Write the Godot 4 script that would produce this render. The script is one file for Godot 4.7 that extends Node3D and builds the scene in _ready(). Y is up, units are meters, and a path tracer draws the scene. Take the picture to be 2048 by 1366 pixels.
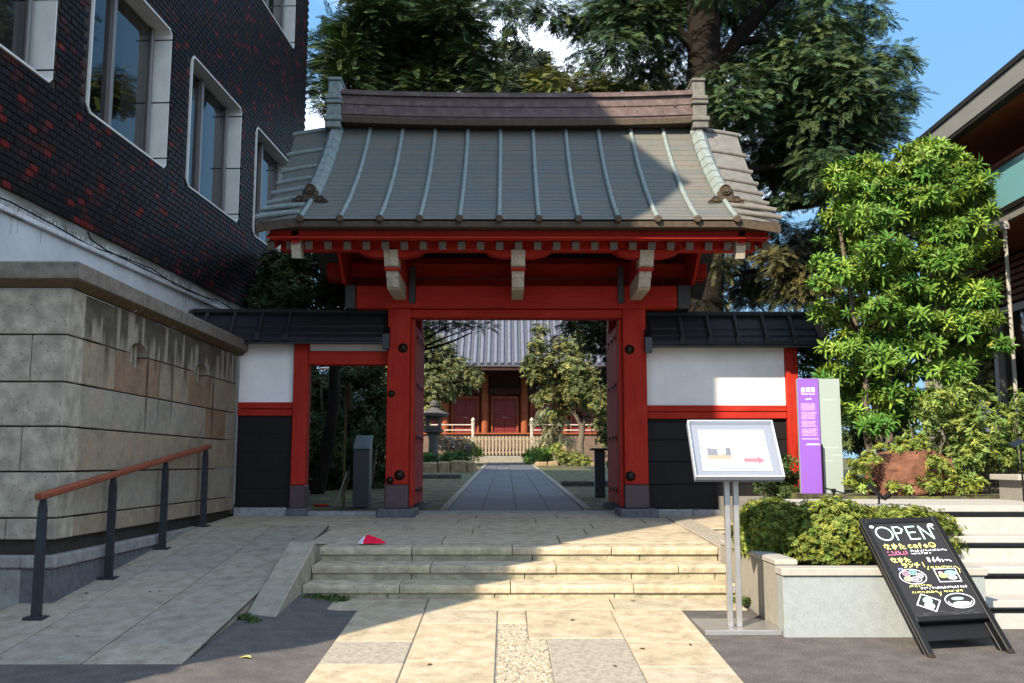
extends Node3D
# A red temple gate seen from the street: stone steps and ramp in front, brick building left, cafe terrace right, hall far behind.
# x to the right, y up, and depth d away from the street is -z.  V(x, y, d) turns that into a point.

const GX := 0.15            # middle of the gate
const SUN_A := 0.74         # sunlight goes 0.74 m to the right for every metre away from the street
var used := {}
var rng := RandomNumberGenerator.new()
var TX := {}                # textures
var MT := {}                # materials

func V(x: float, y: float, d: float) -> Vector3:
	return Vector3(x, y, -d)

# ---------------------------------------------------------------- mesh builder
class Mb:
	var v := PackedVector3Array()
	var n := PackedVector3Array()
	var uv := PackedVector2Array()
	var ix := PackedInt32Array()
	func quad(a: Vector3, b: Vector3, c: Vector3, d: Vector3, out := Vector3.ZERO) -> void:
		var nn := (c - a).cross(d - b)
		if nn.length_squared() < 1e-14:
			return
		nn = nn.normalized()
		if out != Vector3.ZERO and nn.dot(out) < 0.0:
			var t := b
			b = d
			d = t
			nn = -nn
		var k := v.size()
		v.append_array([a, b, c, d])
		n.append_array([nn, nn, nn, nn])
		uv.append_array([Vector2(0, 1), Vector2(1, 1), Vector2(1, 0), Vector2(0, 0)])
		ix.append_array([k, k + 2, k + 1, k, k + 3, k + 2])
	func tri(a: Vector3, b: Vector3, c: Vector3, out := Vector3.ZERO) -> void:
		var nn := (b - a).cross(c - a)
		if nn.length_squared() < 1e-14:
			return
		nn = nn.normalized()
		if out != Vector3.ZERO and nn.dot(out) < 0.0:
			var t := b
			b = c
			c = t
			nn = -nn
		var k := v.size()
		v.append_array([a, b, c])
		n.append_array([nn, nn, nn])
		uv.append_array([Vector2(0, 1), Vector2(1, 1), Vector2(0.5, 0)])
		ix.append_array([k, k + 2, k + 1])
	# quad with its own normals (smooth surfaces), a b c d counter-clockwise from outside
	func squad(p: Array, m: Array, u := []) -> void:
		var k := v.size()
		v.append_array(p)
		n.append_array(m)
		if u.is_empty():
			uv.append_array([Vector2(0, 1), Vector2(1, 1), Vector2(1, 0), Vector2(0, 0)])
		else:
			uv.append_array(u)
		var g: Vector3 = (p[2] - p[0]).cross(p[3] - p[1])
		if g.dot(m[0] + m[1] + m[2] + m[3]) >= 0.0:
			ix.append_array([k, k + 2, k + 1, k, k + 3, k + 2])
		else:
			ix.append_array([k, k + 1, k + 2, k, k + 2, k + 3])
	# chamfered box between two corners, optionally moved by a transform
	func box(lo: Vector3, hi: Vector3, bev := 0.0, T := Transform3D.IDENTITY) -> void:
		var c := (lo + hi) * 0.5
		var h := (hi - lo).abs() * 0.5
		var b: float = min(bev, min(h.x, min(h.y, h.z)) * 0.9)
		var P := {}
		for sx in [-1, 1]:
			for sy in [-1, 1]:
				for sz in [-1, 1]:
					var s := Vector3(sx, sy, sz)
					for ax in 3:
						var q := Vector3(h.x - b, h.y - b, h.z - b)
						q[ax] = h[ax]
						P[[sx, sy, sz, ax]] = T * (c + q * s)
		for ax in 3:
			var a1 := (ax + 1) % 3
			var a2 := (ax + 2) % 3
			for s in [-1, 1]:
				var o := Vector3.ZERO
				o[ax] = s
				o = T.basis * o
				var pts := []
				for st in [[-1, -1], [1, -1], [1, 1], [-1, 1]]:
					var key := [0, 0, 0, ax]
					key[ax] = s
					key[a1] = st[0]
					key[a2] = st[1]
					pts.append(P[key])
				quad(pts[0], pts[1], pts[2], pts[3], o)
				if b > 0.0:
					for s1 in [-1, 1]:        # edge between faces ax and a1
						var pe := []
						for e in [[ax, -1], [ax, 1], [a1, 1], [a1, -1]]:
							var kk := [0, 0, 0, e[0]]
							kk[ax] = s
							kk[a1] = s1
							kk[a2] = e[1]
							pe.append(P[kk])
						var oo := Vector3.ZERO
						oo[ax] = s
						oo[a1] = s1
						quad(pe[0], pe[1], pe[2], pe[3], T.basis * oo)
		if b > 0.0:
			for sx in [-1, 1]:
				for sy in [-1, 1]:
					for sz in [-1, 1]:
						tri(P[[sx, sy, sz, 0]], P[[sx, sy, sz, 1]], P[[sx, sy, sz, 2]], T.basis * Vector3(sx, sy, sz))
	# beam of a rectangular section from a to b (w across, h along 'up')
	func beam(a: Vector3, b: Vector3, w: float, h: float, bev := 0.0, up := Vector3.UP) -> void:
		var z := (b - a).normalized()
		var x := up.cross(z).normalized()
		var y := z.cross(x)
		var L := a.distance_to(b)
		box(Vector3(-w / 2, -h / 2, 0), Vector3(w / 2, h / 2, L), bev, Transform3D(Basis(x, y, z), a))
	func tube(pts: Array, rad: Array, sides := 8, caps := true) -> void:
		var rings := []
		var x := Vector3.ZERO
		for i in pts.size():
			var p: Vector3 = pts[i]
			var t: Vector3
			if i == 0:
				t = pts[1] - p
			elif i == pts.size() - 1:
				t = p - pts[i - 1]
			else:
				t = pts[i + 1] - pts[i - 1]
			t = t.normalized()
			if x == Vector3.ZERO:
				x = t.cross(Vector3.UP if abs(t.y) < 0.9 else Vector3.RIGHT).normalized()
			else:
				x = (x - t * x.dot(t)).normalized()
			var y := t.cross(x)
			var ring := []
			for s in sides:
				var a := TAU * s / sides
				ring.append([p + (x * cos(a) + y * sin(a)) * rad[i], x * cos(a) + y * sin(a)])
			rings.append(ring)
		for i in rings.size() - 1:
			for s in sides:
				var s2 := (s + 1) % sides
				var A: Array = rings[i][s]
				var B: Array = rings[i][s2]
				var C: Array = rings[i + 1][s2]
				var D: Array = rings[i + 1][s]
				squad([A[0], B[0], C[0], D[0]], [A[1], B[1], C[1], D[1]])
		if caps:
			for e in [0, rings.size() - 1]:
				var o: Vector3 = (pts[0] - pts[1]) if e == 0 else (pts[e] - pts[e - 1])
				for s in sides:
					tri(pts[e], rings[e][s][0], rings[e][(s + 1) % sides][0], o)
	func lathe(prof: Array, at: Vector3, sides := 16, T := Basis.IDENTITY) -> void:
		for i in prof.size() - 1:
			var p: Vector2 = prof[i]
			var q: Vector2 = prof[i + 1]
			var sl := Vector2(q.y - p.y, p.x - q.x).normalized()
			for s in sides:
				var a := TAU * s / sides
				var b := TAU * (s + 1) / sides
				var da := Vector3(cos(a), 0, sin(a))
				var db := Vector3(cos(b), 0, sin(b))
				var na: Vector3 = T * (da * sl.x + Vector3.UP * sl.y)
				var nb: Vector3 = T * (db * sl.x + Vector3.UP * sl.y)
				squad([at + T * (da * p.x + Vector3.UP * p.y), at + T * (db * p.x + Vector3.UP * p.y), at + T * (db * q.x + Vector3.UP * q.y), at + T * (da * q.x + Vector3.UP * q.y)], [na, nb, nb, na])
	# polygon in the plane (ax, ay) at 'at', pushed along 'dir'
	func prism(poly: Array, at: Vector3, ax: Vector3, ay: Vector3, dir: Vector3) -> void:
		var pp := PackedVector2Array(poly)
		var t := Geometry2D.triangulate_polygon(pp)
		for i in range(0, t.size(), 3):
			var a := at + ax * pp[t[i]].x + ay * pp[t[i]].y
			var b := at + ax * pp[t[i + 1]].x + ay * pp[t[i + 1]].y
			var c := at + ax * pp[t[i + 2]].x + ay * pp[t[i + 2]].y
			tri(a, b, c, -dir)
			tri(a + dir, b + dir, c + dir, dir)
		var area := 0.0
		for i in pp.size():
			var p := pp[i]
			var q := pp[(i + 1) % pp.size()]
			area += p.x * q.y - q.x * p.y
		for i in pp.size():
			var p := pp[i]
			var q := pp[(i + 1) % pp.size()]
			var e := (q - p)
			var o2: Vector2 = Vector2(e.y, -e.x) * signf(area)
			var a := at + ax * p.x + ay * p.y
			var b := at + ax * q.x + ay * q.y
			quad(a, b, b + dir, a + dir, ax * o2.x + ay * o2.y)
	func flat(a: Vector3, b: Vector3, c: Vector3, d: Vector3) -> void:  # picture quad: a top left, b top right, c bottom right, d bottom left
		var nn := (d - a).cross(b - a).normalized()
		squad([d, c, b, a], [nn, nn, nn, nn], [Vector2(0, 1), Vector2(1, 1), Vector2(1, 0), Vector2(0, 0)])
	func mesh() -> ArrayMesh:
		var m := ArrayMesh.new()
		var a := []
		a.resize(Mesh.ARRAY_MAX)
		a[Mesh.ARRAY_VERTEX] = v
		a[Mesh.ARRAY_NORMAL] = n
		a[Mesh.ARRAY_TEX_UV] = uv
		a[Mesh.ARRAY_INDEX] = ix
		m.add_surface_from_arrays(Mesh.PRIMITIVE_TRIANGLES, a)
		return m

# ---------------------------------------------------------------- things and parts
func numbered(called: String) -> String:
	if not used.has(called):
		used[called] = 0
		return called
	used[called] += 1
	return "%s_%03d" % [called, used[called]]

func thing(called: String, label: String, category: String, at := Vector3.ZERO, group := "") -> Node3D:
	var o := Node3D.new()
	o.name = numbered(called)
	add_child(o)
	o.position = at
	o.set_meta("label", label)
	o.set_meta("category", category)
	if group != "":
		o.set_meta("group", group)
	return o

func struct(called: String) -> Node3D:
	var o := Node3D.new()
	o.name = numbered(called)
	add_child(o)
	o.set_meta("kind", "structure")
	return o

func part(called: String, mesh: Mesh, mat_: Material, parent: Node3D, at := Vector3.ZERO) -> MeshInstance3D:
	var o := MeshInstance3D.new()
	o.name = called
	o.mesh = mesh
	o.material_override = mat_
	parent.add_child(o, true)
	o.position = at
	return o

# a part whose mesh was built in world coordinates, under a thing that stands at its base
func wpart(called: String, m: Mb, mat_: Material, parent: Node3D) -> MeshInstance3D:
	return part(called, m.mesh(), mat_, parent, -parent.position if parent.get_parent() == self else Vector3.ZERO)

func single(called: String, m: Mb, mat: Material, label: String, category: String, group := "") -> MeshInstance3D:
	# one mesh built round its own base
	var o := MeshInstance3D.new()
	o.name = numbered(called)
	o.mesh = m.mesh()
	o.material_override = mat
	add_child(o)
	o.set_meta("label", label)
	o.set_meta("category", category)
	if group != "":
		o.set_meta("group", group)
	return o

func bx(lo: Vector3, hi: Vector3, bev := 0.0) -> Mb:
	var m := Mb.new()
	m.box(lo, hi, bev)
	return m

# box by x range, y range and depth range
func bd(x0: float, x1: float, y0: float, y1: float, d0: float, d1: float, bev := 0.008) -> Mb:
	return bx(Vector3(x0, y0, -d1), Vector3(x1, y1, -d0), bev)

# ---------------------------------------------------------------- textures
func noise_img(seed_: int, freq: float, oct: int, size := 512, type := FastNoiseLite.TYPE_SIMPLEX_SMOOTH) -> PackedByteArray:
	var f := FastNoiseLite.new()
	f.seed = seed_
	f.frequency = freq
	f.noise_type = type
	f.fractal_octaves = oct
	f.fractal_gain = 0.55
	return f.get_seamless_image(size, size, false, false, 0.15, true).get_data()

func grey_tex(name_: String, layers: Array, jitter: float, lo: float, hi: float, size := 512) -> void:
	# layers: [bytes, weight]
	var r := RandomNumberGenerator.new()
	r.seed = name_.hash()
	var img := Image.create(size, size, false, Image.FORMAT_RGB8)
	var data := PackedByteArray()
	data.resize(size * size * 3)
	for i in size * size:
		var t := 0.0
		for l in layers:
			t += l[0][i] / 255.0 * l[1]
		t = clamp(t + r.randf_range(-jitter, jitter), 0.0, 1.0)
		var c := int(255.0 * lerp(lo, hi, t))
		data[i * 3] = c
		data[i * 3 + 1] = c
		data[i * 3 + 2] = c
	img.set_data(size, size, false, Image.FORMAT_RGB8, data)
	img.generate_mipmaps()
	TX[name_] = ImageTexture.create_from_image(img)

func colour_tex(name_: String, bytes: PackedByteArray, stops: Array, jitter: float, size := 512) -> void:
	# stops: [t, Color] over the noise value
	var r := RandomNumberGenerator.new()
	r.seed = name_.hash()
	var data := PackedByteArray()
	data.resize(size * size * 3)
	var g := Gradient.new()
	g.offsets = PackedFloat32Array(stops.map(func(s): return s[0]))
	g.colors = PackedColorArray(stops.map(func(s): return s[1]))
	for i in size * size:
		var c := g.sample(clamp(bytes[i] / 255.0 + r.randf_range(-jitter, jitter), 0.0, 1.0))
		data[i * 3] = int(c.r * 255)
		data[i * 3 + 1] = int(c.g * 255)
		data[i * 3 + 2] = int(c.b * 255)
	var img := Image.create_from_data(size, size, false, Image.FORMAT_RGB8, data)
	img.generate_mipmaps()
	TX[name_] = ImageTexture.create_from_image(img)

func bump_tex(name_: String, bytes: PackedByteArray, strength: float, size := 512) -> void:
	var img := Image.create_from_data(size, size, false, Image.FORMAT_L8, bytes)
	img.convert(Image.FORMAT_RGBA8)
	img.bump_map_to_normal_map(strength)
	TX[name_] = ImageTexture.create_from_image(img)

func make_textures() -> void:
	var fine := noise_img(3, 0.06, 4)
	var mid := noise_img(11, 0.012, 5)
	var wide := noise_img(23, 0.005, 4)
	var cell := noise_img(31, 0.045, 2, 512, FastNoiseLite.TYPE_CELLULAR)
	grey_tex("grain", [[fine, 0.35], [mid, 0.65]], 0.10, 0.66, 1.0)
	grey_tex("blotch", [[wide, 0.6], [mid, 0.4]], 0.04, 0.70, 1.0)
	grey_tex("speck", [[fine, 0.5], [mid, 0.5]], 0.38, 0.55, 1.0)
	grey_tex("smooth", [[fine, 0.6], [mid, 0.4]], 0.16, 0.82, 1.0)
	grey_tex("plaster", [[wide, 0.7], [fine, 0.3]], 0.03, 0.90, 1.0)
	bump_tex("n_fine", fine, 3.0)
	bump_tex("n_mid", mid, 8.0)
	# stone with dark pores
	var pore := PackedByteArray()
	pore.resize(512 * 512)
	for i in 512 * 512:
		var p: float = 1.0 if cell[i] > 42 else cell[i] / 60.0
		pore[i] = int(clamp((mid[i] / 255.0 * 0.45 + 0.55) * (0.3 + 0.7 * p), 0.0, 1.0) * 255)
	grey_tex("pores", [[pore, 1.0]], 0.05, 0.35, 1.0)
	# wood: noise drawn out along the grain (v)
	var wood := PackedByteArray()
	wood.resize(512 * 512)
	for y in 512:
		for x in 512:
			wood[y * 512 + x] = int(0.7 * fine[((y / 16 + 7 * 512 / 512) % 512) * 512 + x] + 0.3 * mid[(y / 4 % 512) * 512 + x])
	grey_tex("wood", [[wood, 1.0]], 0.05, 0.62, 1.0)
	bump_tex("n_wood", wood, 2.5)
	var wood_h := PackedByteArray()
	wood_h.resize(512 * 512)
	for y in 512:
		for x in 512:
			wood_h[y * 512 + x] = wood[x * 512 + y]
	grey_tex("wood_h", [[wood_h, 1.0]], 0.05, 0.62, 1.0)
	bump_tex("n_wood_h", wood_h, 2.5)
	# old red paint: faded along the grain, fine dark checks
	var paint := [[0.0, Color(0.30, 0.08, 0.06)], [0.16, Color(0.55, 0.135, 0.09)], [0.34, Color(0.68, 0.17, 0.115)], [0.6, Color(0.71, 0.19, 0.13)], [0.82, Color(0.74, 0.235, 0.165)], [1.0, Color(0.76, 0.29, 0.22)]]
	var pb := PackedByteArray()
	var ph := PackedByteArray()
	pb.resize(512 * 512)
	ph.resize(512 * 512)
	for y in 512:
		for x in 512:
			var i := y * 512 + x
			pb[i] = int(clamp(0.60 * wood[i] + 0.40 * wide[i] - (70.0 if fine[((y / 40) % 512) * 512 + x] < 62 else 0.0) + 12.0, 0.0, 255.0))
	for y in 512:
		for x in 512:
			ph[y * 512 + x] = pb[x * 512 + y]
	colour_tex("paint", pb, paint, 0.05)
	colour_tex("paint_h", ph, paint, 0.05)
	# granite paving: cream to grey-tan with worn patches and small dark spots
	var pav := PackedByteArray()
	pav.resize(512 * 512)
	for i in 512 * 512:
		var q := fine[i] / 255.0 * 0.35 + mid[i] / 255.0 * 0.65
		if cell[(i * 3) % (512 * 512)] < 20:
			q -= 0.30
		if wide[i] > 168 and fine[i] > 120:
			q -= 0.22
		pav[i] = int(clamp(q, 0.0, 1.0) * 255)
	colour_tex("paver", pav, [[0.0, Color(0.58, 0.535, 0.47)], [0.32, Color(0.715, 0.66, 0.575)], [0.55, Color(0.77, 0.72, 0.63)], [0.75, Color(0.81, 0.765, 0.685)], [1.0, Color(0.86, 0.825, 0.76)]], 0.20)
	# copper sheet: green-grey patina broken by brown
	colour_tex("patina", mid, [[0.2, Color(0.43, 0.455, 0.44)], [0.5, Color(0.47, 0.475, 0.455)], [0.72, Color(0.49, 0.465, 0.44)], [0.9, Color(0.43, 0.40, 0.38)]], 0.06)
	colour_tex("rust_copper", mid, [[0.2, Color(0.40, 0.36, 0.345)], [0.55, Color(0.44, 0.395, 0.375)], [0.8, Color(0.50, 0.455, 0.43)]], 0.06)
	# asphalt with pale chips
	var asp := PackedByteArray()
	asp.resize(512 * 512)
	for i in 512 * 512:
		asp[i] = int(0.62 * fine[i] + 0.38 * wide[i])
	colour_tex("asphalt", asp, [[0.0, Color(0.30, 0.29, 0.29)], [0.45, Color(0.40, 0.39, 0.39)], [0.75, Color(0.47, 0.455, 0.445)], [1.0, Color(0.60, 0.58, 0.56)]], 0.28)
	colour_tex("soil", mid, [[0.2, Color(0.22, 0.205, 0.18)], [0.5, Color(0.30, 0.28, 0.235)], [0.64, Color(0.33, 0.34, 0.20)], [0.85, Color(0.42, 0.42, 0.24)]], 0.15)
	# old wall stone: stains run down from under the coping (texture is 5.4 m wide and high, see material wall_stone)
	wall_texture(fine, mid, cell)
	band_texture(fine, mid)

const WALL_T := 5.4
func wall_texture(fine: PackedByteArray, mid: PackedByteArray, cell: PackedByteArray) -> void:
	var s := 1024
	var r := RandomNumberGenerator.new()
	r.seed = 77
	var lens := PackedFloat32Array()
	lens.resize(s)
	var k := 0
	while k < s:      # runs of stains of one length, broken by clean gaps
		var w := r.randi_range(4, 22)
		var L: float = r.randf_range(0.08, 0.62) if r.randf() < 0.72 else 0.0
		if r.randf() < 0.12:
			L = r.randf_range(0.6, 1.3)
		for i in w:
			if k + i < s:
				lens[k + i] = L * r.randf_range(0.8, 1.15)
		k += w
	var data := PackedByteArray()
	data.resize(s * s * 3)
	for y in s:
		var wy := -float(y) / s * WALL_T + WALL_T      # world height of this row, folded below
		if wy > 3.4:
			wy -= WALL_T
		var drop := 2.62 - wy
		for x in s:
			var a := (y % 512) * 512 + x % 512
			var m := mid[a] / 255.0
			var f := fine[a] / 255.0
			var tone := 0.82 + 0.15 * (m - 0.5) + 0.12 * (f - 0.5) + r.randf_range(-0.05, 0.05)
			if cell[((y * 2) % 512) * 512 + (x * 2) % 512] < 26:
				tone *= 0.62
			var st := 0.0
			if drop > -0.3 and lens[x] > 0.0 and drop < lens[x]:
				st = (0.72 + 0.5 * (f - 0.5)) * (1.0 if drop < lens[x] * 0.6 else 1.0 - (drop - lens[x] * 0.6) / (lens[x] * 0.4))
			st = clamp(st * (0.55 + m), 0.0, 0.8)
			var c := Color(0.645, 0.61, 0.55) * tone
			if m > 0.66:
				c = c.lerp(Color(0.62, 0.52, 0.43) * tone, clamp((m - 0.66) * 4.0, 0.0, 0.4))
			c = c.lerp(Color(0.235, 0.215, 0.185), st)
			var i := (y * s + x) * 3
			data[i] = int(clamp(c.r, 0, 1) * 255)
			data[i + 1] = int(clamp(c.g, 0, 1) * 255)
			data[i + 2] = int(clamp(c.b, 0, 1) * 255)
	TX["wall"] = ImageTexture.create_from_image(Image.create_from_data(s, s, false, Image.FORMAT_RGB8, data))

# render band of the brick building: grime streaks below the tiles (5 m a side)
func band_texture(fine: PackedByteArray, mid: PackedByteArray) -> void:
	var s := 512
	var r := RandomNumberGenerator.new()
	r.seed = 5
	var lens := PackedFloat32Array()
	for x in s:
		lens.append(r.randf_range(0.03, 0.12) + (0.35 * r.randf() if r.randf() < 0.06 else 0.0) + 0.06 * mid[x] / 255.0)
	var data := PackedByteArray()
	data.resize(s * s * 3)
	for y in s:
		var wy := 5.0 - float(y) / s * 5.0
		for x in s:
			var a := y * 512 + x
			var tone := 0.90 + 0.14 * (mid[a] / 255.0 - 0.5) + 0.05 * (fine[a] / 255.0 - 0.5)
			var c := Color(0.80, 0.80, 0.80) * tone
			var drop := 3.77 - wy
			if drop > -0.2 and drop < lens[x]:
				c = c.lerp(Color(0.30, 0.30, 0.25), clamp(0.75 * mid[(y * 7 % 512) * 512 + x] / 255.0 + 0.25, 0.0, 0.85))
			var i := a * 3
			data[i] = int(clamp(c.r, 0, 1) * 255)
			data[i + 1] = int(clamp(c.g, 0, 1) * 255)
			data[i + 2] = int(clamp(c.b, 0, 1) * 255)
	TX["band"] = ImageTexture.create_from_image(Image.create_from_data(s, s, false, Image.FORMAT_RGB8, data))

func mat(key: String, col: Color, rough := 0.8, tex := "", per_m := 0.5, nrm := "", nscale := 0.5, metal := 0.0) -> StandardMaterial3D:
	var m := StandardMaterial3D.new()
	m.resource_name = key
	m.albedo_color = col
	m.roughness = rough
	m.metallic = metal
	m.metallic_specular = 0.3 if rough > 0.5 else 0.5
	if tex != "":
		m.albedo_texture = TX[tex]
	if nrm != "":
		m.normal_enabled = true
		m.normal_texture = TX[nrm]
		m.normal_scale = nscale
	if tex != "" or nrm != "":
		m.uv1_triplanar = true
		m.uv1_world_triplanar = true
		m.uv1_scale = Vector3.ONE * per_m
	MT[key] = m
	return m

func leaf_mat(key: String, rough := 0.55, back := 0.35) -> StandardMaterial3D:
	var m := StandardMaterial3D.new()
	m.resource_name = key
	m.albedo_color = Color(1, 1, 1)
	m.vertex_color_use_as_albedo = true
	m.roughness = rough
	m.backlight_enabled = true
	m.metallic_specular = 0.25
	m.backlight = Color(back, back, back * 0.6)
	m.cull_mode = BaseMaterial3D.CULL_DISABLED
	MT[key] = m
	return m

func make_materials() -> void:
	mat("red", Color(0.86, 0.80, 0.80), 0.7, "paint", 0.8, "n_wood", 0.5)
	mat("red_h", Color(0.86, 0.80, 0.80), 0.7, "paint_h", 0.8, "n_wood_h", 0.5)
	mat("sleeve", Color(0.30, 0.20, 0.22), 0.45, "grain", 1.2)
	mat("metal_cap", Color(0.24, 0.22, 0.21), 0.5, "grain", 1.5, "", 0.5, 0.3)
	mat("boss", Color(0.20, 0.16, 0.13), 0.42, "grain", 4.0, "", 0.5, 0.7)
	mat("black_board", Color(0.125, 0.12, 0.125), 0.6, "wood", 1.0)
	mat("plaster", Color(0.93, 0.92, 0.915), 0.9, "plaster", 0.5)
	mat("rafter_end", Color(0.42, 0.385, 0.35), 0.8, "grain", 3.0)
	mat("white_end", Color(0.80, 0.76, 0.69), 0.75, "grain", 3.0)
	mat("patina", Color(0.79, 0.78, 0.775), 0.62, "patina", 0.7, "n_mid", 0.12, 0.0)
	mat("patina_b", Color(0.765, 0.77, 0.78), 0.62, "patina", 0.9, "n_mid", 0.12, 0.0)
	mat("patina_c", Color(0.815, 0.79, 0.77), 0.65, "patina", 0.6, "n_mid", 0.12, 0.0)
	mat("rib", Color(0.54, 0.585, 0.575), 0.6, "grain", 1.6, "", 0.3, 0.0)
	mat("ridge", Color(0.84, 0.80, 0.82), 0.6, "rust_copper", 0.8, "n_mid", 0.1, 0.0)
	mat("edge_brown", Color(0.33, 0.28, 0.23), 0.6, "grain", 1.5)
	mat("side_sheet", Color(0.47, 0.46, 0.44), 0.6, "grain", 1.0, "", 0.3, 0.0)
	mat("wall_roof", Color(0.17, 0.17, 0.18), 0.6, "grain", 1.3)
	mat("wall_roof_rib", Color(0.20, 0.195, 0.20), 0.6, "grain", 2.0)
	mat("base_stone", Color(0.62, 0.62, 0.63), 0.85, "grain", 1.5, "n_fine", 0.3)
	mat("pad_stone", Color(0.42, 0.42, 0.44), 0.85, "grain", 1.5, "n_fine", 0.3)
	for i in 3:
		mat("slab%d" % i, [Color(0.83, 0.82, 0.80), Color(0.85, 0.84, 0.82), Color(0.82, 0.82, 0.82)][i], 0.85, "paver", [0.55, 0.7, 0.62][i], "n_fine", 0.35)
	mat("granite_grey", Color(0.71, 0.675, 0.62), 0.8, "speck", 2.2, "n_fine", 0.4)
	for i in 3:
		mat("ramp%d" % i, [Color(0.74, 0.745, 0.76), Color(0.715, 0.725, 0.745), Color(0.76, 0.765, 0.775)][i], 0.85, "paver", 0.8, "n_fine", 0.35)
	mat("step0", Color(0.76, 0.705, 0.61), 0.85, "pores", 0.7, "n_fine", 0.5)
	mat("step1", Color(0.75, 0.695, 0.59), 0.85, "pores", 0.9, "n_fine", 0.5)
	mat("riser", Color(0.69, 0.66, 0.56), 0.9, "pores", 0.8, "n_fine", 0.5)
	mat("mortar", Color(0.40, 0.37, 0.31), 0.95, "grain", 2.0)
	mat("asphalt", Color(0.80, 0.79, 0.785), 0.9, "asphalt", 1.6, "n_fine", 0.5)
	mat("soil", Color(1, 1, 1), 0.95, "soil", 0.35, "n_mid", 0.4)
	mat("path_stone", Color(0.40, 0.41, 0.43), 0.75, "speck", 1.2)
	mat("path_stone_b", Color(0.43, 0.435, 0.45), 0.75, "speck", 1.0)
	mat("kerb", Color(0.60, 0.57, 0.53), 0.85, "grain", 1.0)
	var w := mat("wall_stone", Color(1, 1, 1), 0.9, "wall", 1.0 / WALL_T, "n_mid", 0.35)
	w = mat("wall_stone_b", Color(1.0, 0.96, 0.92), 0.9, "wall", 1.0 / WALL_T, "n_mid", 0.35)
	w = mat("wall_stone_red", Color(0.93, 0.81, 0.74), 0.9, "wall", 1.0 / WALL_T, "n_mid", 0.35)
	mat("wall_front", Color(0.68, 0.645, 0.58), 0.9, "pores", 0.8, "n_mid", 0.4)
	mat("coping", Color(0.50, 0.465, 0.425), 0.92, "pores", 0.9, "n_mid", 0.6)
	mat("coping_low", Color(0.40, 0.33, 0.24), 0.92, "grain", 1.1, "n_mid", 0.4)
	mat("plinth", Color(0.60, 0.59, 0.58), 0.9, "grain", 0.9, "n_fine", 0.3)
	mat("plinth_dark", Color(0.26, 0.24, 0.22), 0.95, "grain", 1.2)
	mat("rail_wood", Color(0.60, 0.32, 0.22), 0.55, "wood", 2.0)
	mat("rail_steel", Color(0.20, 0.21, 0.235), 0.5, "grain", 2.0, "", 0.3, 0.3)
	mat("brick_dark", Color(0.10, 0.068, 0.072), 0.48, "grain", 2.0)
	mat("brick_blue", Color(0.095, 0.07, 0.085), 0.45, "grain", 2.0)
	mat("brick_brown", Color(0.235, 0.09, 0.07), 0.5, "grain", 2.0)
	mat("brick_red", Color(0.40, 0.105, 0.08), 0.5, "grain", 2.0)
	for b in ["brick_dark", "brick_blue", "brick_brown", "brick_red"]:
		MT[b].metallic_specular = 0.2
	mat("grout", Color(0.30, 0.27, 0.255), 0.95, "grain", 2.0)
	mat("band", Color(1, 1, 1), 0.9, "band", 0.2)
	mat("window_frame", Color(0.80, 0.79, 0.77), 0.45, "plaster", 1.0)
	mat("mullion", Color(0.45, 0.43, 0.42), 0.4, "", 1.0, "", 0.5, 0.4)
	mat("curtain", Color(0.50, 0.46, 0.42), 0.9)
	mat("room", Color(0.46, 0.44, 0.42), 0.9)
	var g := mat("glass", Color(0.015, 0.02, 0.03, 0.72), 0.02)
	g.transparency = BaseMaterial3D.TRANSPARENCY_ALPHA
	mat("planter_stone", Color(0.585, 0.61, 0.615), 0.8, "smooth", 1.5)
	mat("cap_stone", Color(0.66, 0.645, 0.615), 0.8, "smooth", 1.2)
	mat("planter_side", Color(0.59, 0.575, 0.54), 0.8, "smooth", 1.2)
	mat("tread", Color(0.69, 0.68, 0.665), 0.8, "smooth", 1.2)
	mat("tread_riser", Color(0.54, 0.53, 0.515), 0.85, "smooth", 1.2)
	mat("steel", Color(0.72, 0.71, 0.70), 0.38, "plaster", 2.0, "", 0.3, 0.75)
	var ac := mat("acrylic", Color(0.80, 0.85, 0.95, 0.07), 0.05)
	ac.transparency = BaseMaterial3D.TRANSPARENCY_ALPHA
	mat("back_plate", Color(0.40, 0.415, 0.46), 0.6)
	mat("acrylic_edge", Color(0.62, 0.64, 0.68), 0.25)
	mat("board_black", Color(0.07, 0.07, 0.08), 0.45, "wood", 3.0)
	mat("worn_wood", Color(0.22, 0.19, 0.17), 0.7, "wood", 4.0)
	mat("unused_grey", Color(0.68, 0.72, 0.70), 0.5, "plaster", 1.0)
	mat("sign_edge", Color(0.5, 0.52, 0.52), 0.5)
	mat("bark", Color(0.165, 0.14, 0.12), 0.95, "wood", 1.2, "n_mid", 1.0)
	mat("bark_pale", Color(0.46, 0.42, 0.37), 0.9, "grain", 2.0, "n_mid", 0.6)
	mat("rock", Color(0.50, 0.345, 0.28), 0.9, "pores", 0.9, "n_mid", 1.0)
	mat("garden_stone", Color(0.40, 0.385, 0.37), 0.95, "pores", 0.8, "n_mid", 0.8)
	mat("bed_stone", Color(0.62, 0.54, 0.42), 0.95, "pores", 0.6, "n_mid", 0.8)
	mat("lantern", Color(0.36, 0.34, 0.33), 0.95, "pores", 1.0, "n_mid", 0.6)
	mat("hall_tile", Color(0.32, 0.325, 0.365), 0.45, "grain", 0.6)
	mat("hall_rib", Color(0.42, 0.425, 0.475), 0.42, "grain", 0.8)
	mat("hall_copper", Color(0.62, 0.42, 0.36), 0.6)
	mat("hall_red", Color(0.46, 0.06, 0.06), 0.5, "grain", 0.6)
	mat("hall_orange", Color(0.60, 0.335, 0.215), 0.6, "grain", 0.6)
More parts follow.
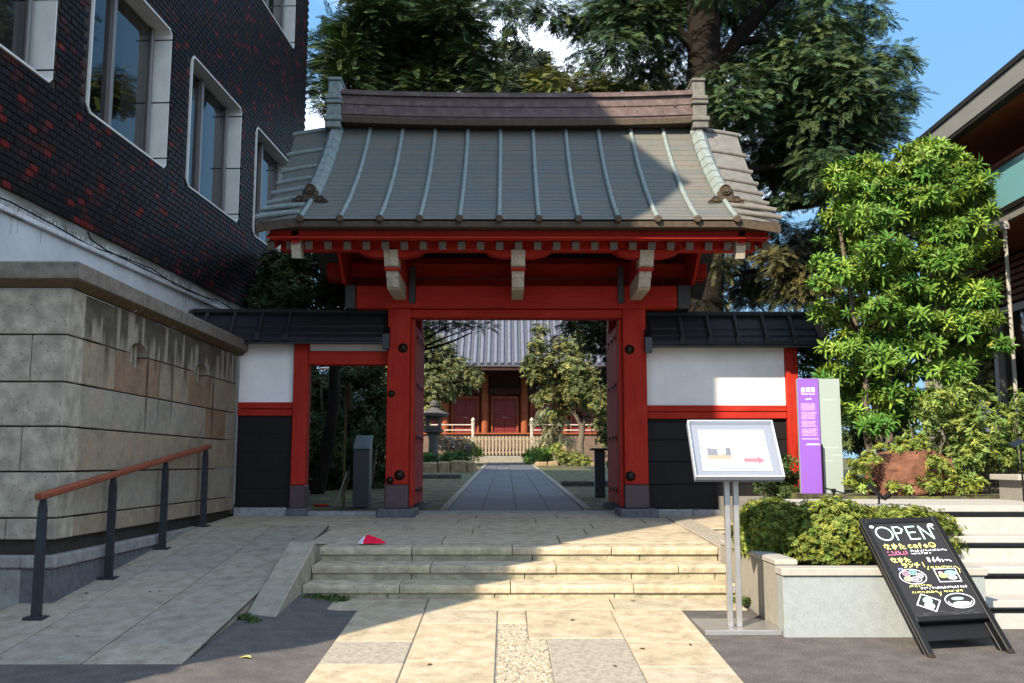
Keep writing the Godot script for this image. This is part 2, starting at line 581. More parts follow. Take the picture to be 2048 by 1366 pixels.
	mat("hall_brown", Color(0.25, 0.16, 0.13), 0.7, "grain", 0.6)
	mat("hall_white", Color(0.78, 0.73, 0.68), 0.8, "grain", 0.6)
	mat("hall_base", Color(0.46, 0.39, 0.34), 0.85, "grain", 0.6)
	mat("picket", Color(0.68, 0.62, 0.53), 0.8, "grain", 1.0)
	mat("cafe_wall", Color(0.58, 0.56, 0.53), 0.85, "plaster", 0.6)
	mat("cafe_dark", Color(0.10, 0.095, 0.09), 0.6)
	mat("cafe_wood", Color(0.50, 0.27, 0.15), 0.6, "wood", 0.8)
	mat("cafe_fascia", Color(0.50, 0.49, 0.475), 0.5, "plaster", 0.6, "", 0.3, 0.2)
	mat("roof_black", Color(0.12, 0.12, 0.13), 0.6)
	var bg := mat("balcony_glass", Color(0.42, 0.62, 0.66, 0.80), 0.10)
	bg.transparency = BaseMaterial3D.TRANSPARENCY_ALPHA
	mat("pink_cloth", Color(0.80, 0.08, 0.22), 0.75)
	mat("white_cloth", Color(0.85, 0.85, 0.88), 0.8)
	mat("sign_post", Color(0.47, 0.42, 0.28), 0.7, "wood", 2.0)
	mat("cabinet", Color(0.08, 0.09, 0.12), 0.4)
	mat("dead_leaf", Color(0.36, 0.27, 0.14), 0.9)
	mat("yellow_leaf", Color(0.66, 0.62, 0.38), 0.8)
	mat("pebble", Color(0.63, 0.60, 0.545), 0.8)
	MT["pebble"].vertex_color_use_as_albedo = true
	mat("cable", Color(0.05, 0.05, 0.055), 0.7)
	leaf_mat("leaf", 0.5, 0.30)
	leaf_mat("leaf_gloss", 0.33, 0.40)
	leaf_mat("needle", 0.6, 0.25)

# ---------------------------------------------------------------- crowns: x, y, depth and radius of the leaf masses
const BIG_CROWN = [
	[-0.03, 10.20, 17.69, 0.30], [0.43, 10.34, 18.07, 0.32], [0.94, 10.27, 18.24, 0.35], [1.53, 10.28, 18.72, 0.41], [1.88, 10.23, 18.07, 0.48], [1.62, 9.55, 18.65, 0.22], [1.90, 8.50, 15.79, 0.42], [2.65, 9.50, 17.19, 0.54],
	[2.92, 9.42, 18.72, 0.44], [3.56, 10.05, 19.38, 0.41], [3.28, 10.50, 18.58, 0.54], [3.87, 10.19, 17.96, 0.57], [2.27, 9.90, 17.20, 0.54], [0.11, 9.23, 16.49, 0.14], [4.74, 9.85, 18.94, 0.40], [5.58, 10.45, 19.04, 0.50],
	[5.57, 9.73, 17.04, 0.45], [5.81, 9.31, 16.39, 0.43], [5.39, 8.69, 16.59, 0.61], [6.89, 9.77, 18.63, 0.49], [7.13, 9.97, 18.15, 0.33], [4.89, 8.09, 16.21, 0.60], [6.31, 8.75, 18.25, 0.72], [6.44, 8.16, 16.14, 0.47],
	[7.56, 9.13, 17.68, 0.35], [4.32, 7.81, 16.11, 0.47], [4.03, 7.29, 15.71, 0.41], [5.55, 8.26, 18.49, 0.73], [5.63, 7.32, 16.37, 0.69], [6.37, 7.46, 16.39, 0.56], [8.01, 8.78, 18.84, 0.40], [8.21, 9.39, 18.49, 0.18],
	[7.41, 7.84, 16.63, 0.16], [4.50, 8.10, 18.78, 0.35], [4.83, 7.26, 17.43, 0.50], [5.73, 7.27, 17.87, 0.71], [6.05, 6.75, 16.36, 0.56], [7.61, 7.93, 18.71, 0.44], [7.49, 7.89, 17.91, 0.28], [5.24, 7.10, 18.79, 0.40],
	[5.93, 6.93, 18.56, 0.54], [5.04, 5.96, 16.66, 0.22], [6.21, 6.45, 16.86, 0.49], [5.70, 5.89, 16.23, 0.26], [4.75, 8.91, 17.67, 0.37], [6.70, 8.98, 15.91, 0.17], [6.71, 9.65, 16.66, 0.26], [5.26, 6.88, 17.63, 0.46],
	[5.37, 6.27, 15.71, 0.41], [5.22, 9.42, 17.87, 0.38], [4.57, 10.35, 18.38, 0.44], [5.07, 10.52, 18.29, 0.39], [3.24, 10.58, 18.32, 0.58], [3.85, 8.14, 16.34, 0.30], [3.80, 7.55, 15.81, 0.29], [3.96, 9.29, 18.54, 0.27],
	[3.83, 9.35, 19.45, 0.29], [5.59, 8.14, 15.88, 0.50], [6.08, 8.66, 18.82, 0.59], [5.97, 7.63, 15.77, 0.50], [2.40, 11.21, 18.10, 0.76], [3.48, 11.61, 18.40, 0.87], [3.86, 10.02, 15.76, 0.75], [5.49, 11.51, 18.22, 0.86],
	[6.03, 10.55, 16.87, 0.71], [2.85, 12.28, 17.55, 0.83], [3.62, 11.33, 15.73, 0.83], [4.73, 11.31, 15.85, 0.75], [3.60, 12.88, 16.28, 0.77], [5.00, 14.54, 18.76, 0.89], [4.01, 13.93, 16.33, 0.60]]
const BIG_LOW = [
	[4.34, 5.14, 19.11, 0.25], [4.90, 5.01, 19.53, 0.41], [5.43, 5.02, 19.56, 0.46], [5.52, 4.89, 18.13, 0.43], [5.97, 4.99, 18.15, 0.38], [5.44, 4.52, 18.56, 0.29], [5.00, 4.57, 19.16, 0.28], [5.52, 4.34, 17.56, 0.28],
	[5.95, 5.76, 19.10, 0.35], [6.51, 5.90, 19.21, 0.46], [6.75, 5.51, 19.36, 0.41], [5.03, 5.02, 17.39, 0.27], [4.58, 4.70, 19.57, 0.23], [6.09, 4.62, 17.52, 0.32], [4.95, 5.33, 18.12, 0.17], [6.88, 6.10, 18.77, 0.40],
	[3.80, 4.63, 17.60, 0.20], [3.77, 4.76, 16.42, 0.19], [4.91, 5.54, 19.52, 0.31], [4.89, 5.75, 18.61, 0.27], [5.15, 5.91, 18.05, 0.28], [3.39, 3.97, 15.96, 0.12], [5.41, 5.14, 17.73, 0.37], [5.70, 4.52, 17.49, 0.37]]
const LIT_TREE = [
	[1.00, 9.85, 20.80, 0.38], [1.42, 10.61, 21.88, 0.35], [1.82, 10.55, 22.49, 0.47], [2.21, 9.92, 20.82, 0.44], [2.69, 9.71, 20.60, 0.41], [3.49, 10.55, 22.47, 0.47], [3.83, 9.99, 21.57, 0.36], [0.91, 9.75, 21.31, 0.31],
	[2.50, 9.56, 20.97, 0.44], [2.00, 9.85, 21.69, 0.46], [3.25, 9.97, 22.15, 0.35], [4.21, 9.74, 21.41, 0.34]]
const CONIFER = [
	[-4.20, 12.81, 24.25, 0.51], [-3.24, 12.72, 23.08, 0.73], [-2.62, 14.25, 25.83, 1.02], [-1.44, 12.49, 23.00, 0.79], [-1.05, 12.64, 24.48, 0.49], [-0.67, 12.27, 25.58, 0.32], [-4.15, 11.62, 23.32, 0.61], [-4.97, 12.19, 25.24, 0.33],
	[-3.62, 13.02, 25.94, 1.02], [-2.38, 12.56, 24.92, 0.98], [-1.44, 12.42, 25.42, 0.74], [-0.74, 11.66, 23.24, 0.46], [-4.86, 11.14, 24.29, 0.38], [-4.01, 10.90, 23.38, 0.62], [-3.41, 11.76, 25.60, 0.81], [-2.13, 10.97, 23.84, 0.69],
	[-1.30, 11.18, 24.35, 0.58], [-0.75, 12.04, 26.10, 0.41], [-2.76, 15.21, 25.63, 1.08], [-1.78, 14.96, 26.02, 0.96], [-3.70, 14.07, 24.35, 0.77], [-4.71, 13.05, 24.46, 0.23], [-5.18, 12.47, 25.23, 0.16], [-1.79, 12.69, 24.43, 0.77],
	[-2.81, 12.68, 23.83, 0.75], [-3.76, 11.73, 24.19, 0.64], [-3.78, 12.19, 23.37, 0.61], [-1.89, 11.56, 24.11, 0.63], [-3.90, 11.65, 26.06, 0.55], [-2.88, 11.46, 25.97, 0.62], [-1.81, 10.98, 24.91, 0.52], [-4.19, 10.74, 24.50, 0.45],
	[-4.80, 12.33, 23.98, 0.28], [-0.35, 10.90, 23.19, 0.31], [-1.09, 12.80, 23.77, 0.50], [-4.90, 11.09, 25.40, 0.27], [-1.02, 11.35, 25.68, 0.47], [-3.14, 15.49, 24.06, 0.89], [-2.18, 16.46, 25.42, 0.94], [-2.77, 17.66, 25.38, 0.73]]
const SMALL_TREE = [
	[-0.26, 29.74, 62.58, 0.66], [-0.09, 28.07, 62.49, 1.05], [0.95, 29.47, 62.78, 0.93], [1.61, 27.51, 61.59, 1.23], [2.67, 27.23, 62.61, 1.15], [-0.42, 26.34, 61.34, 1.03], [0.18, 30.53, 61.96, 0.46], [0.95, 26.77, 62.81, 1.32],
	[-1.29, 26.30, 62.57, 0.82], [2.45, 28.49, 61.38, 0.58]]
const LEFT_DARK = [
	[-4.35, 4.30, 16.40, 0.39], [-3.75, 4.46, 15.87, 0.38], [-3.23, 4.61, 15.75, 0.33], [-3.55, 3.74, 14.72, 0.31], [-3.32, 4.00, 15.68, 0.41], [-2.77, 3.90, 15.15, 0.32], [-4.34, 3.91, 15.91, 0.27], [-2.97, 4.56, 15.53, 0.23],
	[-2.87, 4.35, 16.17, 0.30], [-3.51, 4.80, 15.87, 0.17], [-4.08, 4.69, 16.14, 0.15], [-2.39, 3.85, 15.33, 0.24]]
const DOOR_SHRUBS = [
	[-3.84, 0.66, 19.87, 0.42], [-3.26, 0.60, 20.12, 0.42], [-2.78, 0.96, 20.35, 0.37], [-3.41, 1.47, 19.11, 0.50], [-4.29, 1.70, 20.39, 0.32], [-2.91, 1.49, 20.46, 0.38], [-3.91, 2.63, 19.99, 0.47], [-3.52, 3.01, 20.74, 0.44],
	[-3.02, 3.06, 20.69, 0.38], [-3.71, 1.88, 19.55, 0.51], [-3.00, 2.19, 19.58, 0.52], [-2.56, 1.75, 18.63, 0.34], [-3.95, 1.17, 20.38, 0.54], [-3.36, 1.27, 20.64, 0.49], [-2.58, 2.49, 19.44, 0.26], [-4.14, 3.05, 20.00, 0.26],
	[-2.73, 3.17, 20.07, 0.15], [-3.61, 2.32, 20.10, 0.42]]
const LEFT_GARDEN_TREE = [
	[-1.32, 4.76, 37.34, 0.31], [-1.77, 4.26, 38.56, 0.37], [-2.25, 3.93, 38.16, 0.40], [-3.19, 6.18, 38.33, 0.61], [-3.55, 5.71, 37.84, 0.72], [-3.27, 4.95, 38.25, 0.85], [-2.69, 5.39, 38.55, 0.73], [-2.16, 4.75, 38.27, 0.73],
	[-1.66, 4.46, 38.44, 0.53], [-1.21, 4.48, 37.06, 0.33], [-2.79, 4.26, 37.32, 0.82], [-3.43, 3.91, 37.88, 0.72], [-2.48, 5.77, 38.30, 0.44], [-3.58, 3.09, 37.44, 0.71], [-2.07, 5.17, 38.37, 0.53], [-3.90, 6.58, 38.26, 0.72],
	[-2.96, 3.46, 37.08, 0.51], [-4.25, 4.92, 37.94, 0.96], [-4.18, 3.68, 37.45, 0.95]]
const PINE_BRANCH = [
	[-1.59, 3.85, 17.84, 0.15], [-1.35, 3.77, 17.91, 0.17], [-1.08, 3.86, 18.05, 0.15], [-0.78, 3.87, 17.95, 0.14], [-0.50, 3.82, 17.95, 0.11], [-0.30, 3.76, 17.83, 0.08], [-1.56, 3.71, 18.17, 0.11], [-0.93, 3.75, 18.10, 0.09]]
const RIGHT_GARDEN_TREE = [
	[1.44, 3.87, 40.22, 0.38], [2.07, 3.23, 40.18, 0.38], [3.90, 2.78, 39.48, 0.42], [2.98, 5.20, 40.81, 0.64], [0.99, 5.44, 39.00, 0.29], [4.24, 2.17, 39.81, 0.34], [1.32, 6.13, 39.56, 0.48], [1.75, 5.53, 39.82, 0.61],
	[0.99, 5.15, 39.23, 0.37], [2.10, 4.76, 40.66, 0.68], [2.69, 5.31, 39.75, 0.75], [2.84, 4.21, 39.07, 0.74], [3.57, 4.72, 40.23, 0.76], [3.57, 3.80, 39.19, 0.66], [4.29, 4.50, 40.09, 0.68], [1.84, 4.04, 39.68, 0.44],
	[2.30, 6.21, 40.16, 0.49], [3.21, 6.30, 40.92, 0.69], [1.24, 4.75, 40.64, 0.38], [1.44, 6.81, 39.84, 0.34], [4.23, 3.47, 40.63, 0.62], [2.50, 3.66, 40.28, 0.49], [0.90, 5.10, 39.74, 0.21]]
const RIGHT_DARK = [
	[1.26, 3.90, 18.50, 0.25], [1.71, 3.90, 19.13, 0.36], [2.06, 3.79, 19.09, 0.34], [1.85, 3.54, 19.64, 0.31], [2.22, 3.44, 19.66, 0.27], [1.56, 4.10, 19.15, 0.24], [1.93, 4.05, 18.79, 0.30], [2.15, 3.01, 19.55, 0.25]]
const GREY_SHRUB = [
	[1.63, 4.24, 42.40, 0.36], [1.86, 3.46, 42.53, 0.40], [2.10, 2.70, 43.08, 0.41], [1.54, 3.15, 43.14, 0.27], [2.42, 3.13, 42.57, 0.31], [2.67, 2.25, 43.16, 0.36], [1.78, 2.26, 43.47, 0.32]]
const BRIGHT_TREE = [
	[5.16, 5.13, 11.56, 0.17], [5.44, 5.08, 11.62, 0.23], [5.50, 5.07, 11.40, 0.12], [5.17, 4.81, 11.47, 0.30], [5.91, 5.04, 12.22, 0.32], [5.80, 4.67, 11.57, 0.23], [4.57, 5.07, 12.21, 0.19], [4.75, 5.12, 12.16, 0.18],
	[4.81, 4.94, 11.81, 0.19], [4.15, 4.63, 11.44, 0.15], [4.31, 5.01, 12.23, 0.13], [4.49, 4.65, 11.70, 0.28], [4.84, 4.59, 11.61, 0.27], [5.23, 4.49, 11.50, 0.33], [6.02, 4.60, 12.23, 0.31], [6.05, 4.62, 11.69, 0.14],
	[5.95, 4.26, 11.47, 0.11], [4.28, 4.35, 11.67, 0.22], [4.44, 4.15, 11.28, 0.27], [5.10, 4.23, 11.83, 0.31], [5.46, 4.08, 11.64, 0.31], [5.75, 4.07, 11.47, 0.24], [4.24, 4.34, 12.01, 0.13], [4.47, 4.05, 12.06, 0.29],
	[4.50, 3.75, 11.16, 0.28], [5.16, 3.75, 11.74, 0.28], [5.47, 3.69, 11.45, 0.27], [6.18, 3.85, 12.18, 0.19], [6.24, 4.01, 12.01, 0.11], [3.91, 3.62, 11.42, 0.15], [4.16, 3.53, 11.44, 0.24], [3.81, 3.35, 11.32, 0.13],
	[4.78, 3.59, 12.24, 0.29], [4.84, 3.32, 11.47, 0.24], [5.43, 3.38, 11.82, 0.28], [5.74, 3.32, 11.67, 0.28], [6.09, 3.39, 11.86, 0.16], [4.02, 3.12, 11.81, 0.19], [4.40, 3.21, 11.97, 0.22], [4.51, 3.04, 11.28, 0.24],
	[4.33, 2.96, 11.99, 0.19], [5.01, 2.94, 11.48, 0.23], [5.50, 2.92, 11.74, 0.28], [5.77, 2.95, 11.52, 0.23], [5.96, 2.94, 11.48, 0.12], [4.48, 2.73, 11.73, 0.25], [4.82, 2.66, 11.66, 0.21], [5.15, 2.64, 11.55, 0.24],
	[5.78, 2.63, 11.97, 0.25], [6.05, 2.68, 11.80, 0.19], [5.88, 2.60, 11.19, 0.11], [4.12, 2.57, 11.43, 0.17], [4.12, 2.31, 11.65, 0.17], [4.62, 2.36, 12.16, 0.24], [5.00, 2.33, 12.13, 0.24], [5.22, 2.35, 11.75, 0.22],
	[5.31, 2.27, 11.17, 0.18], [4.36, 2.00, 12.01, 0.16], [4.33, 1.79, 11.62, 0.15], [4.71, 1.80, 11.78, 0.19], [4.62, 2.06, 11.93, 0.16], [4.04, 2.62, 11.85, 0.10], [4.86, 1.98, 11.68, 0.14], [5.11, 1.75, 12.15, 0.16],
	[5.05, 1.79, 11.57, 0.13], [4.65, 3.46, 11.58, 0.24], [4.95, 2.97, 12.09, 0.29], [4.51, 2.44, 11.37, 0.27], [4.66, 2.02, 11.48, 0.24], [5.28, 3.29, 12.06, 0.25], [4.36, 1.65, 11.22, 0.19], [4.39, 2.19, 12.07, 0.24],
	[5.33, 1.99, 11.91, 0.20], [3.92, 2.22, 11.63, 0.13], [3.95, 1.87, 11.46, 0.13], [6.09, 3.22, 12.01, 0.18], [5.74, 2.72, 12.15, 0.26]]
const TERRACE_SHRUBS = [
	[4.88, 1.91, 10.65, 0.20], [5.22, 1.98, 10.88, 0.22], [5.47, 1.93, 10.93, 0.22], [4.92, 1.64, 10.90, 0.22], [5.21, 1.63, 10.78, 0.26], [5.43, 1.63, 10.66, 0.22], [5.82, 1.76, 10.96, 0.20], [5.18, 1.36, 11.12, 0.23],
	[5.27, 1.35, 10.60, 0.25], [5.61, 1.35, 10.71, 0.23], [6.01, 1.53, 11.12, 0.20], [4.94, 1.36, 11.10, 0.18], [4.73, 1.47, 11.01, 0.16], [5.08, 1.18, 10.57, 0.19], [5.66, 1.18, 11.06, 0.17], [6.05, 1.18, 11.24, 0.21],
	[6.14, 1.95, 11.25, 0.15], [4.88, 1.82, 11.04, 0.15]]
const BED_SHRUBS = [
	[3.74, 1.18, 10.09, 0.13], [3.72, 1.02, 10.28, 0.10], [3.86, 1.26, 10.13, 0.10], [3.81, 0.97, 10.23, 0.10], [4.26, 1.37, 10.31, 0.12], [4.45, 1.40, 10.25, 0.11], [3.97, 1.37, 10.11, 0.06], [4.12, 0.95, 10.15, 0.07],
	[4.40, 1.00, 10.30, 0.10], [4.48, 1.00, 10.12, 0.12], [4.70, 1.10, 10.23, 0.13], [4.72, 0.97, 10.18, 0.12], [4.90, 0.97, 10.12, 0.10], [4.10, 0.97, 10.23, 0.05], [4.53, 1.21, 10.09, 0.10], [5.00, 1.00, 10.11, 0.07],
	[4.26, 0.92, 10.17, 0.05]]
const WALL_SHRUB = [
	[3.17, 1.12, 11.39, 0.15], [3.35, 1.18, 11.38, 0.11], [3.33, 0.94, 11.64, 0.15], [3.51, 1.00, 11.72, 0.11], [3.18, 0.91, 11.79, 0.11], [3.35, 0.86, 11.42, 0.10], [3.54, 0.85, 11.57, 0.07]]
const BACK_SHRUB = [
	[4.35, 2.62, 13.05, 0.41], [4.75, 1.94, 13.28, 0.28], [4.76, 1.52, 13.19, 0.24], [5.18, 1.53, 13.55, 0.21], [5.42, 1.59, 13.10, 0.21], [4.37, 3.15, 12.84, 0.20]]

# ---------------------------------------------------------------- levels of the ground
func apron(x: float, d: float) -> float:      # the forecourt falls towards the street
	return 0.06 * (max(d, 0.5) - 8.3) + 0.08 * smoothstep(-1.3, -1.95, x)

func plat(d: float) -> float:
	return 0.407 + 0.035 * (d - 9.25)

func ramp_y(d: float) -> float:
	return -0.72 + 0.11 * d

func court(d: float) -> float:
	return 0.555 + 0.0216 * (d - 13.4)

# a flagstone with eased edges; the top follows the heights at its two ends
func slab(x0: float, x1: float, d0: float, d1: float, y0: float, y1: float, th := 0.05, b := 0.006) -> Mb:
	var m := Mb.new()
	var t := [V(x0 + b, y0, d0 + b), V(x1 - b, y0, d0 + b), V(x1 - b, y1, d1 - b), V(x0 + b, y1, d1 - b)]
	var e := [V(x0, y0 - b, d0), V(x1, y0 - b, d0), V(x1, y1 - b, d1), V(x0, y1 - b, d1)]
	var f := [V(x0, y0 - th, d0), V(x1, y0 - th, d0), V(x1, y1 - th, d1), V(x0, y1 - th, d1)]
	m.quad(t[0], t[1], t[2], t[3], Vector3.UP)
	var o := [Vector3(0, 0, 1), Vector3(1, 0, 0), Vector3(0, 0, -1), Vector3(-1, 0, 0)]
	for i in 4:
		var j := (i + 1) % 4
		m.quad(t[i], t[j], e[j], e[i], o[i] + Vector3.UP)
		m.quad(e[i], e[j], f[j], f[i], o[i])
	return m

func sheet(xs: Array, ds: Array, h: Callable) -> Mb:
	var m := Mb.new()
	for i in xs.size() - 1:
		for j in ds.size() - 1:
			var p := []
			for c in [[i, j], [i + 1, j], [i + 1, j + 1], [i, j + 1]]:
				p.append(V(xs[c[0]], h.call(xs[c[0]], ds[c[1]]), ds[c[1]]))
			m.quad(p[0], p[1], p[2], p[3], Vector3.UP)
	return m

func build_ground() -> void:
	var g := single("asphalt_ground", sheet([-300, -60, -20, -8, -4, -1.95, -1.78, -1.62, -1.46, -1.3, 0, 2, 5, 20, 60, 300], [-300, -40, -5, 0.5, 2, 4, 5, 6, 7, 8, 8.6, 13.2, 400], func(x, d):
		if d <= 8.6: return apron(x, d)
		if d < 14: return 0.40
		return 1.4), MT.asphalt, "dark asphalt forecourt sloping down to the street", "ground")
	g.remove_meta("category")
	g.set_meta("kind", "structure")
	var cs := single("courtyard_soil", sheet([-60, -12, -3, -0.82, 1.09, 3, 12, 60], [13.41, 20, 30, 45, 60, 120], func(x, d): return court(min(d, 60)) - 0.02 - (0.03 if d < 13.5 else 0.0)), MT.soil, "mossy soil of the temple courtyard", "ground")
	cs.remove_meta("category")
	cs.set_meta("kind", "structure")

	# granite pavement up to the steps
	var pv := struct("stone_pavement")
	pv.set_meta("label", "pale granite paving leading up to the steps")
	wpart("mortar_bed", sheet([-1.23, 1.456], [1.0, 8.08], func(x, d): return apron(0, d) + 0.004), MT.kerb, pv)
	wpart("mortar_bed", sheet([-1.76, 2.02], [8.08, 8.6], func(x, d): return apron(0, d) + 0.004), MT.mortar, pv)
	var rows := [
		[-1.226, -0.668, [1.0, 2.2, 3.4, 4.6, 5.55, 6.42, 7.02, 8.07]],
		[0.868, 1.452, [1.0, 2.1, 3.3, 4.4, 5.4, 6.35, 7.0, 8.07]],
		[-0.662, -0.07, [1.0, 2.0, 3.2, 4.3, 5.5, 6.50, 7.58, 8.07]],
		[0.17, 0.862, [7.10, 8.07]],
		[0.30, 0.862, [1.0, 2.3, 3.5, 4.7, 5.9, 7.09]]]
	var k := 0
	for r in rows:
		for i in r[2].size() - 1:
			var d0: float = r[2][i] + 0.004
			var d1: float = r[2][i + 1] - 0.004
			var mm: Material = MT["slab%d" % (k * 7 % 3)]
			if (r[0] > 0.2 and r[0] < 0.5) or k == 5:
				mm = MT.granite_grey
			wpart("paving_slab", slab(r[0], r[1], d0, d1, apron(0, d0) + 0.016, apron(0, d1) + 0.016), mm, pv)
			k += 1
	wpart("paving_slab", slab(-0.062, 0.162, 7.60, 8.07, apron(0, 7.6) + 0.016, apron(0, 8.07) + 0.016), MT.slab1, pv)
	for c in [[-1.75, -0.68], [-0.67, 0.9], [0.91, 2.0]]:
		wpart("paving_slab", slab(c[0], c[1], 8.085, 8.55, apron(0, 8.085) + 0.016, apron(0, 8.55) + 0.016), MT["slab%d" % (k % 3)], pv)
		k += 1
	# washed pebbles set in the gap between the slabs
	var pts := []
	rng.seed = 41
	for i in 3200:
		var x := rng.randf_range(-0.05, 0.29)
		var d := rng.randf_range(5.6, 7.58)
		if (x > 0.155 and d > 7.08) or (x > 0.29):
			continue
		pts.append(Vector2(x, d))
	var pm := SphereMesh.new()
	pm.radius = 0.5
	pm.height = 1.0
	pm.radial_segments = 7
	pm.rings = 4
	var mm2 := MultiMesh.new()
	mm2.transform_format = MultiMesh.TRANSFORM_3D
	mm2.use_colors = true
	mm2.mesh = pm
	mm2.instance_count = pts.size()
	for i in pts.size():
		var s3 := Vector3(rng.randf_range(0.016, 0.034), rng.randf_range(0.010, 0.016), rng.randf_range(0.016, 0.030))
		mm2.set_instance_transform(i, Transform3D(Basis(Vector3.UP, rng.randf() * TAU).scaled_local(s3), V(pts[i].x, apron(0, pts[i].y) + 0.006, pts[i].y)))
		var t := rng.randf_range(0.55, 1.15)
		mm2.set_instance_color(i, Color(t, t * rng.randf_range(0.94, 1.0), t * rng.randf_range(0.82, 0.98)))
	var pi := MultiMeshInstance3D.new()
	pi.name = "pebbles"
	pi.multimesh = mm2
	pi.material_override = MT.pebble
	pi.set_meta("kind", "stuff")
	pv.add_child(pi)

	# three stone steps, each a course of nosed blocks on a set-back riser
	var st := struct("stone_steps")
	st.set_meta("label", "three weathered stone steps up to the gate platform")
	var cuts := [[-1.775, -0.93, 0.04, 1.12, 2.03], [-1.775, -0.69, 0.46, 1.58, 2.03], [-1.775, -0.90, 0.06, 1.01, 2.03]]
	for i in 3:
		var f: float = [8.50, 8.87, 9.25][i]
		var top: float = [0.147, 0.277, 0.407][i]
		var back: float = [8.93, 9.31, 9.62][i]
		for j in 4:
			var x0: float = cuts[i][j] + 0.004
			var x1: float = cuts[i][j + 1] - 0.004
			var m := Mb.new()
			var dz := rng.randf_range(-0.008, 0.008)
			var rr := 0.024        # worn, rounded nose
			var prof := [Vector2(back, top), Vector2(f + dz + rr, top), Vector2(f + dz + rr * 0.45, top - rr * 0.18), Vector2(f + dz + rr * 0.15, top - rr * 0.5), Vector2(f + dz, top - rr * 1.2), Vector2(f + dz + 0.004, top - 0.066), Vector2(f + dz + 0.012, top - 0.074), Vector2(back, top - 0.074)]
			m.prism(prof, Vector3(x0, 0, 0), Vector3(0, 0, -1), Vector3.UP, Vector3(x1 - x0, 0, 0))
			wpart("step_block", m, MT["step%d" % ((i + j) % 2)], st)
		var rx := -1.775
		while rx < 2.0:
			var w2: float = min(rng.randf_range(0.7, 1.2), 2.03 - rx)
			wpart("riser_stone", bd(rx + 0.003, rx + w2 - 0.003, top - 0.16, top - 0.074, f + 0.032, f + 0.2, 0.006), MT.riser, st)
			rx += w2

	# platform in front of the gate
	var pf := struct("gate_platform")
	pf.set_meta("label", "beige stone platform under the gate")
	wpart("mortar_bed", sheet([-1.97, 2.03], [9.6, 11.0], func(x, d): return plat(d) - 0.012), MT.mortar, pf)
	wpart("mortar_bed", sheet([-3.6, 4.3], [10.99, 13.4], func(x, d): return plat(d) - 0.013), MT.mortar, pf)
	var prow := [9.62, 10.28, 11.0, 11.62, 12.2, 12.8, 13.4]
	for i in prow.size() - 1:
		var x := -1.97 if i < 2 else -3.58
		var xe := 2.03 if i < 2 else (2.9 if i < 3 else 4.2)
		var first := true
		while x < xe - 0.05:
			var w3: float = rng.randf_range(0.85, 1.35) * (0.55 if first and i % 2 == 1 else 1.0)
			if xe - x - w3 < 0.4:
				w3 = xe - x
			first = false
			var hh := rng.randf_range(-0.003, 0.003)
			wpart("paving_slab", slab(x + 0.004, x + w3 - 0.004, prow[i] + 0.004, prow[i + 1] - 0.004, plat(prow[i]) + hh, plat(prow[i + 1]) + hh, 0.3 if i == 0 else 0.06, 0.008), MT["slab%d" % rng.randi_range(0, 2)], pf)
			x += w3
	# granite edging at the right of the platform
	for e in [[9.26, 10.2], [10.21, 11.3], [11.31, 12.3]]:
		wpart("edging_stone", slab(2.035, 2.30, e[0], e[1], plat(e[0]) + 0.02, plat(e[1]) + 0.02, 0.5, 0.01), MT.granite_grey, pf)

	# ramp: three columns of long slabs
	var rp := struct("entrance_ramp")
	rp.set_meta("label", "grey stone ramp rising beside the block wall")
	wpart("ramp_bed", sheet([-3.80, -2.02], [6.16, 11.1], func(x, d): return ramp_y(d) - 0.014), MT.plinth_dark, rp)
	var cols := [[-3.83, -3.27], [-3.265, -2.665], [-2.66, -2.03]]
	for i in 3:
		var d := 6.17
		var n := 0
		while d < 11.0:
			var L: float = [0.88, 0.62, 0.42][i] if n == 0 else 0.98
			var d1: float = min(d + L, 11.02)
			wpart("ramp_slab", slab(cols[i][0] + 0.004, cols[i][1] - 0.004, d + 0.005, d1 - 0.005, ramp_y(d), ramp_y(d1), 0.09 if n < 2 else 0.35, 0.006), MT["ramp%d" % ((i + n * 2) % 3)], rp)
			d = d1
			n += 1
	# sloping cheek stone between ramp and steps, in two blocks
	for e in [[7.56, 8.15], [8.155, 9.05]]:
		var y0: float = 0.03 + (e[0] - 7.56) * 0.30
		var y1: float = 0.03 + (e[1] - 7.56) * 0.30
		wpart("cheek_stone", slab(-2.025, -1.78, e[0], e[1], y0, y1, 0.75, 0.012), MT["ramp%d" % (1 if e[0] < 8 else 2)], rp)

	# path behind the gate
	var pt := struct("courtyard_path")
	pt.set_meta("label", "dark slab path running from the gate to the hall")
	wpart("path_bed", sheet([-0.82, 1.09], [13.4, 46.5], func(x, d): return court(d) - 0.012), MT.mortar, pt)
	var pd := 13.42
	var row := 0
	while pd < 46.0:
		var L2 := 0.9 if pd < 24 else 1.8
		for c in 4:
			var xx := -0.81 + c * 0.475
			wpart("path_slab", slab(xx + 0.004, xx + 0.471, pd + 0.004, pd + L2 - 0.004, court(pd), court(pd + L2), 0.04, 0.005), MT["path_stone" if (row + c) % 3 != 1 else "path_stone_b"], pt)
		pd += L2
		row += 1
	for kx in [-0.93, 1.10]:
		var kd := 13.6
		while kd < 46.0:
			wpart("path_kerb", slab(kx, kx + 0.11, kd, kd + 1.99, court(kd) + 0.02, court(kd + 2) + 0.02, 0.1, 0.012), MT.kerb, pt)
			kd += 2.0

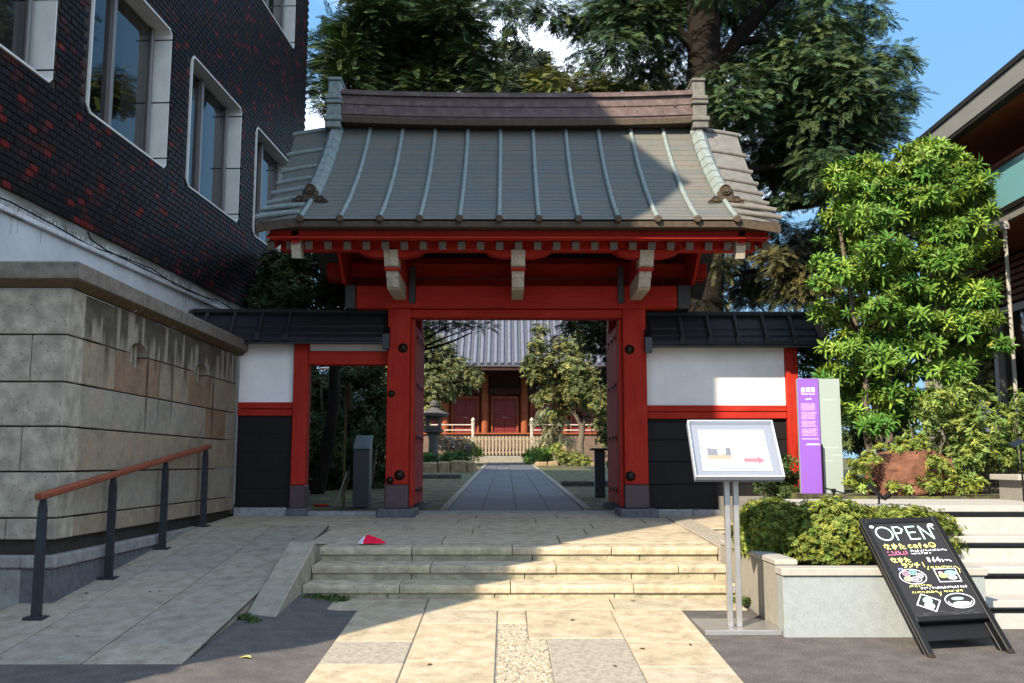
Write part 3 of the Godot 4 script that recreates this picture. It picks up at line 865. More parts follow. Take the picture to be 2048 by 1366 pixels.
# ---------------------------------------------------------------- the gate
# front roof line: depth, height
const RP := [[10.85, 4.035], [11.15, 4.215], [11.5, 4.45], [11.95, 4.79], [12.38, 5.156], [12.8, 5.58], [13.15, 5.99]]
func roof_y(d: float) -> float:
	for i in RP.size() - 1:
		if d <= RP[i + 1][0] or i == RP.size() - 2:
			var t: float = (d - RP[i][0]) / (RP[i + 1][0] - RP[i][0])
			return lerp(float(RP[i][1]), float(RP[i + 1][1]), t)
	return 0.0

func roof_n(d: float) -> Vector3:
	var s := (roof_y(d + 0.05) - roof_y(d - 0.05)) / 0.1
	return Vector3(0, 1, s).normalized()

func build_gate() -> void:
	var g := thing("temple_gate", "red timber temple gate with a curved green copper roof over the steps", "gate", V(GX, 0.52, 12.6))
	# posts with their stone pads and metal sleeves
	for p in [[-1.565, -1.265, -1], [1.545, 1.855, 1]]:
		wpart("stone_pad", bd(p[0] - 0.09, p[1] + 0.10, 0.45, 0.622, 12.28, 12.96, 0.02), MT.pad_stone, g)
		var po := wpart("post", bd(p[0], p[1], 0.93, 3.30, 12.45, 12.80, 0.012), MT.red, g)
		wpart("post_sleeve", bd(p[0] - 0.006, p[1] + 0.006, 0.622, 0.93, 12.444, 12.806, 0.012), MT.sleeve, po)
		# jamb the leaf hangs on
		var jx: float = p[1] if p[2] < 0 else p[0] - 0.045
		wpart("door_jamb", bd(jx, jx + 0.045, 0.64, 3.12, 12.54, 12.74, 0.008), MT.red, g)
		# leaf, folded back along the passage
		var lx: float = p[1] - 0.02 if p[2] < 0 else p[0] - 0.05
		var leaf := wpart("door_leaf", bd(lx, lx + 0.07, 0.66, 3.06, 12.76, 14.05, 0.008), MT.red, g)
		for yy in [0.85, 1.55, 2.25, 2.9]:
			wpart("leaf_rail", bd(lx - 0.008, lx + 0.078, yy - 0.06, yy + 0.06, 12.80, 14.0, 0.006), MT.red, leaf)
			for dd in [12.86, 13.2, 13.6]:
				var lb := Mb.new()
				lb.lathe([Vector2(0.032, 0), Vector2(0.028, 0.012), Vector2(0.016, 0.022), Vector2(0.001, 0.026)], V(lx + (0.077 if p[2] < 0 else -0.007), yy, dd), 10, Basis(Vector3(0, 0, 1), -PI / 2 if p[2] < 0 else PI / 2))
				wpart("leaf_boss", lb, MT.boss, leaf)
		wpart("stone_pad", bd(p[0] - 0.07, p[1] + 0.07, 0.47, 0.64, 14.25, 14.75, 0.02), MT.pad_stone, g)
		wpart("rear_post", bd(p[0] + 0.02, p[1] - 0.02, 0.64, 4.0, 14.36, 14.64, 0.012), MT.red, g)
		wpart("tie_beam", bd(p[0] + 0.09, p[1] - 0.09, 2.6, 2.85, 12.8, 14.36, 0.01), MT.red, g)
	# round iron covers on the posts
	for b in [[-1.358, 2.711, 0.058], [-1.379, 1.051, 0.062], [1.631, 2.693, 0.058], [1.618, 1.038, 0.060], [-1.50, 2.107, 0.042], [-1.50, 0.985, 0.044]]:
		var m := Mb.new()
		var r: float = b[2]
		m.lathe([Vector2(r * 1.12, 0), Vector2(r * 1.1, 0.008), Vector2(r, 0.012), Vector2(r * 0.85, r * 0.55), Vector2(r * 0.45, r * 0.85), Vector2(0.001, r * 0.95)], V(b[0], b[1], 12.449), 16, Basis(Vector3.RIGHT, PI / 2))
		wpart("iron_boss", m, MT.boss, g)
	# lintel and head board
	var li := wpart("lintel", bd(-1.985, 2.27, 3.235, 3.545, 12.40, 12.84, 0.014), MT.red_h, g)
	wpart("beam_cap", bd(-2.135, -1.985, 3.228, 3.552, 12.393, 12.847, 0.012), MT.metal_cap, li)
	wpart("beam_cap", bd(2.27, 2.45, 3.228, 3.552, 12.393, 12.847, 0.012), MT.metal_cap, li)
	wpart("head_board", bd(-1.265, 1.545, 3.12, 3.232, 12.47, 12.72, 0.01), MT.red_h, g)
	wpart("threshold_stone", bd(-1.16, 1.45, 0.42, 0.556, 12.98, 13.35, 0.012), MT.base_stone, g)
	for x in [-1.24, 1.52]:     # dark straps hanging at the inner side of the brackets
		wpart("strap", bd(x - 0.045, x + 0.045, 3.30, 3.80, 12.375, 12.40, 0.006), MT.metal_cap, g)
	# boarding and plates between lintel and roof
	wpart("tympanum_board", bd(-2.1, 2.4, 3.5, 4.35, 14.40, 14.44, 0.004), MT.red_h, g)
	wpart("wall_plate", bd(-2.45, 2.75, 3.72, 3.92, 12.75, 12.95, 0.012), MT.red_h, g)
	wpart("rear_plate", bd(-2.75, 3.05, 3.98, 4.2, 14.38, 14.6, 0.012), MT.red, g)
	wpart("front_purlin", bd(-2.75, 3.05, 3.78, 3.93, 11.36, 11.52, 0.012), MT.red_h, g)
	wpart("ridge_purlin", bd(-2.75, 3.05, 5.35, 5.55, 13.1, 13.3, 0.012), MT.red_h, g)
	# three cantilever brackets, noses painted white in two steps with a red band
	for x in [-1.40, 0.147, 1.715]:
		var w := 0.17
		var arm := wpart("bracket_arm", bd(x - w / 2, x + w / 2, 3.545, 3.80, 11.62, 12.62, 0.01), MT.red, g)
		var nose := [Vector2(11.30, 3.775), Vector2(11.31, 3.71), Vector2(11.36, 3.66), Vector2(11.385, 3.60), Vector2(11.44, 3.575), Vector2(11.64, 3.575), Vector2(11.64, 3.775)]
		var m := Mb.new()
		m.prism(nose, Vector3(x - w / 2, 0, 0), Vector3(0, 0, -1), Vector3.UP, Vector3(w, 0, 0))
		# ridge down the middle of the nose
		m.prism([Vector2(-0.075, 0), Vector2(0.075, 0), Vector2(0, 0.03)], V(x, 3.60, 11.385), Vector3.RIGHT, Vector3(0, 0, 1), Vector3(0, 0.17, 0.075))
		wpart("white_nose", m, MT.white_end, arm)
		wpart("red_band", bd(x - w / 2 - 0.008, x + w / 2 + 0.008, 3.545, 3.578, 11.40, 11.75, 0.006), MT.red, arm)
		var low := Mb.new()
		var w2 := 0.15
		low.prism([Vector2(11.47, 3.545), Vector2(11.50, 3.48), Vector2(11.56, 3.44), Vector2(11.59, 3.38), Vector2(11.66, 3.345), Vector2(12.40, 3.345), Vector2(12.40, 3.545)], Vector3(x - w2 / 2, 0, 0), Vector3(0, 0, -1), Vector3.UP, Vector3(w2, 0, 0))
		low.prism([Vector2(-0.066, 0), Vector2(0.066, 0), Vector2(0, 0.026)], V(x, 3.37, 11.60), Vector3.RIGHT, Vector3(0, 0, 1), Vector3(0, 0.165, 0.11))
		wpart("white_nose", low, MT.white_end, arm)
		# boat-shaped block under the purlin
		var bt := Mb.new()
		bt.prism([Vector2(-0.42, 0.09), Vector2(-0.34, 0.035), Vector2(-0.18, 0.0), Vector2(0.18, 0.0), Vector2(0.34, 0.035), Vector2(0.42, 0.09)], V(x, 3.69, 11.33), Vector3.RIGHT, Vector3.UP, Vector3(0, 0, -0.16))
		wpart("boat_bracket", bt, MT.red, g)
	# rafters with pale ends
	for i in 27:
		var x := GX - 2.96 + i * 0.2277
		var m := Mb.new()
		m.beam(V(x, 3.785, 11.13), V(x, 4.58, 13.0), 0.085, 0.095, 0.005)
		var ra := wpart("rafter", m, MT.red_h, g)
		var e := Mb.new()
		e.beam(V(x, 3.7816, 11.122), V(x, 3.785, 11.13), 0.087, 0.097, 0.0)
		wpart("rafter_end", e, MT.rafter_end, ra)
	var sof := Mb.new()
	sof.box(Vector3(-2.98, -0.012, 0), Vector3(2.98, 0.012, 2.3), 0.0, Transform3D(Basis(Vector3.LEFT, Vector3(0, 0.92, 0.392).normalized(), Vector3(0, 0.3925, -0.92).normalized()), V(GX, 3.85, 10.98)))
	wpart("soffit_board", sof, MT.red_h, g)
	# fascia boards along the eave
	wpart("fascia", bd(GX - 2.96, GX + 2.96, 3.838, 3.965, 11.05, 11.11, 0.006), MT.red_h, g)
	wpart("eave_edge", bd(GX - 3.05, GX + 3.06, 3.945, 4.022, 10.865, 11.06, 0.008), MT.edge_brown, g)
	# curved bargeboards with white ends
	for s in [-1, 1]:
		var bx_: float = GX + s * 2.66
		var top := []
		var bot := []
		for i in 12:
			var d := lerpf(11.05, 13.15, i / 11.0)
			top.append(Vector2(d, roof_y(d) - 0.10))
			bot.append(Vector2(d, roof_y(d) - 0.36))
		bot.reverse()
		for back in [false, true]:
			var poly := []
			for q in top + bot:
				poly.append(Vector2(26.3 - q.x if back else q.x, q.y))
			var m := Mb.new()
			m.prism(poly, Vector3(bx_ - 0.04, 0, 0), Vector3(0, 0, -1), Vector3.UP, Vector3(0.08, 0, 0))
			var bb := wpart("bargeboard", m, MT.red, g)
			if not back:
				var e := Mb.new()
				e.prism([Vector2(11.14, 3.90), Vector2(11.10, 3.78), Vector2(11.17, 3.64), Vector2(11.30, 3.66), Vector2(11.30, 3.90)], Vector3(bx_ - 0.055, 0, 0), Vector3(0, 0, -1), Vector3.UP, Vector3(0.11, 0, 0))
				wpart("white_end", e, MT.white_end, bb)
	# gable boarding so that no light falls through the roof end
	for s in [-1, 1]:
		var poly := [Vector2(11.75, 3.95), Vector2(12.3, 3.55), Vector2(14.4, 3.55), Vector2(14.6, 4.0), Vector2(13.15, 5.6)]
		var m := Mb.new()
		m.prism(poly, Vector3(GX + s * 2.3, 0, 0), Vector3(0, 0, -1), Vector3.UP, Vector3(0.04, 0, 0))
		wpart("gable_board", m, MT.red_h, g)

	# ---- roof covering: copper sheets in courses between the rolls
	var deck := Mb.new()
	for i in 20:
		for back in [false, true]:
			var da := lerpf(10.87, 13.15, i / 20.0)
			var db := lerpf(10.87, 13.15, (i + 1) / 20.0)
			for o in [-0.012, -0.07]:
				var a := Vector3(0, roof_y(da) + o, -da)
				var b := Vector3(0, roof_y(db) + o, -db)
				if back:
					a.z = -(26.3 - da)
					b.z = -(26.3 - db)
				deck.quad(a + Vector3(GX - 2.62, 0, 0), a + Vector3(GX + 2.62, 0, 0), b + Vector3(GX + 2.62, 0, 0), b + Vector3(GX - 2.62, 0, 0), Vector3.UP * (1 if o > -0.05 else -1))
	wpart("roof_deck", deck, MT.edge_brown, g)
	var ribx := []
	for i in 12:
		ribx.append(GX + (i - 5.5) * 0.465)
	var nrow := 22
	rng.seed = 8
	for r in nrow:
		var da := lerpf(10.855, 13.14, float(r) / nrow)
		var db := lerpf(10.855, 13.14, float(r + 1) / nrow) + 0.012
		var sm := Mb.new()
		var na := roof_n(da + 0.02)
		var hw := 0.2325
		var a := Vector3(0, roof_y(da), -da) + na * 0.0045
		var b := Vector3(0, roof_y(db), -db) + na * 0.001
		var lo := Vector3(0, roof_y(da), -da) - na * 0.003
		sm.quad(a + Vector3(-hw, 0, 0), a + Vector3(hw, 0, 0), b + Vector3(hw, 0, 0), b + Vector3(-hw, 0, 0), na)
		sm.quad(lo + Vector3(-hw, 0, 0), lo + Vector3(hw, 0, 0), a + Vector3(hw, 0, 0), a + Vector3(-hw, 0, 0), Vector3(0, -0.3, 1))
		var mesh := sm.mesh()
		for i in 11:
			part("copper_sheet", mesh, MT[["patina", "patina", "patina_b", "patina_c"][rng.randi_range(0, 3)]], g, Vector3(ribx[i] + 0.2325, 0, 0) - g.position)
	for i in 12:
		var pts := []
		var rad := []
		for k in 15:
			var d := lerpf(10.83 if i > 0 and i < 11 else 10.83, 13.1, k / 14.0)
			pts.append(V(ribx[i], roof_y(d) + 0.022, d))
			rad.append(0.031)
		var m := Mb.new()
		m.tube(pts, rad, 10)
		var rb := wpart("roof_roll", m, MT.rib, g)
		var e := Mb.new()
		e.lathe([Vector2(0.044, -0.03), Vector2(0.046, 0.0), Vector2(0.040, 0.012), Vector2(0.02, 0.016), Vector2(0.001, 0.012)], V(ribx[i], roof_y(10.83) + 0.018, 10.825), 12, Basis(Vector3.RIGHT, PI / 2))
		wpart("roll_cap", e, MT.edge_brown, rb)
		if i > 0 and i < 11:
			var bk := Mb.new()
			var p2 := []
			for q in pts:
				p2.append(Vector3(q.x, q.y, -26.3 - q.z))
			bk.tube(p2, rad, 6)
			wpart("roof_roll", bk, MT.rib, g)
	# side strips outside the descending ridges: they fall away sideways and carry cross rolls
	for s in [-1, 1]:
		var x0: float = GX + s * 2.60
		for back in [false, true]:
			var m := Mb.new()
			var N := 16
			for i in N:
				var p := []
				for dd in [lerpf(10.86, 13.15, float(i) / N), lerpf(10.86, 13.15, float(i + 1) / N)]:
					for t in [0.0, 0.35, 0.7, 1.0]:
						var reach: float = lerp(0.47, 0.56, (dd - 10.86) / 2.3)
						var fall: float = 0.085 * pow(t, 1.4)
						p.append(Vector3(x0 + s * reach * t, roof_y(dd) + 0.012 - fall, -(26.3 - dd) if back else -dd))
				for t in 3:
					m.quad(p[t], p[t + 1], p[t + 5], p[t + 4], Vector3.UP)
				m.quad(p[3], p[7], p[7] + Vector3(0, -0.10, 0), p[3] + Vector3(0, -0.10, 0), Vector3(s, 0, 0))
				m.quad(p[0] - Vector3(0, 0.08, 0), p[3] - Vector3(0, 0.10, 0), p[7] - Vector3(0, 0.10, 0), p[4] - Vector3(0, 0.08, 0), Vector3.DOWN)
			wpart("verge_sheet", m, MT.side_sheet if s > 0 else MT.patina, g)
			var fr := Mb.new()
			if not back:
				fr.quad(Vector3(x0, roof_y(10.86) + 0.012, -10.86), Vector3(x0 + s * 0.47, roof_y(10.86) - 0.073, -10.86), Vector3(x0 + s * 0.47, roof_y(10.86) - 0.16, -10.86), Vector3(x0, roof_y(10.86) - 0.09, -10.86), Vector3(0, 0, 1))
				wpart("verge_edge", fr, MT.edge_brown, g)
		for d in [11.02, 11.27, 11.53, 11.79, 12.06, 12.36, 12.70, 13.08]:
			var pts := []
			var rad := []
			for k in 6:
				var t := k / 5.0
				var reach: float = lerp(0.47, 0.56, (d - 10.86) / 2.3)
				var fall: float = 0.085 * pow(t, 1.4)
				pts.append(V(x0 + s * (reach + 0.03) * t, roof_y(d) + 0.025 - fall, d - (0.10 * t if d < 11.3 else 0.0)))
				rad.append(0.034)
			var m := Mb.new()
			m.tube(pts, rad, 8)
			wpart("verge_roll", m, MT.rib if s < 0 else MT.side_sheet, g)
		# descending ridge with its curled end tile
		var rm := Mb.new()
		var secs := []
		for k in 14:
			var d := lerpf(11.46, 13.05, k / 13.0)
			secs.append(V(GX + s * 2.57, roof_y(d), d))
		var prof := [Vector2(-0.105, -0.02), Vector2(-0.105, 0.05), Vector2(-0.09, 0.065), Vector2(-0.04, 0.125), Vector2(0.04, 0.125), Vector2(0.09, 0.065), Vector2(0.105, 0.05), Vector2(0.105, -0.02)]
		for k in 13:
			var na := roof_n(11.46 + k * 0.12)
			for j in prof.size() - 1:
				var pa: Vector2 = prof[j]
				var pb: Vector2 = prof[j + 1]
				rm.quad(secs[k] + Vector3(pa.x, 0, 0) + na * pa.y, secs[k] + Vector3(pb.x, 0, 0) + na * pb.y, secs[k + 1] + Vector3(pb.x, 0, 0) + na * pb.y, secs[k + 1] + Vector3(pa.x, 0, 0) + na * pa.y, Vector3(pa.x + pb.x, 0.2, 0))
		var dr := wpart("descending_ridge", rm, MT.rib, g)
		for k in 9:      # lapped cover plates
			var d := lerpf(11.55, 12.95, k / 8.0)
			var na := roof_n(d)
			var lp := Mb.new()
			for j in prof.size() - 1:
				var pa: Vector2 = prof[j] * 1.05
				var pb: Vector2 = prof[j + 1] * 1.05
				var c := V(GX + s * 2.57, roof_y(d), d)
				var t := Vector3(0, roof_y(d + 0.03) - roof_y(d), -0.03)
				lp.quad(c + Vector3(pa.x, 0, 0) + na * pa.y, c + Vector3(pb.x, 0, 0) + na * pb.y, c + t * 0.3 + Vector3(pb.x, 0, 0) + na * pb.y, c + t * 0.3 + Vector3(pa.x, 0, 0) + na * pa.y, Vector3(pa.x + pb.x, 0.2, 0))
			wpart("cover_joint", lp, MT.side_sheet, dr)
		var em := Mb.new()
		var ec := V(GX + s * 2.57, roof_y(11.44) + 0.05, 11.44)
		em.box(ec + Vector3(-0.10, -0.06, -0.03), ec + Vector3(0.10, 0.10, 0.03), 0.02)
		for c in [[0.0, 0.10, 0.075], [-0.13, -0.03, 0.055], [0.13, -0.03, 0.055], [-0.19, -0.06, 0.035], [0.19, -0.06, 0.035]]:
			em.lathe([Vector2(0.001, 0.045), Vector2(c[2] * 0.4, 0.05), Vector2(c[2] * 0.6, 0.03), Vector2(c[2] * 0.8, 0.045), Vector2(c[2], 0.02), Vector2(c[2], -0.03)], ec + Vector3(c[0], c[1], 0.01), 12, Basis(Vector3.RIGHT, PI / 2))
		wpart("ridge_end_tile", em, MT.edge_brown, g)
	# ---- main ridge: coursed box, rising a little towards its ends
	var layers := [[5.93, 6.02, 0.25], [6.02, 6.06, 0.208], [6.06, 6.10, 0.226], [6.10, 6.16, 0.188], [6.16, 6.225, 0.174], [6.225, 6.29, 0.186], [6.29, 6.36, 0.172], [6.36, 6.40, 0.216], [6.40, 6.45, 0.16]]
	for L in layers:
		var m := Mb.new()
		var N := 16
		for i in N:
			var xa := lerpf(-2.50, 2.50, float(i) / N)
			var xb := lerpf(-2.50, 2.50, float(i + 1) / N)
			var ya: float = 0.05 * pow(abs(xa) / 2.5, 2.5)
			var yb: float = 0.05 * pow(abs(xb) / 2.5, 2.5)
			var w: float = L[2]
			var A := [V(GX + xa, L[0] + ya, 13.15 - w), V(GX + xb, L[0] + yb, 13.15 - w), V(GX + xb, L[1] + yb - 0.004, 13.15 - w), V(GX + xa, L[1] + ya - 0.004, 13.15 - w)]
			m.quad(A[0], A[1], A[2], A[3], Vector3(0, 0, 1))
			var Bk := []
			for q in A:
				Bk.append(Vector3(q.x, q.y, -26.3 - q.z))
			m.quad(Bk[0], Bk[1], Bk[2], Bk[3], Vector3(0, 0, -1))
			m.quad(A[3], A[2], Bk[2], Bk[3], Vector3.UP)
			m.quad(A[0], A[1], Bk[1], Bk[0], Vector3.DOWN)
		wpart("ridge_course", m, MT.ridge if L[2] < 0.22 else MT.edge_brown if L[0] < 6.0 else MT.ridge, g)
	for i in 13:      # small fixing plates on the ridge
		for k in 2:
			var x := -2.25 + i * 0.36 + k * 0.18
			if x < 2.35:
				wpart("ridge_stud", bd(GX + x - 0.012, GX + x + 0.012, 6.155 + k * 0.085, 6.185 + k * 0.085, 12.955, 12.99, 0.004), MT.rafter_end, g)
	for s in [-1, 1]:
		var cx: float = GX + s * 2.59
		var m := Mb.new()
		for b in [[5.88, 5.98, 0.11, 0.31], [5.98, 6.05, 0.125, 0.33], [6.05, 6.24, 0.10, 0.27], [6.24, 6.30, 0.12, 0.30], [6.30, 6.36, 0.115, 0.31], [6.36, 6.60, 0.09, 0.22], [6.60, 6.65, 0.10, 0.24]]:
			m.box(Vector3(cx - b[2], b[0], -13.15 - b[3]), Vector3(cx + b[2], b[1] - 0.002, -13.15 + b[3]), 0.012)
		wpart("ridge_end", m, MT.side_sheet if s > 0 else MT.rib, g)

# small tiled roof over a side wall, x0..x1, with a bargeboard at the gate side
func wall_roof(t: Node3D, x0: float, x1: float, gate_side: int, ribs: Array, dc: float, yr: float, ye: float) -> void:
	var prof := [[0.0, yr], [0.08, yr - 0.085], [0.16, yr - 0.21], [0.24, yr - 0.31], [0.30, ye]]   # away from the ridge, height
	for side in [-1, 1]:
		var m := Mb.new()
		for i in 4:
			var a: Array = prof[i]
			var b: Array = prof[i + 1]
			m.quad(V(x0, a[1], dc + side * a[0]), V(x1, a[1], dc + side * a[0]), V(x1, b[1], dc + side * b[0]), V(x0, b[1], dc + side * b[0]), Vector3.UP)
		for i in 2:       # lower lap of the sheet
			var lap: Array = prof[3 - i]
			m.box(V(x0, lap[1] - 0.005, dc + side * (lap[0] + 0.012)), V(x1, lap[1] + 0.014, dc + side * (lap[0] - 0.012)), 0.0)
		m.quad(V(x0, ye, dc + side * 0.30), V(x1, ye, dc + side * 0.30), V(x1, ye - 0.055, dc + side * 0.30), V(x0, ye - 0.055, dc + side * 0.30), Vector3(0, 0, -side))
		wpart("roof_sheet", m, MT.wall_roof, t)
		for x in ribs:
			var pts := []
			var rad := []
			for p in prof:
				pts.append(V(x, p[1] + 0.018, dc + side * (p[0] + 0.012)))
				rad.append(0.032)
			var rm := Mb.new()
			rm.tube(pts, rad, 8)
			var rr := wpart("roof_roll", rm, MT.wall_roof_rib, t)
			wpart("roll_end", bd(x - 0.04, x + 0.04, ye - 0.05, ye + 0.05, dc + side * 0.315 - 0.012, dc + side * 0.315 + 0.012, 0.006), MT.wall_roof_rib, rr)
		wpart("eave_board", bd(x0 + 0.02, x1 - 0.02, ye - 0.085, ye - 0.055, dc + side * 0.24 - 0.04, dc + side * 0.24 + 0.04, 0.005), MT.board_black, t)
	var body := Mb.new()
	body.prism([Vector2(-0.28, ye - 0.055), Vector2(-0.15, yr - 0.24), Vector2(0, yr - 0.03), Vector2(0.15, yr - 0.24), Vector2(0.28, ye - 0.055)], V(x0 + 0.03, 0, dc), Vector3(0, 0, -1), Vector3.UP, Vector3(x1 - x0 - 0.06, 0, 0))
	wpart("roof_body", body, MT.board_black, t)
	wpart("ridge_cap", bd(x0, x1, yr - 0.02, yr + 0.05, dc - 0.07, dc + 0.07, 0.02), MT.wall_roof, t)
	for e in [0, 1]:
		var x := x0 if e == 0 else x1
		var own: bool = (e == 1) == (gate_side > 0)
		var m := Mb.new()
		var q := []
		for p in [[0.335, ye - (0.16 if own else 0.10)], [0.31, ye + 0.045], [0.24, yr - 0.26], [0.16, yr - 0.16], [0.08, yr - 0.035], [0.0, yr + 0.045]]:
			q.append(p)
		for side in [-1, 1]:
			var poly := []
			for p in q:
				poly.append(Vector2(side * p[0], p[1]))
			for p in [[0.0, yr - 0.16], [0.13, yr - 0.36], [0.25, ye - 0.16]]:
				poly.append(Vector2(side * p[0], p[1]))
			m.prism(poly, V(x - 0.045, 0, dc), Vector3(0, 0, -1), Vector3.UP, Vector3(0.09, 0, 0))
		wpart("bargeboard", m, MT.board_black if own else MT.edge_brown, t)

func build_side_walls() -> void:
	# left wall with the small door
	var t := thing("side_wall", "plastered side wall with an open small doorway left of the gate", "wall", V(-2.6, 0.52, 12.65))
	wpart("base_stone", bd(-3.56, -2.87, 0.45, 0.628, 12.60, 12.95, 0.012), MT.base_stone, t)
	wpart("black_panel", bd(-3.56, -2.815, 0.63, 1.83, 12.70, 12.78, 0.0), MT.black_board, t)
	for i in 5:
		wpart("board", bd(-3.56, -2.812, 0.634 + i * 0.24, 0.634 + i * 0.24 + 0.2385, 12.665, 12.705, 0.002), MT.black_board, t)
	wpart("rail", bd(-3.56, -2.81, 1.922, 2.006, 12.62, 12.80, 0.008), MT.red_h, t)
	wpart("rail", bd(-3.56, -2.81, 1.826, 1.914, 12.628, 12.79, 0.008), MT.red_h, t)
	wpart("plaster_panel", bd(-3.56, -2.825, 2.004, 2.84, 12.67, 12.80, 0.0), MT.plaster, t)
	var po := wpart("post", bd(-2.825, -2.63, 0.92, 2.84, 12.585, 12.80, 0.01), MT.red, t)
	wpart("post_sleeve", bd(-2.832, -2.623, 0.62, 0.92, 12.578, 12.807, 0.01), MT.sleeve, po)
	wpart("post_base", bd(-2.86, -2.60, 0.45, 0.62, 12.55, 12.86, 0.014), MT.pad_stone, t)
	wpart("door_lintel", bd(-2.63, -1.566, 2.505, 2.69, 12.60, 12.79, 0.01), MT.red_h, t)
	wpart("plaster_strip", bd(-2.63, -1.566, 2.69, 2.84, 12.67, 12.78, 0.0), MT.plaster, t)
	wpart("door_sill", bd(-2.60, -1.66, 0.45, 0.575, 12.62, 12.92, 0.01), MT.base_stone, t)
	wall_roof(t, -4.22, -1.575, 1, [-4.0, -3.63, -3.26, -2.89], 12.66, 3.21, 2.845)
	# right wall
	var u := thing("side_wall", "plastered side wall with black boards right of the gate", "wall", V(2.9, 0.52, 12.65))
	wpart("base_stone", bd(1.9, 2.45, 0.45, 0.605, 12.60, 12.95, 0.012), MT.base_stone, u)
	wpart("base_stone", bd(2.455, 3.2, 0.45, 0.60, 12.60, 12.95, 0.012), MT.base_stone, u)
	wpart("base_stone", bd(3.205, 3.9, 0.45, 0.60, 12.60, 12.95, 0.012), MT.base_stone, u)
	wpart("black_panel", bd(1.857, 3.735, 0.62, 1.79, 12.70, 12.78, 0.0), MT.black_board, u)
	for y in [[0.612, 0.925], [0.930, 1.22], [1.225, 1.508], [1.513, 1.745]]:
		wpart("board", bd(1.857, 3.735, y[0], y[1], 12.665, 12.702, 0.006), MT.black_board, u)
	wpart("rail", bd(1.857, 3.735, 1.885, 1.968, 12.62, 12.80, 0.008), MT.red_h, u)
	wpart("rail", bd(1.857, 3.735, 1.79, 1.878, 12.628, 12.79, 0.008), MT.red_h, u)
	wpart("plaster_panel", bd(1.857, 3.735, 1.966, 2.80, 12.67, 12.80, 0.0), MT.plaster, u)
	wpart("post", bd(3.735, 3.895, 0.60, 2.80, 12.585, 12.80, 0.01), MT.red, u)
	wpart("wall_core", bd(1.857, 3.89, 0.62, 2.7, 12.80, 12.86, 0.0), MT.plaster, u)
	wall_roof(u, 1.87, 4.16, -1, [2.32, 2.69, 3.06, 3.43, 3.80], 12.66, 3.18, 2.80)

# ---------------------------------------------------------------- block wall, handrail, brick building (left)
func side_block(d0: float, d1: float, y0: float, y1: float, hole := []) -> Mb:
	# block of the long face at x = -3.55; hole = [depth, height, radius]
	var m := Mb.new()
	if hole.is_empty():
		m.box(V(-3.85, y0, d1), V(-3.55, y1, d0), 0.006)
		return m
	var poly := []
	var top: bool = hole[1] > (y0 + y1) / 2
	var hw: float = hole[2]
	if top:      # notch in the upper edge
		poly = [Vector2(d0, y0), Vector2(d1, y0), Vector2(d1, y1)]
		for k in 11:
			var a := PI * k / 10.0
			poly.append(Vector2(hole[0] + hw * cos(a), y1 - hw * 0.55 * sin(a)))
		poly.append(Vector2(d0, y1))
	else:
		poly = [Vector2(d1, y1), Vector2(d0, y1), Vector2(d0, y0)]
		for k in 11:
			var a := PI * k / 10.0
			poly.append(Vector2(hole[0] - hw * cos(a), y0 + hw * 0.5 * sin(a)))
		poly.append(Vector2(d1, y0))
	m.prism(poly, Vector3(-3.55, 0, 0), Vector3(0, 0, -1), Vector3.UP, Vector3(-0.22, 0, 0))
	return m

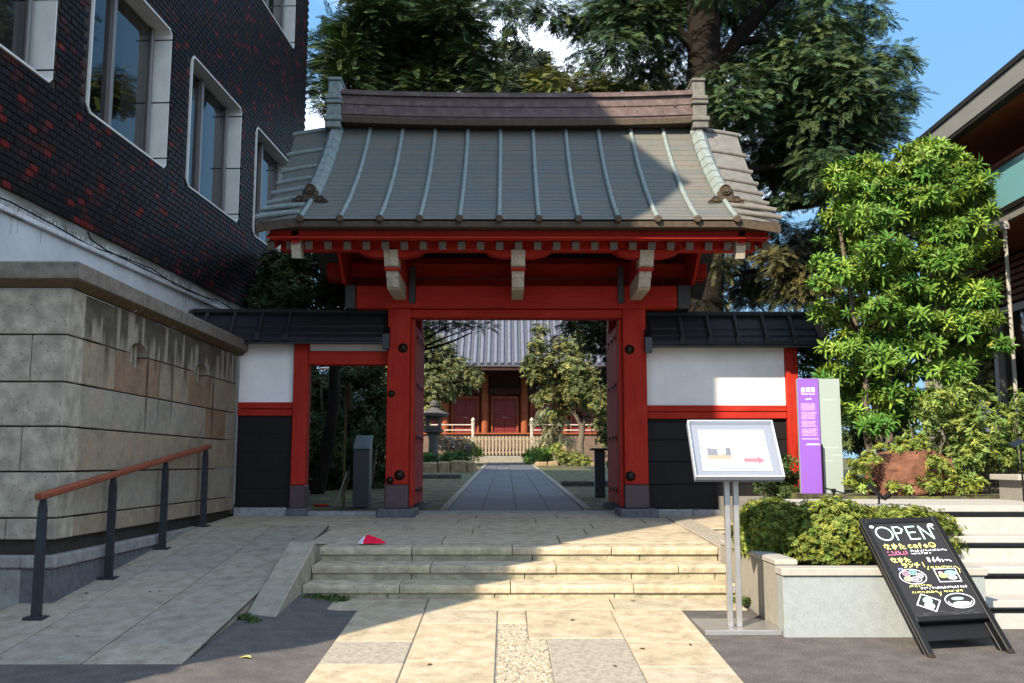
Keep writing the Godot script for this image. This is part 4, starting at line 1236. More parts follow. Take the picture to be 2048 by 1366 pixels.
func build_stone_wall() -> void:
	var t := thing("stone_wall", "old beige block wall with a stained coping and two barred peepholes", "wall", V(-3.7, 0.0, 8.0))
	wpart("wall_core", bd(-6.5, -3.82, 0.5, 2.6, 7.9, 12.6, 0.0), MT.plinth_dark, t)
	var ys := [2.62, 2.236, 1.853, 1.495, 1.135, 0.772, 0.60]
	var joints := [
		[7.95, 8.55, 9.60, 10.65, 11.70, 12.56],
		[7.95, 8.62, 9.72, 10.62, 11.45, 12.56],
		[7.95, 8.10, 8.50, 9.12, 10.16, 11.26, 12.1, 12.56],
		[7.95, 8.56, 9.58, 10.66, 11.66, 12.56],
		[7.95, 8.15, 8.45, 9.3, 10.4, 11.4, 12.56],
		[7.95, 8.9, 9.9, 10.95, 11.9, 12.56]]
	var holes := [[9.15, 2.236, 0.23], [11.05, 2.236, 0.23]]
	for r in 6:
		for i in joints[r].size() - 1:
			var d0: float = joints[r][i] + 0.004
			var d1: float = joints[r][i + 1] - 0.004
			var m: Material = [MT.wall_stone, MT.wall_stone_b][(r * 3 + i * 2) % 2]
			var hole := []
			for h in holes:
				if h[0] > d0 and h[0] < d1 and r < 2:
					hole = h
					if r == 1:
						m = MT.wall_stone_red
			if r == 2 and i == 5:
				m = MT.wall_stone_red
			wpart("stone_block", side_block(d0, d1, ys[r + 1] + 0.006, ys[r] - 0.006, hole), m, t)
	for h in holes:
		for k in 3:
			var m := Mb.new()
			m.box(V(-3.68, 2.09, h[0] - 0.06 + k * 0.11), V(-3.63, 2.37, h[0] - 0.11 + k * 0.11), 0.006)
			wpart("stone_bar", m, MT.wall_front, t)
		wpart("peephole_back", bd(-3.84, -3.82, 2.0, 2.45, h[0] - 0.3, h[0] + 0.3, 0.0), MT.plinth_dark, t)
	var fj := [[-3.549, -4.35, -5.4, -6.5], [-3.549, -3.835, -4.7, -5.7, -6.5], [-3.549, -4.25, -5.3, -6.5], [-3.549, -3.87, -4.75, -5.6, -6.5], [-3.549, -4.4, -5.5, -6.5], [-3.549, -3.95, -4.8, -6.5]]
	for r in 6:
		for i in fj[r].size() - 1:
			var m := Mb.new()
			m.box(V(fj[r][i + 1] + 0.004, ys[r + 1] + 0.006, 7.95), V(fj[r][i] - 0.001, ys[r] - 0.006, 7.64), 0.007)
			wpart("stone_block", m, MT.wall_front, t)
	# coping: mitred at the corner, cut into stones
	var prof := [Vector2(0.0, 2.615), Vector2(0.035, 2.622), Vector2(0.07, 2.65), Vector2(0.09, 2.672), Vector2(0.115, 2.68), Vector2(0.118, 2.80), Vector2(0.10, 2.818), Vector2(-0.40, 2.83)]
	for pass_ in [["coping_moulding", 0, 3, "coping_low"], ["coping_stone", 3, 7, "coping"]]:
		var js := [0.0, 8.9, 9.95, 11.08, 12.0, 12.58]
		for i in js.size() - 1:
			var m := Mb.new()
			for k in range(pass_[1], pass_[2]):
				var a: Vector2 = prof[k]
				var b: Vector2 = prof[k + 1]
				var da: float = 7.64 - a.x if i == 0 else js[i] + 0.004
				var db: float = 7.64 - b.x if i == 0 else js[i] + 0.004
				var e: float = js[i + 1] - 0.004
				m.quad(V(-3.55 + a.x, a.y, da), V(-3.55 + a.x, a.y, e), V(-3.55 + b.x, b.y, e), V(-3.55 + b.x, b.y, db), Vector3(1, 0.6 if k > 4 else -0.2, 0))
			if i == js.size() - 2:
				var poly := []
				for p in prof.slice(pass_[1], pass_[2] + 1):
					poly.append(p)
				poly.append(Vector2(-0.40, prof[pass_[1]].y))
				m.prism(poly, V(-3.55, 0, js[i + 1] - 0.004), Vector3.RIGHT, Vector3.UP, Vector3(0, 0, -0.01))
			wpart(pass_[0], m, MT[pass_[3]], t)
		var fx := [0.0, -4.32, -5.5, -6.5]
		for i in 3:
			var m := Mb.new()
			for k in range(pass_[1], pass_[2]):
				var a: Vector2 = prof[k]
				var b: Vector2 = prof[k + 1]
				var xa: float = -3.55 + a.x if i == 0 else fx[i] - 0.004
				var xb: float = -3.55 + b.x if i == 0 else fx[i] - 0.004
				var e: float = fx[i + 1] + 0.004
				m.quad(V(xa, a.y, 7.64 - a.x), V(e, a.y, 7.64 - a.x), V(e, b.y, 7.64 - b.x), V(xb, b.y, 7.64 - b.x), Vector3(0, 0.6 if k > 4 else -0.2, 1))
			wpart(pass_[0], m, MT[pass_[3]], t)
	# dark recess, ledge and base panels
	wpart("recess", bd(-6.5, -3.60, 0.48, 0.604, 7.69, 12.56, 0.0), MT.plinth_dark, t)
	for e in [[7.60, 8.02], [8.025, 9.3], [9.305, 10.6], [10.605, 12.55]]:
		var le := Mb.new()
		le.box(V(-3.8, 0.385, e[1]), V(-3.515, 0.485, e[0]), 0.012)
		wpart("ledge_stone", le, MT.plinth, t)
	for e in [[-3.80, -4.6], [-4.605, -6.5]]:
		var le := Mb.new()
		le.box(V(e[1], 0.385, 7.9), V(e[0], 0.485, 7.60), 0.012)
		wpart("ledge_stone", le, MT.plinth, t)
	for e in [[7.63, 8.0], [8.004, 8.35], [8.354, 9.2], [9.204, 10.6]]:
		wpart("base_panel", bd(-3.8, -3.535, -0.2, 0.38, e[0], e[1], 0.004), MT.pad_stone, t)
	wpart("base_panel", bd(-6.5, -3.8, -0.2, 0.38, 7.63, 7.9, 0.004), MT.plinth, t)

func build_handrail() -> void:
	var t := thing("handrail", "wooden handrail on four dark steel posts beside the ramp", "handrail", V(-3.45, 0.1, 9.0))
	var X := -3.45
	for d in [7.2, 8.46, 9.74, 11.01]:
		var y := ramp_y(d)
		var m := Mb.new()
		m.prism([Vector2(-0.036, y + 0.01), Vector2(-0.034, y + 0.55), Vector2(-0.032, y + 0.78), Vector2(-0.018, y + 0.875), Vector2(0.018, y + 0.875), Vector2(0.032, y + 0.78), Vector2(0.034, y + 0.55), Vector2(0.036, y + 0.01)], V(X, 0, d - 0.014), Vector3.RIGHT, Vector3.UP, Vector3(0, 0, -0.028))
		var po := wpart("post", m, MT.rail_steel, t)
		wpart("base_plate", bd(X - 0.075, X + 0.075, y - 0.01, y + 0.014, d - 0.06, d + 0.06, 0.004), MT.rail_steel, po)
	var m := Mb.new()
	m.beam(V(X, ramp_y(7.1) + 0.895, 7.12), V(X, ramp_y(11.1) + 0.895, 11.12), 0.07, 0.05, 0.012)
	wpart("rail", m, MT.rail_wood, t)

# frame of the facade: local x runs along it away from the street, y up, z out of the wall
func build_brick_building() -> void:
	var t := thing("brick_building", "dark glazed brick building with white framed windows, left of the gate", "building")
	t.set_meta("turned", true)
	var u := Vector3(0.0553, 0, -1).normalized()
	t.transform = Transform3D(Basis(u, Vector3.UP, Vector3(-u.z, 0, u.x)), Vector3(-5.19, 0, 0))
	var wins := [[7.27, 9.36, 5.06, 6.97], [10.12, 12.20, 5.06, 6.97], [12.95, 15.04, 5.06, 6.97], [15.86, 17.90, 5.06, 6.97], [15.86, 17.90, 9.30, 11.2], [12.95, 15.04, 9.30, 11.2], [10.12, 12.20, 9.30, 11.2], [7.27, 9.36, 9.30, 11.2]]
	# wall body: strips round the window openings, with depth
	var us := [1.94, 7.27, 9.36, 10.12, 12.20, 12.95, 15.04, 15.86, 17.90, 18.93]
	var ys := [3.77, 5.06, 6.97, 9.30, 11.2, 13.7]
	var wall := Mb.new()
	for i in us.size() - 1:
		for j in ys.size() - 1:
			if i % 2 == 1 and j % 2 == 1:
				continue
			wall.box(Vector3(us[i], ys[j], -0.5), Vector3(us[i + 1], ys[j + 1], -0.012), 0.0)
	part("wall", wall.mesh(), MT.grout, t)
	part("rear_mass", bx(Vector3(1.95, 0, -12), Vector3(18.92, 13.68, -2.5)).mesh(), MT.grout, t)
	var shell := Mb.new()
	shell.box(Vector3(1.95, 3.7, -2.5), Vector3(2.1, 13.68, -0.5))
	shell.box(Vector3(18.78, 3.7, -2.5), Vector3(18.92, 13.68, -0.5))
	shell.box(Vector3(2.1, 13.4, -2.5), Vector3(18.78, 13.68, -0.5))
	shell.box(Vector3(2.1, 3.7, -2.5), Vector3(18.78, 3.9, -0.5))
	shell.box(Vector3(2.1, 7.6, -2.5), Vector3(18.78, 8.4, -0.5))
	part("floor_slabs", shell.mesh(), MT.room, t)
	part("parapet", bx(Vector3(1.9, 13.7, -12.0), Vector3(18.97, 13.82, 0.04), 0.02).mesh(), MT.window_frame, t)
	# white render band with a lip under the tiles
	part("render_band", bx(Vector3(1.94, -0.5, -0.5), Vector3(18.93, 3.52, 0.02)).mesh(), MT.band, t)
	part("band_lip", bx(Vector3(1.94, 3.52, -0.4), Vector3(18.93, 3.575, 0.06), 0.012).mesh(), MT.band, t)
	part("stained_strip", bx(Vector3(1.94, 3.575, -0.4), Vector3(18.93, 3.77, -0.03)).mesh(), MT.band, t)
	var cb := Mb.new()
	var pts := []
	for k in 14:
		pts.append(Vector3(8.0 + k * 0.8, 3.62 + 0.03 * sin(k * 1.7) + 0.012 * (k % 3), 0.0))
	var rad := []
	rad.resize(14)
	rad.fill(0.009)
	cb.tube(pts, rad, 5)
	cb.tube([Vector3(10.3, 3.74, 0.0), Vector3(10.34, 3.66, 0.02), Vector3(10.6, 3.6, 0.07), Vector3(11.8, 3.59, 0.07), Vector3(14.0, 3.59, 0.07)], [0.009, 0.009, 0.009, 0.009, 0.009], 5)
	part("cable", cb.mesh(), MT.cable, t)
	# glazed bricks in running bond
	var kinds := ["brick_dark", "brick_blue", "brick_brown", "brick_red"]
	var bm := bx(Vector3(-0.068, -0.0325, -0.012), Vector3(0.068, 0.0325, 0.003), 0.003).mesh()
	var hm := bx(Vector3(-0.031, -0.0325, -0.012), Vector3(0.031, 0.0325, 0.003), 0.003).mesh()
	rng.seed = 1234
	var near := [[], [], [], []]
	var count := 0
	for r in 132:
		var y := 3.77 + 0.0375 + r * 0.075
		var off := 0.073 if r % 2 else 0.0
		for c in 118:
			var x := 1.95 + off + 0.073 + c * 0.146
			if x > 18.9:
				continue
			var blocked := false
			for w in wins:
				if x + 0.07 > w[0] - 0.012 and x - 0.07 < w[1] + 0.012 and y + 0.03 > w[2] - 0.012 and y - 0.03 < w[3] + 0.012:
					blocked = true
			if blocked:
				continue
			var q := rng.randf()
			var kd := 3 if q < 0.05 else (2 if q < 0.22 else (1 if q < 0.55 else 0))
			var tr := Transform3D(Basis(Vector3.UP, rng.randf_range(-0.02, 0.02)) * Basis(Vector3.RIGHT, rng.randf_range(-0.03, 0.03)), Vector3(x, y, rng.randf_range(-0.001, 0.002)))
			# the part of the wall that shows largest: single bricks
			if x > 8.25 and x < 10.0 and y < 5.05 and count < 300 and (y - 3.77) < 0.45 * (x - 7.6) + 0.9:
				var o := part("brick", bm, MT[kinds[kd]], t)
				o.transform = tr
				count += 1
			else:
				near[kd].append(tr)
	for k in 4:
		var mm := MultiMesh.new()
		mm.transform_format = MultiMesh.TRANSFORM_3D
		mm.mesh = bm
		mm.instance_count = near[k].size()
		for i in near[k].size():
			mm.set_instance_transform(i, near[k][i])
		var mi := MultiMeshInstance3D.new()
		mi.name = "brickwork"
		mi.multimesh = mm
		mi.material_override = MT[kinds[k]]
		mi.set_meta("kind", "stuff")
		t.add_child(mi, true)
	# windows: deep white frames with clipped corners, two lights, curtain behind
	for w in wins:
		var a: float = w[0]
		var b: float = w[1]
		var y0: float = w[2]
		var y1: float = w[3]
		var fr := Mb.new()
		var cl := 0.05
		var outer := [Vector2(a - 0.012, y0 + cl), Vector2(a + cl, y0 - 0.012), Vector2(b - cl, y0 - 0.012), Vector2(b + 0.012, y0 + cl), Vector2(b + 0.012, y1 - cl), Vector2(b - cl, y1 + 0.012), Vector2(a + cl, y1 + 0.012), Vector2(a - 0.012, y1 - cl)]
		var ai := a + 0.012
		var bi := b - 0.012
		var yi := y0 + 0.012
		var yj := y1 - 0.012
		var inner := [Vector2(ai, yi + cl), Vector2(ai + cl, yi), Vector2(bi - cl, yi), Vector2(bi, yi + cl), Vector2(bi, yj - cl), Vector2(bi - cl, yj), Vector2(ai + cl, yj), Vector2(ai, yj - cl)]
		var mid := Vector2((a + b) / 2, (y0 + y1) / 2)
		for i in 8:
			var j := (i + 1) % 8
			var zf := 0.02
			var zb := -0.24
			var P := func(v2: Vector2, z: float): return Vector3(v2.x, v2.y, z)
			var od: Vector2 = (outer[i] + outer[j]) / 2 - mid
			fr.quad(P.call(outer[i], zf), P.call(outer[j], zf), P.call(inner[j], zf), P.call(inner[i], zf), Vector3(0, 0, 1))
			fr.quad(P.call(inner[i], zf), P.call(inner[j], zf), P.call(inner[j], zb), P.call(inner[i], zb), Vector3(-od.x, -od.y, 0))
			fr.quad(P.call(outer[i], zf), P.call(outer[j], zf), P.call(outer[j], -0.02), P.call(outer[i], -0.02), Vector3(od.x, od.y, 0))
		var wd := part("window", fr.mesh(), MT.window_frame, t)
		for yy in [y0 + 0.14, (y0 + y1) / 2 - 0.05, y1 - 0.13]:      # dark joints between the metal plates of the jamb
			var jn := Mb.new()
			jn.box(Vector3(b - 0.016, yy - 0.008, -0.22), Vector3(b - 0.008, yy + 0.008, 0.062))
			part("frame_joint", jn.mesh(), MT.cable, wd)
		var cf := Mb.new()
		for q in [[a - 0.03, y0 - 0.03, 1, 1], [b + 0.03, y0 - 0.03, -1, 1], [b + 0.03, y1 + 0.03, -1, -1], [a - 0.03, y1 + 0.03, 1, -1]]:
			cf.prism([Vector2(q[0], q[1]), Vector2(q[0] + q[2] * 0.12, q[1]), Vector2(q[0], q[1] + q[3] * 0.115)], Vector3(0, 0, -0.03), Vector3.RIGHT, Vector3.UP, Vector3(0, 0, 0.03))
		part("corner_plate", cf.mesh(), MT.brick_dark, wd)
		var mu := a + 0.40 * (b - a)
		part("mullion", bx(Vector3(mu - 0.035, y0 + 0.02, -0.24), Vector3(mu + 0.035, y1 - 0.02, -0.14), 0.006).mesh(), MT.mullion, wd)
		part("sash", bx(Vector3(b - 0.16, y0 + 0.02, -0.24), Vector3(b - 0.10, y1 - 0.02, -0.17), 0.006).mesh(), MT.mullion, wd)
		for e in [[a + 0.03, mu - 0.035], [mu + 0.035, b - 0.16]]:
			var gm := Mb.new()
			gm.quad(Vector3(e[0], y0 + 0.03, -0.20), Vector3(e[1], y0 + 0.03, -0.20), Vector3(e[1], y1 - 0.03, -0.20), Vector3(e[0], y1 - 0.03, -0.20), Vector3(0, 0, 1))
			part("pane", gm.mesh(), MT.glass, wd)
		part("curtain", bx(Vector3(b - 0.75, y0 + 0.02, -0.285), Vector3(b - 0.18, y1 - 0.02, -0.275)).mesh(), MT.curtain, wd)

# ---------------------------------------------------------------- drawn pictures (lettering, chalk, print)
class Ink:
	var img: Image
	var W: int
	var H: int
	func _init(w: int, h: int, c: Color) -> void:
		W = w
		H = h
		img = Image.create(w, h, false, Image.FORMAT_RGB8)
		img.fill(c)
	func dot(x: float, y: float, r: float, c: Color) -> void:
		for j in range(int(y - r), int(y + r) + 2):
			for i in range(int(x - r), int(x + r) + 2):
				if i >= 0 and j >= 0 and i < W and j < H and Vector2(i - x, j - y).length() <= r:
					img.set_pixel(i, j, c)
	func line(pts: Array, at: Vector2, size: Vector2, r: float, c: Color) -> void:
		for k in pts.size() - 1:
			var a: Vector2 = at + pts[k] * size
			var b: Vector2 = at + pts[k + 1] * size
			var n := int(a.distance_to(b) / max(r * 0.5, 0.5)) + 1
			for i in n + 1:
				var p := a.lerp(b, float(i) / n)
				dot(p.x, p.y, r, c)
	func glyph(g: Array, at: Vector2, size: Vector2, r: float, c: Color) -> void:
		for s in g:
			line(s, at, size, r, c)
	func oval(at: Vector2, rad: Vector2, r: float, c: Color, a0 := 0.0, a1 := TAU) -> void:
		var pts := []
		for k in 33:
			var a := lerpf(a0, a1, k / 32.0)
			pts.append(Vector2(cos(a), sin(a)))
		line(pts, at, rad, r, c)
	func blob(at: Vector2, rad: Vector2, c: Color) -> void:
		for j in range(int(at.y - rad.y), int(at.y + rad.y) + 1):
			for i in range(int(at.x - rad.x), int(at.x + rad.x) + 1):
				if i >= 0 and j >= 0 and i < W and j < H and pow((i - at.x) / rad.x, 2) + pow((j - at.y) / rad.y, 2) <= 1.0:
					img.set_pixel(i, j, c)
	func scrawl(at: Vector2, w: float, h: float, r: float, c: Color, rg: RandomNumberGenerator) -> void:
		var x := at.x
		while x < at.x + w:
			var n := rg.randi_range(2, 3)
			for s in n:
				line([Vector2(rg.randf() * 0.8, rg.randf()), Vector2(rg.randf() * 0.8 + 0.1, rg.randf())], Vector2(x, at.y), Vector2(h, h), r, c)
			x += h * 1.05
	func texture() -> ImageTexture:
		img.generate_mipmaps()
		return ImageTexture.create_from_image(img)

func P2(s: String) -> Array:      # "x,y x,y / x,y ..." in hundredths
	var out := []
	for st in s.split("/"):
		var l := []
		for p in st.strip_edges().split(" "):
			var q := p.split(",")
			l.append(Vector2(float(q[0]), float(q[1])) / 100.0)
		out.append(l)
	return out

func print_mat(key: String, tex: Texture2D, rough := 0.6) -> StandardMaterial3D:
	var m := StandardMaterial3D.new()
	m.resource_name = key
	m.albedo_texture = tex
	m.roughness = rough
	MT[key] = m
	return m

func chalk_menu() -> ImageTexture:
	var k := Ink.new(512, 840, Color(0.105, 0.105, 0.12))
	var rg := RandomNumberGenerator.new()
	rg.seed = 12
	for i in 900:      # wiped chalk dust
		var p := Vector2(rg.randf() * 512, rg.randf() * 840)
		var t := rg.randf_range(0.115, 0.16)
		k.dot(p.x, p.y, rg.randf_range(0.5, 2.0), Color(t, t, t * 1.08))
	var mint := Color(0.72, 0.93, 0.86)
	var yel := Color(0.88, 0.86, 0.50)
	var wht := Color(0.86, 0.88, 0.92)
	var pnk := Color(0.86, 0.42, 0.58)
	k.oval(Vector2(92, 95), Vector2(60, 62), 6, mint)
	k.glyph(P2("10,0 10,100 / 10,4 55,0 85,22 60,48 10,52"), Vector2(165, 34), Vector2(90, 122), 6, mint)
	k.glyph(P2("12,0 10,100 / 12,2 90,0 / 10,48 75,46 / 10,100 92,98"), Vector2(262, 34), Vector2(88, 122), 6, mint)
	k.glyph(P2("8,100 8,0 88,100 90,0"), Vector2(368, 34), Vector2(92, 122), 6, mint)
	k.oval(Vector2(22, 26), Vector2(12, 9), 4, wht)
	k.oval(Vector2(478, 24), Vector2(20, 10), 4, wht, 0.4, 5.6)
	k.line([Vector2(0, 0), Vector2(30, 46)], Vector2(456, 20), Vector2.ONE, 2.5, wht)
	k.line([Vector2(0, 30), Vector2(18, 0)], Vector2(36, 40), Vector2.ONE, 2.5, wht)
	var na := P2("10,25 55,25 / 38,5 15,60 / 65,15 88,30 / 65,40 65,80 45,92 38,76 60,70 88,88")
	var yu := P2("20,20 20,80 35,35 65,20 85,45 65,70 45,60 / 55,5 58,60 40,95")
	var ta := P2("8,30 55,30 / 35,5 14,92 / 55,50 88,48 / 50,75 62,90 92,86")
	var x := 36.0
	for g in [na, yu, ta]:
		k.glyph(g, Vector2(x, 192), Vector2(50, 56), 4, yel)
		x += 56
	for g in [P2("85,35 55,25 25,55 50,88 88,75"), P2("80,40 40,30 25,70 50,88 78,60 / 80,30 88,90"), P2("75,5 50,10 45,95 / 22,45 78,42"), P2("25,60 82,55 60,28 28,50 40,88 85,80")]:
		k.glyph(g, Vector2(x + 6, 194), Vector2(40, 50), 4, yel)
		x += 40
	k.oval(Vector2(x + 40, 216), Vector2(24, 22), 3, yel)
	k.oval(Vector2(x + 40, 218), Vector2(12, 9), 2, yel, 0.2, 2.9)
	k.dot(x + 32, 209, 2.5, yel)
	k.dot(x + 48, 209, 2.5, yel)
	k.scrawl(Vector2(44, 262), 130, 24, 3, pnk, rg)
	k.line([Vector2(0, 0), Vector2(140, -4)], Vector2(40, 296), Vector2.ONE, 2.5, pnk)
	k.scrawl(Vector2(214, 256), 270, 18, 2.5, wht, rg)
	k.scrawl(Vector2(214, 282), 140, 18, 2.5, wht, rg)
	x = 36
	for g in [na, yu, ta]:
		k.glyph(g, Vector2(x, 322), Vector2(46, 48), 4, yel)
		x += 50
	x = 96
	for g in [P2("20,15 80,15 / 12,42 86,42 70,76 34,96"), P2("14,20 40,36 / 14,86 50,76 90,26"), P2("70,8 20,24 / 8,46 92,46 / 50,20 50,62 24,96"), P2("50,0 50,66 / 50,90 50,94")]:
		k.glyph(g, Vector2(x, 374), Vector2(44, 44), 4, yel)
		x += 47
	x = 300
	for g in [P2("50,5 25,20 70,60 50,92 25,70 72,25 50,5"), P2("70,5 28,50 35,90 70,85 70,55 32,60"), P2("60,5 15,62 88,60 / 62,35 62,96")]:
		k.glyph(g, Vector2(x, 330), Vector2(36, 46), 4, wht)
		x += 36
	k.scrawl(Vector2(x + 4, 352), 66, 24, 3, wht, rg)
	k.scrawl(Vector2(58, 418), 40, 20, 3, Color(0.6, 0.65, 0.95), rg)
	# four dishes
	k.oval(Vector2(136, 498), Vector2(96, 66), 3, wht)
	for p in [[100, 470, 26, 20, Color(0.75, 0.6, 0.68)], [150, 462, 26, 18, Color(0.55, 0.78, 0.78)], [190, 490, 24, 18, Color(0.78, 0.76, 0.84)], [96, 516, 28, 18, Color(0.80, 0.84, 0.66)], [150, 524, 38, 22, Color(0.72, 0.72, 0.80)]]:
		k.oval(Vector2(p[0], p[1]), Vector2(p[2], p[3]), 3.5, p[4])
		k.blob(Vector2(p[0], p[1]), Vector2(p[2] * 0.6, p[3] * 0.5), p[4] * 0.85)
	k.line([Vector2(0, 0), Vector2(160, 2), Vector2(158, 118), Vector2(-2, 116), Vector2(0, 0)], Vector2(314, 438), Vector2.ONE, 3.5, wht)
	k.blob(Vector2(424, 480), Vector2(44, 24), Color(0.50, 0.82, 0.84))
	k.blob(Vector2(360, 500), Vector2(32, 20), Color(0.86, 0.85, 0.45))
	k.blob(Vector2(420, 520), Vector2(34, 18), Color(0.80, 0.84, 0.86))
	k.blob(Vector2(350, 474), Vector2(18, 12), Color(0.85, 0.62, 0.68))
	k.scrawl(Vector2(300, 414), 170, 16, 2.5, yel, rg)
	k.line([Vector2(0, 0), Vector2(-16, 26), Vector2(-8, 30)], Vector2(288, 412), Vector2.ONE, 2.5, yel)
	k.line([Vector2(0, 0), Vector2(18, 24), Vector2(10, 60)], Vector2(486, 420), Vector2.ONE, 2.5, yel)
	k.scrawl(Vector2(70, 570), 150, 20, 3, yel, rg)
	k.scrawl(Vector2(150, 594), 330, 18, 3, wht, rg)
	k.line([Vector2(66, 0), Vector2(178, 62), Vector2(112, 150), Vector2(0, 88), Vector2(66, 0)], Vector2(60, 652), Vector2.ONE, 4, wht)
	k.blob(Vector2(150, 708), Vector2(34, 26), Color(0.58, 0.86, 0.84))
	k.blob(Vector2(146, 752), Vector2(36, 28), Color(0.84, 0.88, 0.88))
	k.oval(Vector2(378, 722), Vector2(104, 62), 3.5, wht)
	k.oval(Vector2(378, 726), Vector2(84, 44), 3, wht, 0.1, 3.2)
	k.blob(Vector2(384, 748), Vector2(66, 18), Color(0.90, 0.92, 0.94))
	k.blob(Vector2(370, 704), Vector2(46, 14), Color(0.55, 0.70, 0.72))
	k.scrawl(Vector2(70, 628), 170, 16, 2.5, yel, rg)
	k.scrawl(Vector2(300, 630), 150, 16, 2.5, yel, rg)
	k.line([Vector2(0, 0), Vector2(20, 26), Vector2(14, 44)], Vector2(246, 630), Vector2.ONE, 2.5, yel)
	k.line([Vector2(0, 0), Vector2(-14, 30)], Vector2(278, 640), Vector2.ONE, 2.5, yel)
	for i in 30:
		k.line([Vector2(0, 0), Vector2(rg.randf_range(10, 40), rg.randf_range(-3, 3))], Vector2(rg.randf_range(20, 460), rg.randf_range(800, 834)), Vector2.ONE, 0.8, Color(0.35, 0.36, 0.42))
	return k.texture()

func direction_print() -> ImageTexture:
	var k := Ink.new(420, 300, Color(0.80, 0.80, 0.81))
	var rg := RandomNumberGenerator.new()
	rg.seed = 6
	# small photograph of a roof and a courtyard
	for j in 90:
		for i in 150:
			var c := Color(0.86, 0.88, 0.90)
			if j > 58:
				c = Color(0.74, 0.64, 0.46)
			elif i < 66 and j > 6 + i / 12:
				c = Color(0.36, 0.35, 0.38) if (i + j / 3) % 7 < 5 else Color(0.55, 0.55, 0.58)
			elif i > 118 and j > 4:
				c = Color(0.33, 0.35, 0.38)
			elif j > 50:
				c = Color(0.68, 0.64, 0.50) if i < 110 else Color(0.30, 0.32, 0.28)
			c = c * rg.randf_range(0.62, 0.76)
			k.img.set_pixel(40 + i, 130 + j, c)
	var red := Color(0.68, 0.20, 0.23)
	for i in range(260, 345):
		for j in range(210, 240):
			k.img.set_pixel(i, j, red)
	for i in 44:
		var h := 30 - i * 30 / 44
		for j in range(225 - h, 226 + h):
			k.img.set_pixel(345 + i, j, red)
	for e in [[240, 245], [250, 256]]:
		for i in range(e[0], e[1]):
			for j in range(210, 240):
				k.img.set_pixel(i, j, red)
	for r in 4:
		k.scrawl(Vector2(228 + r * 6, 40 + r * 34), 130 - r * 14, 18, 1.2, Color(0.64, 0.64, 0.67), rg)
	k.scrawl(Vector2(60, 40), 110, 20, 1.2, Color(0.66, 0.66, 0.70), rg)
	k.scrawl(Vector2(60, 78), 140, 14, 1.0, Color(0.66, 0.66, 0.70), rg)
	for i in range(110, 330):
		for j in range(280, 292):
			k.img.set_pixel(i, j, Color(0.42, 0.42, 0.48))
	return k.texture()

func purple_print() -> ImageTexture:
	var k := Ink.new(176, 960, Color(0.49, 0.32, 0.68))
	var rg := RandomNumberGenerator.new()
	rg.seed = 9
	var w := Color(0.95, 0.93, 0.97)
	var kanji := [P2("50,0 5,38 / 50,0 95,38 / 28,40 72,40 / 12,62 88,62 / 50,40 50,96 / 26,70 34,90 / 74,70 66,90 / 4,97 96,97"),
		P2("8,5 8,98 / 8,5 58,5 58,98 / 22,22 44,22 / 20,48 20,72 46,72 46,48 / 33,30 33,72 / 76,15 76,75 / 95,4 95,98 84,90"),
		P2("8,4 8,98 / 8,6 34,6 24,34 36,58 16,66 / 68,0 68,12 / 44,26 44,14 96,14 96,26 / 52,36 88,36 / 42,56 98,56 / 60,56 44,98 / 78,56 78,94 98,94 98,80")]
	for i in 3:
		k.glyph(kanji[i], Vector2(28 + i * 42, 66), Vector2(32, 34), 2.6, w)
	k.scrawl(Vector2(28, 110), 52, 11, 1.6, w, rg)
	k.scrawl(Vector2(90, 110), 56, 11, 1.6, w, rg)
	k.scrawl(Vector2(62, 148), 50, 13, 2.0, w, rg)
	var y := 184.0
	while y < 440:
		if int((y - 184) / 9.0) % 7 != 6:
			k.scrawl(Vector2(22, y), rg.randf_range(110, 132), 7, 1.1, Color(0.82, 0.72, 0.92), rg)
		y += 9.5
	for r in [[452, 20, 140], [496, 52, 120]]:
		k.line([Vector2(0, 0), Vector2(r[2], 0)], Vector2(r[1], r[0]), Vector2.ONE, 1.4, w)
	k.scrawl(Vector2(62, 486), 100, 8, 1.2, w, rg)
	return k.texture()

func grey_print() -> ImageTexture:
	var k := Ink.new(176, 960, Color(0.56, 0.60, 0.585))
	var rg := RandomNumberGenerator.new()
	rg.seed = 10
	var w := Color(0.72, 0.75, 0.73)
	var y := 160.0
	while y < 540:
		k.scrawl(Vector2(24, y), rg.randf_range(90, 124), 7, 0.9, Color(0.59, 0.63, 0.61), rg)
		y += 10
	for r in [[158, 30, 110], [516, 6, 60], [516, 76, 60], [572, 90, 80], [612, 20, 70]]:
		k.line([Vector2(0, 0), Vector2(r[2], 0)], Vector2(r[1], r[0]), Vector2.ONE, 2.0, w)
	return k.texture()

# ---------------------------------------------------------------- right side
func build_planter() -> void:
	var t := thing("stone_planter", "low grey stone planter holding clipped bushes, right of the steps", "planter", V(2.8, -0.06, 7.8))
	wpart("front_wall", bd(2.05, 3.55, -0.2, 0.372, 7.185, 7.34, 0.004), MT.planter_stone, t)
	wpart("side_wall", bd(2.055, 2.20, -0.2, 0.43, 7.345, 9.3, 0.004), MT.planter_side, t)
	wpart("side_wall", bd(3.41, 3.55, -0.2, 0.372, 7.345, 8.5, 0.004), MT.planter_stone, t)
	wpart("cap_stone", bd(2.04, 3.565, 0.375, 0.432, 7.165, 7.36, 0.006), MT.cap_stone, t)
	wpart("cap_stone", bd(2.045, 2.22, 0.433, 0.475, 7.365, 8.2, 0.006), MT.cap_stone, t)
	wpart("cap_stone", bd(2.045, 2.22, 0.433, 0.475, 8.205, 9.25, 0.006), MT.cap_stone, t)
	wpart("cap_stone", bd(3.39, 3.565, 0.375, 0.432, 7.365, 8.5, 0.006), MT.cap_stone, t)
	wpart("soil", bd(2.19, 3.42, -0.1, 0.36, 7.33, 9.4, 0.0), MT.soil, t)

